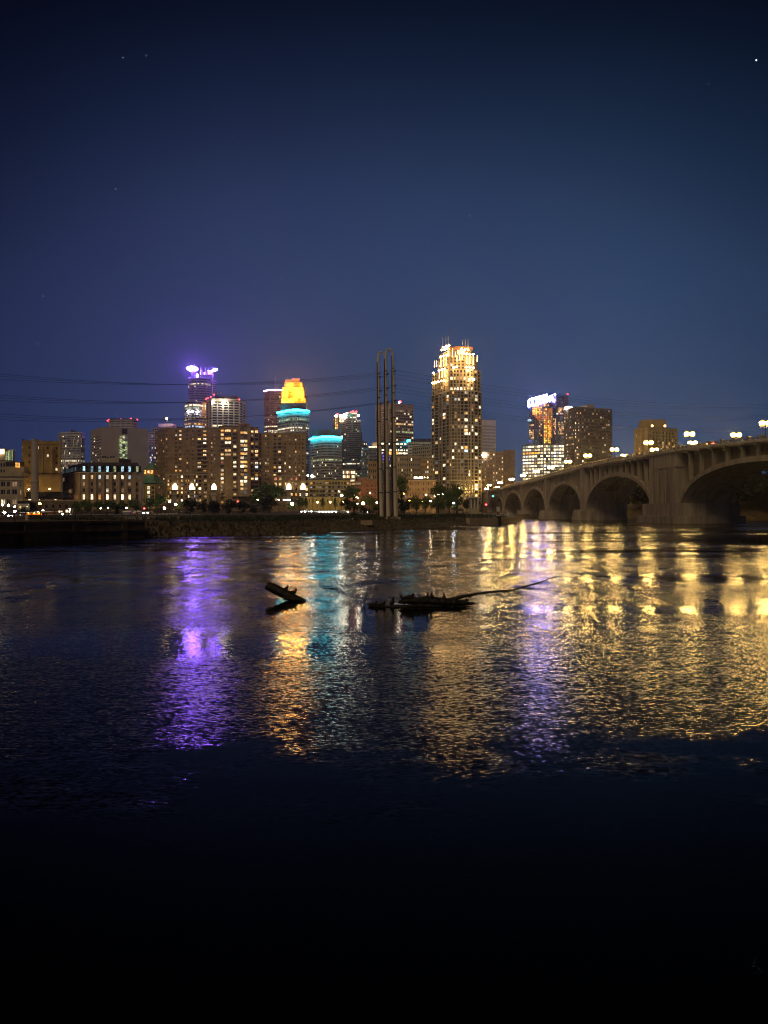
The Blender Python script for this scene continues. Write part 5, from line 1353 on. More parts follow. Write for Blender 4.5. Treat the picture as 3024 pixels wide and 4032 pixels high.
# ------------------------------------------------------------------ the three steel line poles
YP = 195
pad = thing('pole_foundation', 'long stone block foundation under the three steel poles on the bank', 'foundation', P(1525, 2034, YP))
pz = Z(2034, YP)
mb = MB(); mb.box(W(1478, YP), W(1577, YP), YP - 1.6, YP + 1.8, pz - 1.6, pz - .03, M['quay']); mb.build('base', pad)
for i in range(9):
    x0 = 1482 + i * 10.6
    mb = MB(); mb.box(W(x0, YP), W(x0 + 9.8, YP), YP - 1.72, YP - 1.61, pz - .72, pz - .06 - .03 * (i % 3), M['stone' if i % 3 else 'concrete_pale']); mb.build('block', pad)
PT = []
for i, (xb, xt, yt, lab) in enumerate(((1500, 1488.5, 1426, 'leftmost of three tall tapered steel line poles, with a hooked top'), (1526, 1517.5, 1413, 'middle one of three tall tapered steel line poles, its top arching over to the right'), (1555, 1546.5, 1402, 'rightmost of three tall tapered steel line poles'))):
    p0 = P(xb, 2034, YP)
    t = thing('line_pole', lab, 'utility pole', p0, 'three steel line poles')
    zt = Z(yt, YP); xtw = W(xt, YP); pts, rad = [], []
    for k in range(14):
        f_ = k / 13; pts.append((p0.x + (xtw - p0.x) * f_ ** .8, YP, pz + (zt - pz) * f_)); rad.append(.80 * (1 - f_) ** 1.0 + .32 * f_)
    mb = MB(); mb.tube(pts, rad, M['pole_pale'], 16); mb.build('shaft', t)
    mb = MB(); k0 = 0; nn_ = 8          # brown half shell: the shaded left side of each shaft as colour
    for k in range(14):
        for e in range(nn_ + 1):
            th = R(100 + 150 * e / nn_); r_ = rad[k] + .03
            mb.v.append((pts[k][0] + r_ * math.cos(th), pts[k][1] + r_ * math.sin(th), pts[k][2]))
    mb.mi(M['pole_shade'])
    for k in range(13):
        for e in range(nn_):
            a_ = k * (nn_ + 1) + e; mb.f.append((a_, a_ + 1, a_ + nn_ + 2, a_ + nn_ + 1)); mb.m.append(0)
    mb.build('shade_shell', t)
    for k in (2, 4, 6, 8, 10, 12):
        mb = MB(); a = Vector(pts[k]); mb.tube([a - Vector((0, 0, .12)), a + Vector((0, 0, .12))], rad[k] + .05, M['metal_dark'], 12); mb.build('joint_collar', t)
    if i < 2:
        r = (W(1546.5, YP) - W(1517.5, YP)) / 2 if i == 1 else (W(1508, YP) - W(1488.5, YP)) / 2 * 1.25
        H = Z(1374, YP) - zt if i == 1 else Z(1385, YP) - zt
        cx = xtw + r; ap = []
        for k in range(0, 17 if i == 1 else 12):
            th = math.pi * (1 - k / 16)
            zc = zt + (H * math.sin(th) if k <= 8 else (H - (H - (Z(1402, YP) - zt) ) * 0) * math.sin(th) + ((Z(1402, YP) - zt) * (1 - math.sin(th)) if i == 1 else 0))
            ap.append((cx + r * math.cos(th), YP + .25 * (i == 0) * k / 8, zc))
        mb = MB(); mb.tube(ap, [.33 - .006 * k for k in range(len(ap))], M['pole_pale'], 10); mb.build('arched_top', t)
    tips = []
    for ya, xo in ((1484 - 11 * i, 13), (1538 - 10 * i, 14), (1591 - 7 * i, 14)):
        f_ = (2034 - ya) / (2034 - yt); xx = p0.x + (xtw - p0.x) * f_ ** .8
        a = Vector((xx, YP, Z(ya + 3, YP))); c = Vector((xx + xo * YP / F, YP - 1.2, Z(ya, YP)))
        mb = MB(); mb.tube([a, (a + c) / 2 + Vector((0, 0, -.1)), c], [.17, .15, .1], M['wire'], 6); mb.build('line_arm', t)
        tips.append(c)
    PT.append(tips)
# conductors
def wire(a, c, sag, label, group, r=.03):
    t = thing('power_line', label, 'power line', a, group)
    pts = [a + (c - a) * (k / 30) - Vector((0, 0, 4 * sag * (k / 30) * (1 - k / 30))) for k in range(31)]
    mb = MB(); mb.tube(pts, r, M['wire'], 5); mb.build('cable', t)
lv = ('upper', 'middle', 'lower')
for i in range(3):
    for k in range(3):
        a = PT[i][k]
        yl = (1440, 1532, 1612)[k] + (0, 16, 34)[i]
        wire(a, P(-420, yl - 18, 150 + 4 * i), 3.3, ('%s of three %s power lines running from the poles to the left edge' % (('highest', 'middle', 'lowest')[i], lv[k] + ' level')), '%s power lines left of the poles' % lv[k])
        yr = (1592, 1632, 1676)[k] + (0, 10, 16)[2 - i]
        wire(a, P(3300, yr - 20, 320 - 6 * i), 5.0, ('%s of three %s power lines running from the poles over the bridge' % (('lowest', 'middle', 'highest')[i], lv[k] + ' level')), '%s power lines right of the poles' % lv[k])

# ------------------------------------------------------------------ quay wall, road wall, fences on the bank
def along(points, step):
    out = []; acc = 0.0
    for (x0, y0), (x1, y1) in zip(points[:-1], points[1:]):
        L = math.hypot(x1 - x0, y1 - y0); d = Vector((x1 - x0, y1 - y0, 0)) / L
        t = -acc if acc else 0.0
        t = acc
        while t < L:
            out.append((Vector((x0, y0, 0)) + d * t, d)); t += step
        acc = t - L
    return out
qp = [(-150, 50.5), (-120, 60), (-62, 90), (-49, 98), (-43.3, 111), (-37, 119)]
qw = thing('quay_wall', 'dark old stone quay wall along the left water edge', 'wall', (-49, 98, 0))
mb = MB(); mc = MB()
def strip(mb, pts, off0, off1, z0, z1, m):
    nn = []
    for i, p in enumerate(pts):
        a = Vector(pts[max(i - 1, 0)]); c = Vector(pts[min(i + 1, len(pts) - 1)]); d = (c - a).normalized(); nn.append(Vector((-d.y, d.x)))
    for i in range(len(pts) - 1):
        a, c = Vector(pts[i]), Vector(pts[i + 1]); na, nc = nn[i], nn[i + 1]
        pp_ = [a + na * off0, c + nc * off0, c + nc * off1, a + na * off1]
        mb.hexa([(v.x, v.y, z0) for v in pp_] + [(v.x, v.y, z1) for v in pp_], m)
strip(mb, qp, .0, 1.5, -2.2, 2.35, M['quay']); mb.build('wall_face', qw)
strip(mc, qp, -.15, 1.7, 2.36, 2.72, M['quay']); mc.build('coping', qw)
mb = MB(); strip(mb, qp, -.35, -.01, 1.15, 1.5, M['quay']); mb.build('waler_beam', qw)
for p, d in along(qp, 8.3):
    nrm = Vector((-d.y, d.x, 0)); w = .45
    mb = MB(); a = p - d * w - nrm * .28; c = p + d * w - nrm * .28
    mb.hexa([a + Vector((0, 0, -1)), c + Vector((0, 0, -1)), c + nrm * .27 + Vector((0, 0, -1)), a + nrm * .27 + Vector((0, 0, -1)), a + Vector((0, 0, 2.3)), c + Vector((0, 0, 2.3)), c + nrm * .27 + Vector((0, 0, 2.3)), a + nrm * .27 + Vector((0, 0, 2.3))], M['quay']); mb.build('buttress', qw)
def offset(pts, d):
    out = []
    for i, p in enumerate(pts):
        a = Vector(pts[max(i - 1, 0)]); c = Vector(pts[min(i + 1, len(pts) - 1)]); t = (c - a).normalized(); out.append((p[0] - t.y * d, p[1] + t.x * d))
    return out
rw_ = offset(SH[5:14], 25.0)
rd = thing('road_wall', 'long pale concrete road wall along the top of the bank', 'wall', (rw_[2][0], rw_[2][1], 3))
mb = MB(); strip(mb, rw_, -.6, .2, 2.2, 3.36, M['concrete_pale']); mb.build('wall_face', rd)
mb = MB(); strip(mb, rw_, -.72, .3, 3.37, 3.52, M['concrete_pale']); mb.build('coping', rd)
def fence(name, label, pts, z, h, step, group=None, m='metal_dark'):
    p0 = along(pts, step)[0][0]
    t = thing(name, label, 'fence', (p0.x, p0.y, z), group)
    pl = along(pts, step)
    for p, d in pl:
        g_ = z if z is not None else gz(p.x, p.y)
        mb = MB(); mb.box(p.x - .05, p.x + .05, p.y - .05, p.y + .05, g_, g_ + h, M[m]); mb.build('post', t)
    for f_ in (.35, .68, 1.0):
        mb = MB()
        for (p, d), (q_, e) in zip(pl[:-1], pl[1:]):
            mb.tube([p + Vector((0, 0, z + h * f_)), q_ + Vector((0, 0, z + h * f_))], .03, M[m], 4, False)
        mb.build('rail', t)
fence('railing', 'thin dark railing on top of the left quay wall', offset(qp, .9), 2.72, 1.1, 2.6)
fence('railing', 'thin railing along the top of the pale road wall', offset(SH[5:14], 25.05), 3.52, 1.0, 2.8)
fence('timber_fence', 'low rail fence on the bank right of the steel poles', offset(SH[10:14], 13), 2.55, 1.25, 2.4, m='bark')

# lock wall end: piling with the white notice, kiosk, bridge house
pil = thing('mooring_piling', 'black timber mooring piling at the water edge before the bridge', 'piling', P(1963, 2066, 242))
mb = MB(); a = P(1963, 2066, 242)
for dx, dy in ((-.45, 0), (.15, -.25), (.55, .1), (0, .35)):
    mb.tube([(a.x + dx, a.y + dy, -1.5), (a.x + dx * .8, a.y + dy * .8, Z(2029, 242))], [.36, .32], M['wood_wet'], 8)
mb.build('pile_cluster', pil)
mb = MB(); mb.tube([(a.x, a.y, Z(2032, 242)), (a.x, a.y, Z(2027.5, 242))], [.72, .75], M['concrete_pale'], 12); mb.build('cap', pil)
mb = MB(); c = P(1974, 2056, 241.6)
mb.tube([c + Vector((math.cos(R(30 * i)) * .42, 0, math.sin(R(30 * i)) * .42)) for i in range(13)], .12, M['rubber'], 6, False); mb.build('tyre_fender', pil)
sg = thing('notice_sign', 'small white notice board on a red post on top of the black piling', 'sign', P(1962, 2027.4, 242))
mb = MB(); a = P(1959, 2027.4, 242); mb.box(a.x - .2, a.x + .25, 241.95, 242.1, a.z, Z(2014, 242), M['red_pipe']); mb.build('post', sg)
mb = MB(); a, c = P(1955.5, 2013.8, 241.9), P(1967.3, 1996.5, 241.9); mb.box(a.x, c.x, 241.86, 241.94, a.z, c.z, M['paint_white']); mb.build('board', sg)
for k, (f0, f1) in enumerate(((.25, .75), (.3, .72), (.22, .7), (.3, .66))):
    mb = MB(); z_ = c.z - .28 - .27 * k; mb.box(a.x + (c.x - a.x) * f0, a.x + (c.x - a.x) * f1, 241.84, 241.858, z_ - .07, z_, M['metal_grey']); mb.build('text_line', sg)
sb = Vector((W(1900, 262), 262, 2.4))
lk = thing('lock_wall', 'low stone lock wall running to the bridge behind the black piling', 'wall', (W(1930, 250), 250, 0))
lp = [(25.7, 229.3), (35, 239.3), (41.8, 256), (52, 300)]
mb = MB(); strip(mb, lp, .1, 1.6, -2, 2.2, M['stone']); mb.build('wall_face', lk)
fence('railing', 'grey pipe railing above the lock wall beside the notice board', offset(lp, 1.2), 2.25, 1.3, 2.2, m='metal_grey')
gate = thing('lock_house', 'pale gatehouse with tall columns at the end of the bridge', 'building', P(1866, 2008, 285))
mb = MB(); x0, x1 = W(1853, 285), W(1884, 285); mb.box(x0 + .3, x1 - .3, 286.5, 293, Z(2010, 285) - 1, Z(1962, 285), M['stone']); mb.build('wall', gate)
mb = MB(); mb.box(x0 - .8, x1 + .6, 284.3, 294, Z(1962, 285), Z(1955.5, 285), M['stone_white']); mb.build('roof', gate)
for x in (x0 + .25, (x0 + x1) / 2, x1 - .25):
    mb = MB(); mb.box(x - .25, x + .25, 284.9, 285.5, Z(2010, 285) - 1, Z(1962.3, 285), M['stone_white']); mb.build('column', gate)
mb = MB(); mb.box(x0 - .1, x1 + .1, 284.7, 286.4, Z(2013, 285) - 1, Z(2001, 285), M['stone']); mb.build('base', gate)
ks = thing('picnic_shelter', 'dark slanted roof picnic shelter on the bank near the lock', 'shelter', P(1812, 2034, 245))
mb = MB(); a, c = P(1795, 2013, 244), P(1826, 2011, 244); mb.hexa([a, c, c + Vector((0, 4, .5)), a + Vector((0, 4, .5)), a + Vector((0, 0, .3)), c + Vector((0, 0, .3)), c + Vector((0, 4, .8)), a + Vector((0, 4, .8))], M['roof_dark']); mb.build('roof', ks)
for x in (1798, 1823):
    for dy in (.3, 3.6):
        p = P(x, 2034, 244 + dy); mb = MB(); mb.box(p.x - .12, p.x + .12, p.y, p.y + .24, 2.3, Z(2012, 244), M['bark']); mb.build('post', ks)
mb = MB(); p = P(1808, 2030, 245.5); mb.box(p.x - 1, p.x + 1.2, 245, 245.8, 2.4, 3.3, M['bark']); mb.build('table', ks)

# far left: orange lit flat-roofed pavilion
Yv = 200
pv = thing('pavilion', 'flat roofed pavilion with orange lit walls and white roof edge on the left bank', 'pavilion', P(130, 2048, Yv))
mb = MB(); mb.box(W(101, Yv), W(165, Yv), Yv, Yv + 6, 3.0, Z(2019, Yv), M['orange_wall']); mb.build('wall', pv)
mb = MB(); mb.box(W(165.4, Yv), W(243, Yv), Yv + 1, Yv + 6, 3.0, Z(2017, Yv), M['brick_dark']); mb.build('side_wing', pv)
mb = MB(); mb.box(W(91, Yv), W(172, Yv), Yv - 1.6, Yv + 7, Z(2018.6, Yv), Z(2016.4, Yv), M['paint_white']); mb.build('roof', pv)
mb = MB(); mb.box(W(124, Yv), W(190, Yv), Yv + 1.5, Yv + 7.5, Z(2016.2, Yv), Z(2012, Yv), M['paint_white']); mb.build('upper_roof', pv)
for x in (102, 110, 118, 126, 134, 142, 150, 158):
    mb = MB(); p = W(x, Yv); mb.box(p, p + .1, Yv - .1, Yv - .003, 3.0, Z(2019.5, Yv), M['bark']); mb.build('wall_batten', pv)
for x in (112, 135, 155):
    mb = MB(); mb.ball(P(x, 2021, Yv - .9), .13, M['l_orange'], 8, 5); mb.build('ceiling_lamp', pv)
for x in (226, 231, 236):
    mb = MB(); mb.box(W(x, Yv), W(x + 3.6, Yv), Yv + .85, Yv + .97, Z(2017, Yv), Z(2010.5, Yv), M['w_bright']); mb.build('lit_window', pv)
kio = thing('lit_kiosk', 'small glazed kiosk glowing yellow beside the pavilion', 'kiosk', P(266, 2030, 215))
mb = MB(); mb.box(W(257, 215), W(276, 215), 215.3, 217.4, 3.2, Z(2006, 215), M['metal_dark']); mb.build('frame', kio)
for x in (258, 267):
    mb = MB(); mb.box(W(x, 215), W(x + 7, 215), 215.15, 215.28, Z(2027, 215), Z(2008, 215), M['w_bright']); mb.build('pane', kio)
# ------------------------------------------------------------------ trees
def leafmat(name, c1, c2):
    m = bpy.data.materials.new(name); m.use_nodes = True
    n, l = m.node_tree.nodes, m.node_tree.links; b = n['Principled BSDF']
    b.inputs['Roughness'].default_value = .65; b.inputs['Specular IOR Level'].default_value = .25
    g = n.new('ShaderNodeNewGeometry'); r = ramp(n, [(0, c1), (1, c2)], 'LINEAR'); l.new(g.outputs['Random Per Island'], r.inputs[0]); l.new(r.outputs[0], b.inputs['Base Color'])
    return m
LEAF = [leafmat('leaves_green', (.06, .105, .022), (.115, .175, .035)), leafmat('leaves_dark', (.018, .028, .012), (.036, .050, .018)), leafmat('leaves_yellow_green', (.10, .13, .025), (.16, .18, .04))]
rng = np.random.RandomState(11)
_crown = {}
def crown_mesh(var, kind, nl=1500):
    """unit crown: half-width 1 at z 0..2; clumps of leaf quads through the volume"""
    key = (var, kind)
    if key in _crown: return _crown[key]
    rs = np.random.RandomState(100 + var * 7 + kind)
    C = []
    for k in range(16):
        while True:
            p = rs.uniform(-1, 1, 3)
            if p @ p < 1: break
        p = p * (.72, .72, .78) + (0, 0, 1.05)
        C.append((p, rs.uniform(.22, .45)))
    if var % 3 == 2:                       # conical
        C = [(np.array([rs.uniform(-.6, .6) * (1 - h / 2.1), rs.uniform(-.6, .6) * (1 - h / 2.1), h]), .42 * (1 - h / 2.4) + .06) for h in np.linspace(.1, 1.95, 18)]
    V, Fc = [], []
    per = nl // len(C)
    for c, r in C:
        d = rs.randn(per, 3); d /= np.linalg.norm(d, axis=1)[:, None]
        p = c + d * (r * rs.uniform(.45, 1.08, per) ** .6)[:, None]
        for q in p:
            a = rs.randn(3); a /= np.linalg.norm(a); b2 = np.cross(a, rs.randn(3)); b2 /= np.linalg.norm(b2)
            s = rs.uniform(.05, .12); k = len(V)
            V += [tuple(q - a * s), tuple(q + b2 * s * .55), tuple(q + a * s), tuple(q - b2 * s * .55)]
            Fc.append((k, k + 1, k + 2, k + 3))
    me = bpy.data.meshes.new('crown'); me.from_pydata(V, [], Fc); me.materials.append(LEAF[kind]); me.update()
    _crown[key] = me
    return me
def trunk_mesh(seed):
    rs = np.random.RandomState(seed); b = MB()
    b.tube([(0, 0, -.3), (.02, .01, .25), (.0, .03, .7), (.03, 0, 1.2)], [.075, .055, .042, .015], M['bark'], 7)
    for k in range(5):
        a = rs.uniform(0, 6.28); h = rs.uniform(.35, .8)
        b.tube([(0, 0, h), (.25 * math.cos(a), .25 * math.sin(a), h + .3), (.5 * math.cos(a), .5 * math.sin(a), h + .62)], [.028, .018, .006], M['bark'], 5)
    return b.mesh('trunk')
TRUNKS = [trunk_mesh(s) for s in range(4)]
def tree(x, ytop, ybot, w, Y, kind, var, label, group, name='tree', stem=.16):
    X = W(x, Y); g_ = gz(X, Y); zt = Z(ytop, Y); zb = max(g_ + .2, Z(ybot, Y)); hw = w / 2 / F * Y
    t = thing(name, label, 'tree' if name == 'tree' else 'shrub', (X, Y, g_), group)
    h = zt - g_; zc = (zb - g_)
    o = bpy.data.objects.new('trunk', TRUNKS[var % 4]); col.objects.link(o); o.parent = t; o.scale = (h * .42, h * .42, h * .78)
    o = bpy.data.objects.new('crown', crown_mesh(var, kind)); col.objects.link(o); o.parent = t
    o.location = (0, 0, zc); o.scale = (hw * 1.18, hw * 1.1, (zt - g_ - zc) / 2); o.rotation_euler = (0, 0, random.random() * 6.28)
    return t
TR = [
    # x, ytop, ybot, width, Y, kind, variant, label
    (300, 1972, 2022, 48, 300, 0, 0, 'dark tree behind the white lamps right of the long brick warehouse'),
    (345, 1966, 2020, 56, 310, 0, 1, 'round tree below the left end of the mansard building'),
    (392, 1972, 2018, 52, 320, 0, 3, 'tree behind the leftmost white lamp under the mansard building'),
    (436, 1966, 2016, 52, 330, 0, 4, 'tree below the middle of the mansard building, nearest the dark conical shrub'),
    (486, 1968, 2016, 56, 335, 0, 0, 'tree below the right half of the mansard building'),
    (535, 1962, 2014, 54, 340, 0, 1, 'tree just left of the red traffic signal'),
    (590, 1958, 2010, 62, 350, 0, 3, 'broad tree in front of the copper roofed building'),
    (632, 1940, 2004, 50, 330, 0, 4, 'tall tree at the left corner of the brown apartment block'),
    (703, 1978, 2010, 30, 330, 2, 0, 'small tree lit bright yellow green at the apartment block podium'),
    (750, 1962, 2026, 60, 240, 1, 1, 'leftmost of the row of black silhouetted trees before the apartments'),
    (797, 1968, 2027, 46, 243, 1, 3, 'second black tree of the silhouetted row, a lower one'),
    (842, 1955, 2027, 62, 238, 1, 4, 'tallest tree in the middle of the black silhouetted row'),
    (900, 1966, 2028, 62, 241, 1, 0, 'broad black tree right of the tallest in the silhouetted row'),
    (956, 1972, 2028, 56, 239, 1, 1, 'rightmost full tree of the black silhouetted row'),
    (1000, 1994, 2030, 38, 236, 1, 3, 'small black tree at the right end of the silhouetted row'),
    (1058, 1892, 1990, 118, 400, 0, 4, 'largest tree, dark green, rising before the apartment wing'),
    (1000, 1930, 1992, 62, 395, 0, 0, 'green tree at the left shoulder of the largest tree'),
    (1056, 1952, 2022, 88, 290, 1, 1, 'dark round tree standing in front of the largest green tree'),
    (1150, 1978, 2010, 60, 330, 2, 3, 'tree lit yellow green under the long canopy light'),
    (1178, 1955, 1996, 40, 380, 0, 4, 'tree right of the long canopy light, before the apartment podium'),
    (1205, 1958, 1990, 26, 430, 0, 2, 'narrow tree at the left end of the ochre garage wall'),
    (1272, 1960, 1990, 26, 430, 0, 2, 'narrow tree in the middle of the ochre garage wall'),
    (1320, 1960, 1990, 24, 430, 0, 2, 'narrow tree at the right of the ochre garage wall'),
    (1392, 1908, 1966, 76, 400, 0, 0, 'dark leafy tree hiding the pale sign panels'),
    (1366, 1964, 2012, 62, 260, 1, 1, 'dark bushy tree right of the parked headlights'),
    (1396, 1972, 2016, 50, 255, 0, 3, 'bushy tree beside the park lamp left of the poles'),
    (1455, 1946, 1996, 66, 300, 2, 4, 'olive green rounded tree left of the steel poles'),
    (1432, 1990, 2022, 40, 250, 1, 0, 'dark low tree below the olive green one'),
    (1472, 1984, 2020, 44, 255, 0, 1, 'low tree just left of the leftmost pole'),
    (1580, 1868, 1956, 62, 340, 0, 3, 'tall green tree directly right of the steel poles'),
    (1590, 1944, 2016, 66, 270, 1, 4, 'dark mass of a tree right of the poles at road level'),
    (1640, 1946, 2014, 58, 275, 0, 0, 'dark green tree in front of the orange mill, its middle'),
    (1676, 1952, 2010, 46, 300, 0, 1, 'tree before the orange mill beside the lit lawn'),
    (1726, 1908, 1962, 66, 330, 0, 3, 'dark tree at the right edge of the orange mill'),
    (1726, 1956, 2014, 62, 280, 0, 4, 'green tree below the two bright globes right of the mill'),
    (1800, 1898, 1996, 84, 310, 0, 0, 'tall tree left of the bridge end, largest on the right'),
    (1768, 1930, 2004, 56, 300, 0, 1, 'tree between the bright globes and the tall bridge end tree'),
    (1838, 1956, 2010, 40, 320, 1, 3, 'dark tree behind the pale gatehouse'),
]
for a in TR:
    tree(*a[:7], a[7], 'riverside trees')
tree(461, 1992, 2040, 30, 190, 1, 2, 'dark conical shrub on the bank below the mansard building', None, 'shrub')
tree(98, 1996, 2024, 40, 230, 1, 0, 'dark round shrub left of the pavilion', None, 'shrub')
tree(1392, 2018, 2040, 26, 195, 1, 1, 'small shrub on the bank left of the pole foundation', None, 'shrub')
tree(1600, 2024, 2042, 16, 200, 0, 3, 'tiny shrub right of the pole foundation', None, 'shrub')
tree(1714, 2022, 2042, 30, 215, 0, 4, 'low shrub at the rail fence right of the poles', None, 'shrub')
tree(1788, 1986, 2010, 30, 265, 0, 1, 'pale lit shrub under the cool white park lamp', None, 'shrub')

# wood added on that bank to darken the view through the arches
me = None
b_ = []; f_ = []
rs = np.random.RandomState(21)
for i in range(260):
    cx = rs.uniform(126, 690); cyy = rs.uniform(404 if cx > 184 else 452, 500); h = rs.uniform(14, 20); r = rs.uniform(5, 9); zg_ = 9 if cx < 316 else 17
    for k in range(230):
        d = rs.randn(3); d /= np.linalg.norm(d); q = np.array([cx, cyy, zg_ + h * .5]) + d * np.array([r, r, h * .48]) * rs.uniform(.5, 1.05)
        a = rs.randn(3); a /= np.linalg.norm(a); c = np.cross(a, rs.randn(3)); c /= np.linalg.norm(c); s_ = rs.uniform(.9, 2.2); n0 = len(b_)
        b_ += [tuple(q - a * s_), tuple(q + c * s_ * .6), tuple(q + a * s_), tuple(q - c * s_ * .6)]; f_.append((n0, n0 + 1, n0 + 2, n0 + 3))
me = bpy.data.meshes.new('arch_fill_wood'); me.from_pydata(b_, [], f_); me.materials.append(leafmat('leaves_with_shade', (.006, .009, .005), (.014, .019, .008))); me.update()  # shade behind the arches is put into the near black leaves
o = bpy.data.objects.new('arch_fill_wood', me); col.objects.link(o); o['kind'] = 'stuff'; o['label'] = 'dark wood added upstream to darken the opening of the nearest bridge arch'; o['category'] = 'wood'

# weeds and riprap on the bank
def scatter(name, n_, dlo, dhi, maker, mat_, seg=(5, 15)):
    rs = np.random.RandomState(5); b = MB(); pts = SH[seg[0] - 1:seg[1]]
    cum = [0]
    for a, c in zip(pts[:-1], pts[1:]): cum.append(cum[-1] + math.hypot(c[0] - a[0], c[1] - a[1]))
    for _ in range(n_):
        s = rs.uniform(0, cum[-1]); i = max(k for k in range(len(pts) - 1) if cum[k] <= s); t = (s - cum[i]) / (cum[i + 1] - cum[i])
        a, c = pts[i], pts[i + 1]; L = math.hypot(c[0] - a[0], c[1] - a[1]); d = ((c[0] - a[0]) / L, (c[1] - a[1]) / L)
        o_ = rs.uniform(dlo, dhi); x = a[0] + d[0] * t * L - d[1] * o_; y = a[1] + d[1] * t * L + d[0] * o_
        maker(b, x, y, gz(x, y), rs, mat_)
    o = b.build(name); o['kind'] = 'stuff'; o['label'] = 'rough ' + name + ' along the far river bank'; o['category'] = name
def rock(b, x, y, z, rs, m):
    r = rs.uniform(.25, .75)
    p = [(x + r * rs.uniform(.6, 1) * sx, y + r * rs.uniform(.6, 1) * sy, z + r * .6 * sz * rs.uniform(.5, 1)) for sx, sy, sz in ((-1, -1, -1), (1, -1, -1), (1, 1, -1), (-1, 1, -1), (-.7, -.7, 1), (.7, -.7, 1), (.7, .7, 1), (-.7, .7, 1))]
    b.hexa(p, m)
def weed(b, x, y, z, rs, m):
    for _ in range(5):
        a = rs.uniform(0, 6.28); h = rs.uniform(.25, .9); w = .06
        b.quad((x - w * math.sin(a), y + w * math.cos(a), z - .05), (x + w * math.sin(a), y - w * math.cos(a), z - .05), (x + h * .4 * math.cos(a) + w * .3, y + h * .4 * math.sin(a), z + h), (x + h * .4 * math.cos(a) - w * .3, y + h * .4 * math.sin(a), z + h), m)
scatter('riprap', 1500, -.3, 4.5, rock, M['rock'])
scatter('weeds', 4500, 2.0, 23, weed, LEAF[1], (6, 16))
# pale concrete blocks on the bank
for x0, x1, y0, y1, Y, lab in ((458, 490, 2047, 2040, 150, 'pale concrete slab on the bank below the conical shrub'), (670, 736, 2047, 2037, 160, 'long pale concrete block on the bank under the leftmost black tree'), (922, 956, 2047, 2035, 168, 'pale concrete block on the bank under the black tree row'), (796, 862, 2047, 2035, 165, 'mid bank pale concrete block under the tallest black tree'),
                               (1420, 1467, 2059, 2049, 172, 'pale stone slab on the bank left of the pole foundation')):
    t = thing('concrete_block', lab, 'block', P((x0 + x1) / 2, y0, Y)); mb = MB()
    n_ = max(1, int((x1 - x0) / 22)); wd = (x1 - x0) / n_
    for k in range(n_):
        mb = MB(); mb.box(W(x0 + wd * k, Y), W(x0 + wd * (k + .96), Y), Y, Y + 1.2, min(Z(y0, Y), gz(W(x0, Y), Y + .6)) - .1, Z(y1, Y) + .03 * (k % 2), M['stone' if x0 < 1400 else 'brick_tan']); mb.build('slab', t)
for x, y, Y in ((843, 2051, 150), (1389, 2044, 176)):
    t = thing('bollard', 'round topped pale bollard on the bank' + (' below the black tree row' if x < 1000 else ' left of the pole foundation'), 'bollard', P(x, y + 8, Y)); mb = MB()
    p = P(x, y + 8, Y); mb.tube([p - Vector((0, 0, .6)), p + Vector((0, 0, .55)), p + Vector((0, 0, .72))], [.3, .28, .1], M['paint_white'], 10); mb.build('body', t)

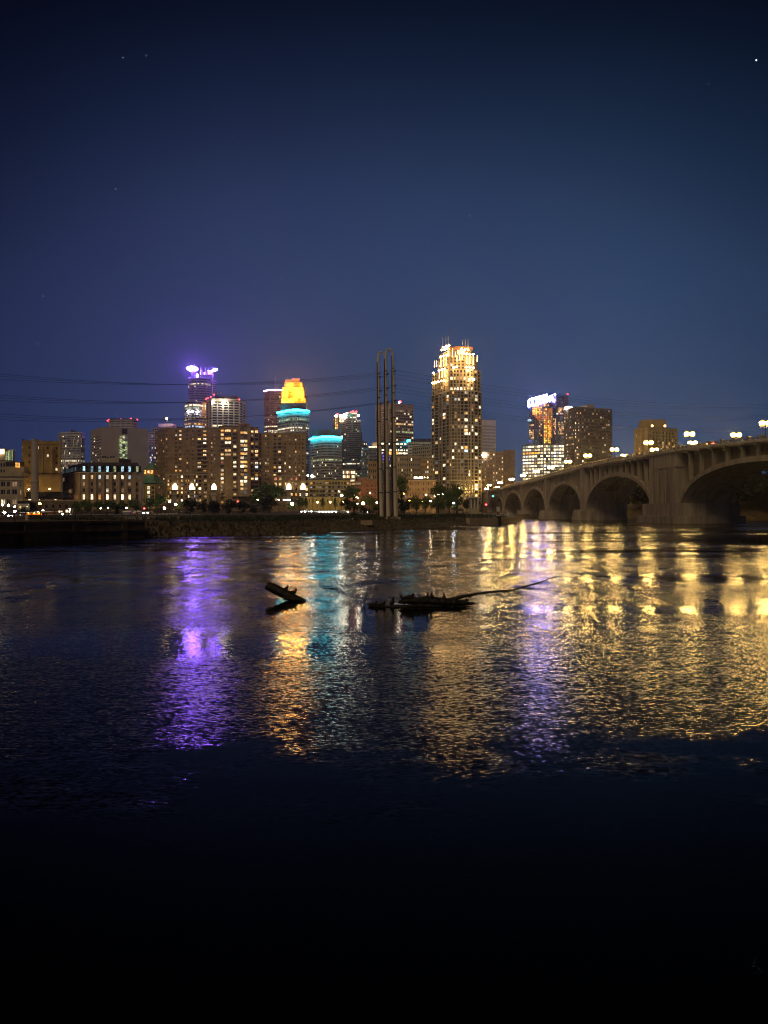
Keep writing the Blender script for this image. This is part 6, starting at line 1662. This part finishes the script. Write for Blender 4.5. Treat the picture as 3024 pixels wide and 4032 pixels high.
# ------------------------------------------------------------------ street lamps, signals, cars
def lamp(x, y, Y, m, label, r=.28, group=None, cat='street lamp', name='street_lamp', post=True, sc=(1, 1, 1)):
    p = P(x, y, Y); g_ = gz(p.x, Y)
    t = thing(name, label, cat, (p.x, Y, min(g_, p.z - 1)), group)
    if post:
        mb = MB(); mb.tube([(p.x, Y, min(g_, p.z - 1) - .1), (p.x, Y, min(g_, p.z - 1) + .7), (p.x, Y, p.z - r * .9)], [.11, .07, .05], M['metal_dark'], 6); mb.build('post', t)
        mb = MB(); mb.tube([(p.x, Y, p.z + r * .85), (p.x, Y, p.z + r * 1.15)], [r * .5, r * .2], M['metal_dark'], 8); mb.build('cap', t)
    mb = MB(); mb.ball(p, r, M[m], 10, 6, sc); mb.build('globe', t)
    return t
LAMPS = [
    (18, 2018, 210, 'l_cool', .36, 'cool white lamp furthest left, above the two paired floodlights', 'street lamp'),
    (34, 2033, 190, 'l_cool', .32, 'left lamp of a low pair of glaring white floodlights at the left edge', 'floodlight'),
    (48, 2035, 190, 'l_cool', .32, 'right lamp of a low pair of glaring white floodlights at the left edge', 'floodlight'),
    (58, 2013, 215, 'l_cool', .30, 'blue white lamp right of the paired floodlights', 'street lamp'),
    (10, 1988, 300, 'l_white', .36, 'leftmost of three warm lamps before the stone hotel', 'street lamp'),
    (34, 1990, 300, 'l_white', .38, 'middle of three warm lamps before the stone hotel', 'street lamp'),
    (58, 1995, 300, 'l_white', .30, 'rightmost of three warm lamps before the stone hotel', 'street lamp'),
    (157, 1983, 260, 'l_orange', .40, 'strong orange sodium lamp before the brick warehouse', 'street lamp'),
    (151, 2014, 215, 'l_cool', .22, 'small blue white lamp at the pavilion roof', 'street lamp'),
    (169, 2010, 215, 'l_white', .26, 'white lamp just right of the blue one at the pavilion roof', 'street lamp'),
    (246, 2024, 190, 'l_cool', .26, 'cool lamp at the right end of the pavilion wing', 'street lamp'),
    (275, 2005, 235, 'l_white', .24, 'lamp above the glowing glass kiosk', 'street lamp'),
    (287, 2032, 205, 'l_cool', .18, 'little low lamp right of the glowing kiosk', 'street lamp'),
    (397, 2001, 270, 'l_white', .24, 'first white lamp under the mansard building trees', 'street lamp'),
    (425, 1999, 270, 'l_cool', .22, 'bluish lamp left of the conical shrub', 'street lamp'),
    (498, 2000, 270, 'l_white', .24, 'white lamp right of the conical shrub', 'street lamp'),
    (648, 2001, 290, 'l_white', .42, 'bright white lamp below the tall tree at the apartment corner', 'street lamp'),
    (668, 1976, 330, 'l_white', .36, 'pinkish white lamp at the apartment podium corner', 'street lamp'),
    (1212, 1872, 460, 'l_white', .42, 'smaller of two white lamps above the ochre apartment row', 'street lamp'),
    (1230, 1875, 450, 'l_white', .80, 'big white lamp at the left end of the ochre apartment row', 'street lamp'),
    (1345, 1951, 350, 'l_white', .50, 'large globe lamp in front of the ochre apartment row', 'street lamp'),
    (1404, 1958, 380, 'l_warm', .24, 'left of two close warm lamps under the terracotta building', 'street lamp'),
    (1409, 1960, 378, 'l_warm', .28, 'right of two close warm lamps under the terracotta building', 'street lamp'),
    (1407, 1983, 280, 'l_white', .20, 'park lamp with a lit post beside the olive tree', 'street lamp'),
    (1430, 1982, 288, 'l_white', .5, 'greenish white globe lamp next to the park lamp', 'street lamp'),
    (1484, 1980, 270, 'l_white', .26, 'park lamp right beside the leftmost pole', 'street lamp'),
    (1457, 1941, 420, 'l_warm', .30, 'lamp above the olive green tree', 'street lamp'),
    (1589, 1944, 440, 'l_orange', .42, 'orange lamp at the left corner of the orange mill', 'street lamp'),
    (1678, 1949, 450, 'l_warm', .40, 'lamp before the right half of the orange mill', 'street lamp'),
    (1726, 1946.5, 430, 'l_white', .60, 'left of two large bright globes right of the orange mill', 'street lamp'),
    (1746, 1946.5, 430, 'l_white', .64, 'right of two large bright globes right of the orange mill', 'street lamp'),
    (1712, 1953, 430, 'l_warm', .26, 'small lamp left of the two large bright globes', 'street lamp'),
    (1786, 1981, 262, 'l_cool', .22, 'cool white park lamp lighting a shrub left of the bridge', 'street lamp'),
    (1694, 1973, 290, 'l_white', .16, 'small lamp over the lit lawn among the trees', 'street lamp'),
    (1015, 1968, 380, 'l_warm', .34, 'warm lamp left of the dark round tree', 'street lamp'),
    (1097, 1968, 390, 'l_white', .26, 'white lamp right of the dark round tree', 'street lamp'),
    (936, 1974, 420, 'l_redstrong', .34, 'red glowing lamp behind the black tree row', 'light'),
    (1150, 1984, 322, 'l_white', .6, 'lamp lighting the yellow green tree under the canopy', 'street lamp'),
    (692, 1986, 323, 'l_white', .5, 'lamp lighting the small yellow green tree at the podium', 'street lamp'),
]
for x, y, Y, m, r, lab, cat in LAMPS:
    lamp(x, y, Y, m, lab, r, 'lamps along the far bank', cat, 'street_lamp' if cat == 'street lamp' else ('floodlight' if cat == 'floodlight' else 'red_light'))
for i, (x, y, Y, m) in enumerate(((1612, 1972, 452, 'l_orange'), (1640, 1974, 452, 'l_orange'), (1665, 1973, 452, 'l_orange'), (1698, 1973, 452, 'l_warm'), (113, 1927, 393, 'l_warm'), (196, 1926, 392.5, 'l_warm'), (1250, 1978, 462, 'l_warm'), (1300, 1978, 462, 'l_warm'), (1352, 1976, 462, 'l_warm'), (1445, 1972, 452, 'l_orange'))):
    w_ = ('orange mill, its left bays', 'orange mill, its centre', 'orange mill, right of centre', 'right end of the orange mill', 'chimney side of the ochre mill', 'middle of the ochre mill', 'ochre garage wall, left part', 'ochre garage wall, middle', 'ochre garage wall, right part', 'terracotta building')[i]
    lamp(x, y, Y, m, 'wall washing lamp at the foot of the ' + w_, .42 if m == 'l_orange' else .36, 'wall washing lamps at street level', 'floodlight', 'wall_washer')
cn = thing('canopy', 'long glowing entrance canopy left of the yellow green tree', 'canopy', P(1131, 1985, 385))
mb = MB(); mb.box(W(1116, 385), W(1147, 385), 383, 388, Z(1966, 385), Z(1963.5, 385), M['metal_dark']); mb.build('roof', cn)
mb = MB(); mb.box(W(1117, 385), W(1146, 385), 382.8, 382.98, Z(1971, 385), Z(1966.2, 385), M['l_arch']); mb.build('light_panel', cn)
for x in (1119, 1144):
    mb = MB(); mb.box(W(x, 385) - .12, W(x, 385) + .12, 384, 384.3, gz(W(x, 385), 385), Z(1966.2, 385), M['metal_dark']); mb.build('post', cn)
def signal(x, y, Y, m, label, h=4, boxed=True):
    p = P(x, y, Y); g_ = gz(p.x, Y); t = thing('traffic_signal', label, 'signal', (p.x, Y, min(g_, p.z - 1.5)))
    mb = MB(); mb.tube([(p.x, Y + .25, min(g_, p.z - 1.5) - .1), (p.x, Y + .25, p.z + .5)], .08, M['metal_dark'], 6); mb.build('post', t)
    mb = MB(); mb.box(p.x - .28, p.x + .28, Y + .02, Y + .4, p.z - 1.0, p.z + .45, M['metal_dark']); mb.build('housing', t)
    mb = MB(); mb.ball((p.x, Y, p.z), .26, M[m], 10, 6, (1, .4, 1)); mb.build('lens', t)
signal(568, 2002, 250, 'l_redstrong', 'red lit traffic signal left of the tall tree')
signal(1914, 1987, 268, 'l_redstrong', 'red navigation signal on the lock wall beside the first arch')
signal(1941, 1954, 285, 'l_green', 'green navigation signal hanging before the first bridge arch')

def make_car():
    t = thing('parked_car', 'car', 'car', (0, 0, 0)); mb = MB()
    prof = [(-2.2, .35), (-2.25, .75), (-2.0, .92), (-1.45, .98), (-.8, 1.42), (.55, 1.45), (1.25, 1.0), (2.05, .86), (2.2, .6), (2.2, .35)]
    n_ = len(prof); w = .86
    mb.mi(M['car_paint'])
    for s in (-1, 1):
        mb.v += [(x, s * (w if z < 1.05 else .66), z) for x, z in prof]
    for i in range(n_):
        j = (i + 1) % n_; mb.f.append((i, j, n_ + j, n_ + i)); mb.m.append(0)
    mb.f.append(tuple(reversed(range(n_)))); mb.m.append(0); mb.f.append(tuple(range(n_, 2 * n_))); mb.m.append(0)
    mb.build('body', t)
    for s in (-1, 1):
        mb = MB(); mb.quad((-1.3, s * .80, 1.0), (1.05, s * .80, 1.0), (.5, s * .685, 1.38), (-.75, s * .685, 1.38), M['glass']); mb.build('side_window', t)
        for x in (-1.35, 1.35):
            mb = MB(); mb.tube([(x, s * .72, .33), (x, s * .92, .33)], .33, M['rubber'], 14); wh = mb.build('wheel', t)
            mb = MB(); mb.tube([(x, s * .925, .33), (x, s * .94, .33)], .19, M['metal_grey'], 10); mb.build('rim', wh)
        mb = MB(); mb.ball((2.18, s * .62, .68), .17, M['l_head'], 8, 5, (.5, 1.2, .9)); mb.build('headlight', t)
        mb = MB(); mb.box(-2.27, -2.2, s * .62 - .17, s * .62 + .17, .66, .82, M['l_red']); mb.build('tail_light', t)
    mb = MB(); mb.quad((1.2, -.68, 1.03), (1.2, .68, 1.03), (.6, .6, 1.42), (.6, -.6, 1.42), M['glass']); mb.build('windscreen', t)
    return t
car0 = make_car()
CARS = [(586, 2026, 225, -98, 'silver car facing the river with glaring headlights left of the tall tree'), (1216, 2000, 300, -75, 'leftmost car of the headlight cluster before the ochre garage wall'), (1200, 2003, 290, -100, 'car with headlights at the far left end of the garage wall glare'),
        (1278, 2000, 300, -85, 'car with blazing headlights in the middle of the garage wall car park'), (1306, 1999, 304, -100, 'car right of the middle pair in the garage wall car park'), (1328, 1998, 310, -80, 'dim car near the right end of the garage wall car park'), (1254, 2005, 285, -60, 'nearer car between the headlight clusters'),
        (1348, 2000, 300, -20, 'rightmost car of the garage wall car park, turned sideways'), (545, 2026, 240, 0, 'car seen side on left of the headlight pair'), (500, 2026, 235, 180, 'car seen side on right of the conical shrub'), (1420, 2020, 262, 5, 'car parked side on near the park lamp')]
for i, (x, y, Y, a, lab) in enumerate(CARS):
    X = W(x, Y); loc = (X, Y, gz(X, Y) + .02)
    if i == 0:
        car0.location = loc; car0.rotation_euler = (0, 0, R(a)); car0['label'] = lab; car0['group'] = 'cars on the far bank'
    else:
        copy_tree(car0, loc, R(a), lab, 'cars on the far bank')
# red lit vehicle on the bridge
bs = thing('bus', 'dark bus with red lights crossing the bridge deck', 'bus', BR(281, 15, BT(281) - 1.1))
c = BR(281, 15, BT(281) - 1.1)
mb = MB(); mb.box(c.x - 1.25, c.x + 1.25, c.y, c.y + 9, c.z + .35, c.z + 3.0, M['car_dark']); mb.build('body', bs)
mb = MB(); mb.box(c.x - 1.1, c.x + 1.1, c.y - .06, c.y - .004, c.z + 1.6, c.z + 2.5, M['glass']); mb.build('rear_window', bs)
for dx in (-1.0, -.35, .35, 1.0):
    mb = MB(); mb.box(c.x + dx - .2, c.x + dx + .2, c.y - .1, c.y - .004, c.z + 2.62, c.z + 2.85, M['l_redstrong']); mb.build('red_light', bs)
for dx in (-1.0, 1.0):
    mb = MB(); mb.box(c.x + dx - .15, c.x + dx + .15, c.y - .1, c.y - .004, c.z + 1.0, c.z + 1.4, M['l_red']); mb.build('tail_light', bs)
    for dy in (1.8, 7):
        mb = MB(); mb.tube([(c.x + dx - .1, c.y + dy, c.z + .5), (c.x + dx + .25, c.y + dy, c.z + .5)], .48, M['rubber'], 12); mb.build('wheel', bs)

# ------------------------------------------------------------------ driftwood and ducks in the river
def rough_tube(mb, pts, rad, m, n=14, sub=6, amp=.12, seed=0):
    rs = np.random.RandomState(seed); P_, R_ = [], []
    for i in range(len(pts) - 1):
        for k in range(sub):
            t = k / sub; P_.append(Vector(pts[i]).lerp(Vector(pts[i + 1]), t)); R_.append((rad[i] * (1 - t) + rad[i + 1] * t) * (1 + rs.uniform(-amp, amp)))
    P_.append(Vector(pts[-1])); R_.append(rad[-1])
    k0 = len(mb.v); mb.tube(P_, R_, m, n)
    for i in range(k0, len(mb.v)):
        v = mb.v[i]; j = rs.uniform(-1, 1, 3) * amp * .25 * min(.3, max(R_)); mb.v[i] = (v[0] + j[0], v[1] + j[1], v[2] + j[2])
lg = thing('drift_log', 'thick broken log slanting out of the water at the left with two ducks on it', 'log', P(1160, 2362, 35))
mb = MB(); rough_tube(mb, [P(1052, 2304, 35), P(1054, 2305.5, 35), P(1120, 2338, 34.8), P(1196, 2376, 34.6)], [.18, .212, .218, .20], M['wood_wet'], 16, 7, .06, 1); mb.build('trunk', lg)
mb = MB(); rough_tube(mb, [P(1120, 2352, 34.7), P(1150, 2358, 34.5), P(1186, 2361.5, 34.4)], [.12, .12, .03], M['wood_wet'], 8, 4, .15, 2); mb.build('broken_root', lg)
sn = thing('driftwood_snag', 'long black driftwood snag lying in the river with a thin branch rising right', 'driftwood', P(1720, 2385, 32.6))
YS = 32.6
mb = MB(); rough_tube(mb, [P(1567, 2371, YS), P(1600, 2366, YS), P(1680, 2366, YS), P(1760, 2370, YS), P(1820, 2374, YS), P(1872, 2377, YS)], [.03, .14, .20, .19, .13, .03], M['wood_wet'], 12, 6, .16, 3); mb.build('trunk', sn)
mb = MB(); rough_tube(mb, [P(1449, 2394, YS - .2), P(1490, 2395, YS - .2), P(1540, 2392, YS - .2), P(1640, 2386, YS - .1), P(1740, 2385, YS), P(1870, 2391, YS)], [.02, .09, .08, .10, .12, .03], M['wood_wet'], 10, 6, .2, 4); mb.build('root', sn)
mb = MB(); rough_tube(mb, [P(1745, 2366, YS), P(1790, 2358, YS), P(1832, 2346, YS), P(1880, 2338, YS), P(1934, 2331, YS + .1), P(2016, 2326, YS + .2), P(2060, 2312, YS + .2), P(2114, 2297, YS + .3), P(2160, 2280, YS + .3), P(2200, 2269, YS + .3)], [.09, .085, .07, .055, .05, .042, .038, .035, .032, .026], M['wood_wet'], 8, 4, .18, 5); mb.build('branch', sn)
for pts, r in (([(1960, 2330), (2000, 2333), (2030, 2341)], .014), ([(1862, 2342), (1850, 2350), (1835, 2349)], .03), ([(2010, 2326), (2035, 2331), (2050, 2329)], .012), ([(2110, 2298), (2125, 2299), (2140, 2296)], .01), ([(2160, 2281), (2178, 2282)], .008),
               ([(1574, 2392), (1574, 2410), (1573, 2430)], .011), ([(1598, 2390), (1606, 2405), (1608, 2425)], .012), ([(1650, 2388), (1659, 2410), (1657, 2432)], .011), ([(1740, 2388), (1748, 2412)], .012)):
    mb = MB(); mb.tube([P(x, y, YS - .35 * (y > 2395)) if y < 2395 else Vector((W(x, YS - .3), YS - .3 - (y - 2395) * .002, max(-.2, Z(y, YS)))) for x, y in pts], [1.6 * r, 1.3 * r, .8 * r][:len(pts)], M['wood_wet'], 6); mb.build('twig', sn)
tw = [([(1433, 2378), (1437, 2360), (1446, 2336), (1456, 2320), (1466, 2310), (1477, 2316), (1489, 2326)], .013, 33.2, 'bent thin stem curving out of the water left of the ducks'),
      ([(1350, 2372), (1356, 2352), (1368, 2328), (1385, 2311)], .006, 33.4, 'faint thin stem leaning out of the water furthest left'),
      ([(1377, 2411), (1377, 2395), (1377, 2376)], .011, 31.2, 'short straight stick poking up from the water'),
      ([(1414, 2411), (1405, 2395), (1406, 2390), (1416, 2386)], .013, 31.2, 'small crooked forked stick in the water near the snag root')]
for pts, r, Y, lab in tw:
    t = thing('twig', lab, 'twig', P(*pts[0], Y)); mb = MB()
    mb.tube([P(pts[0][0], pts[0][1] + 8, Y)] + [P(x, y, Y) for x, y in pts], [1.8 * r] + [1.8 * r * (1 - .6 * i / len(pts)) for i in range(len(pts))], M['wood_wet'], 6); mb.build('stem', t)
def duck_mesh(pose):
    b = MB()
    if pose == 0:      # resting, head tucked
        pts = [(-.24, 0, .10), (-.16, 0, .09), (-.05, 0, .08), (.06, 0, .085), (.13, 0, .11), (.15, 0, .16), (.13, 0, .205), (.15, 0, .235), (.19, 0, .225), (.235, 0, .205)]
        rad = [.012, .055, .095, .10, .075, .045, .045, .048, .03, .008]
    else:              # upright, neck raised
        pts = [(-.18, 0, .04), (-.11, 0, .09), (-.02, 0, .13), (.06, 0, .17), (.10, 0, .24), (.10, 0, .31), (.12, 0, .35), (.16, 0, .345), (.21, 0, .33)]
        rad = [.012, .06, .095, .085, .05, .038, .048, .03, .008]
    b.tube(pts, rad, M['feather'], 12)
    return b.mesh('body', None, True)
DM = [duck_mesh(0), duck_mesh(1)]
DU = [(1468, 2386, 32.6, 0, 0, 1.0, 'leftmost duck resting low on the water by the snag root'), (1499, 2388, 32.5, 0, 15, 1.0, 'second duck on the water, just right of the leftmost'), (1543, 2384, 32.8, 1, 60, 1.0, 'upright duck standing alone left of the snag trunk'),
      (1586, 2367, YS, 1, 200, .8, 'left duck perched on the snag trunk'), (1613, 2360, YS, 0, 10, 1.0, 'duck resting on the snag trunk right of the left perched one'), (1682, 2357, YS, 1, 70, .7, 'left of two ducks side by side on the middle of the snag'), (1700, 2359, YS, 0, 90, 1.0, 'right of two ducks side by side on the middle of the snag'),
      (1750, 2356, 35.8, 0, 90, .8, 'round duck swimming behind the snag, seen from behind'), (1839, 2368, 34.6, 0, 90, .8, 'round duck swimming under the rising branch'),
      (1127, 2325.5, 34.9, 1, -20, .75, 'upper duck on the slanting log, neck raised'), (1152, 2340, 34.8, 0, 15, 1.0, 'lower duck on the slanting log, near the water')]
for x, y, Y, pose, a, s, lab in DU:
    o = bpy.data.objects.new('duck', DM[pose]); col.objects.link(o); p = P(x, y, Y)
    if Y in (32.6, 32.5, 32.8, 35.8) and y > 2356 and Y != YS or lab.startswith('leftmost'): p.z = max(-.03, min(p.z, .0)) - .02
    o.location = p; o.rotation_euler = (0, 0, R(a)); o.scale = (s, s, s); o['label'] = lab; o['category'] = 'duck'; o['group'] = 'ducks on the driftwood'

# ------------------------------------------------------------------ stars
for x, y, r, lab in ((2978, 237, 3.4, 'brightest star, near the top right corner'), (484, 227, 1.5, 'faint star at the upper left, left of another'), (576, 218, 1.7, 'star at the upper left, right of a fainter one'), (148, 1353, 1.8, 'star low at the left above the power lines'), (170, 1166, 1.4, 'faint star at the left, above a brighter low one'), (1108, 1096, 1.4, 'faint star in the middle sky above the yellow crown'), (455, 744, 1.2, 'dim star in the left sky'), (2790, 330, 1.1, 'dim star below left of the brightest star'), (1850, 850, 1.1, 'dim star in the sky above the gold lit tower')):
    mb = MB(); Y = 6000; mb.ball((0, 0, 0), r * 1.6, M['l_star'], 8, 6); p = P(x, y, Y)
    o = mb.build('star'); o.location = p; o['label'] = lab; o['category'] = 'star'; o['group'] = 'stars in the night sky'

# ------------------------------------------------------------------ haze
HAZE = 0.9e-4
if HAZE > 0:
    hm = bpy.data.materials.new('haze'); hm.use_nodes = True
    n, l = hm.node_tree.nodes, hm.node_tree.links; n.clear()
    out = n.new('ShaderNodeOutputMaterial'); pv_ = n.new('ShaderNodeVolumePrincipled')
    pv_.inputs['Color'].default_value = (.9, .9, .95, 1); pv_.inputs['Density'].default_value = HAZE; pv_.inputs['Anisotropy'].default_value = .82
    l.new(pv_.outputs[0], out.inputs['Volume'])
    mb = MB(); mb.box(-1120, 1120, -60, 1540, -4, 252, hm)
    o = mb.build('haze'); o['kind'] = 'stuff'
clean_props()
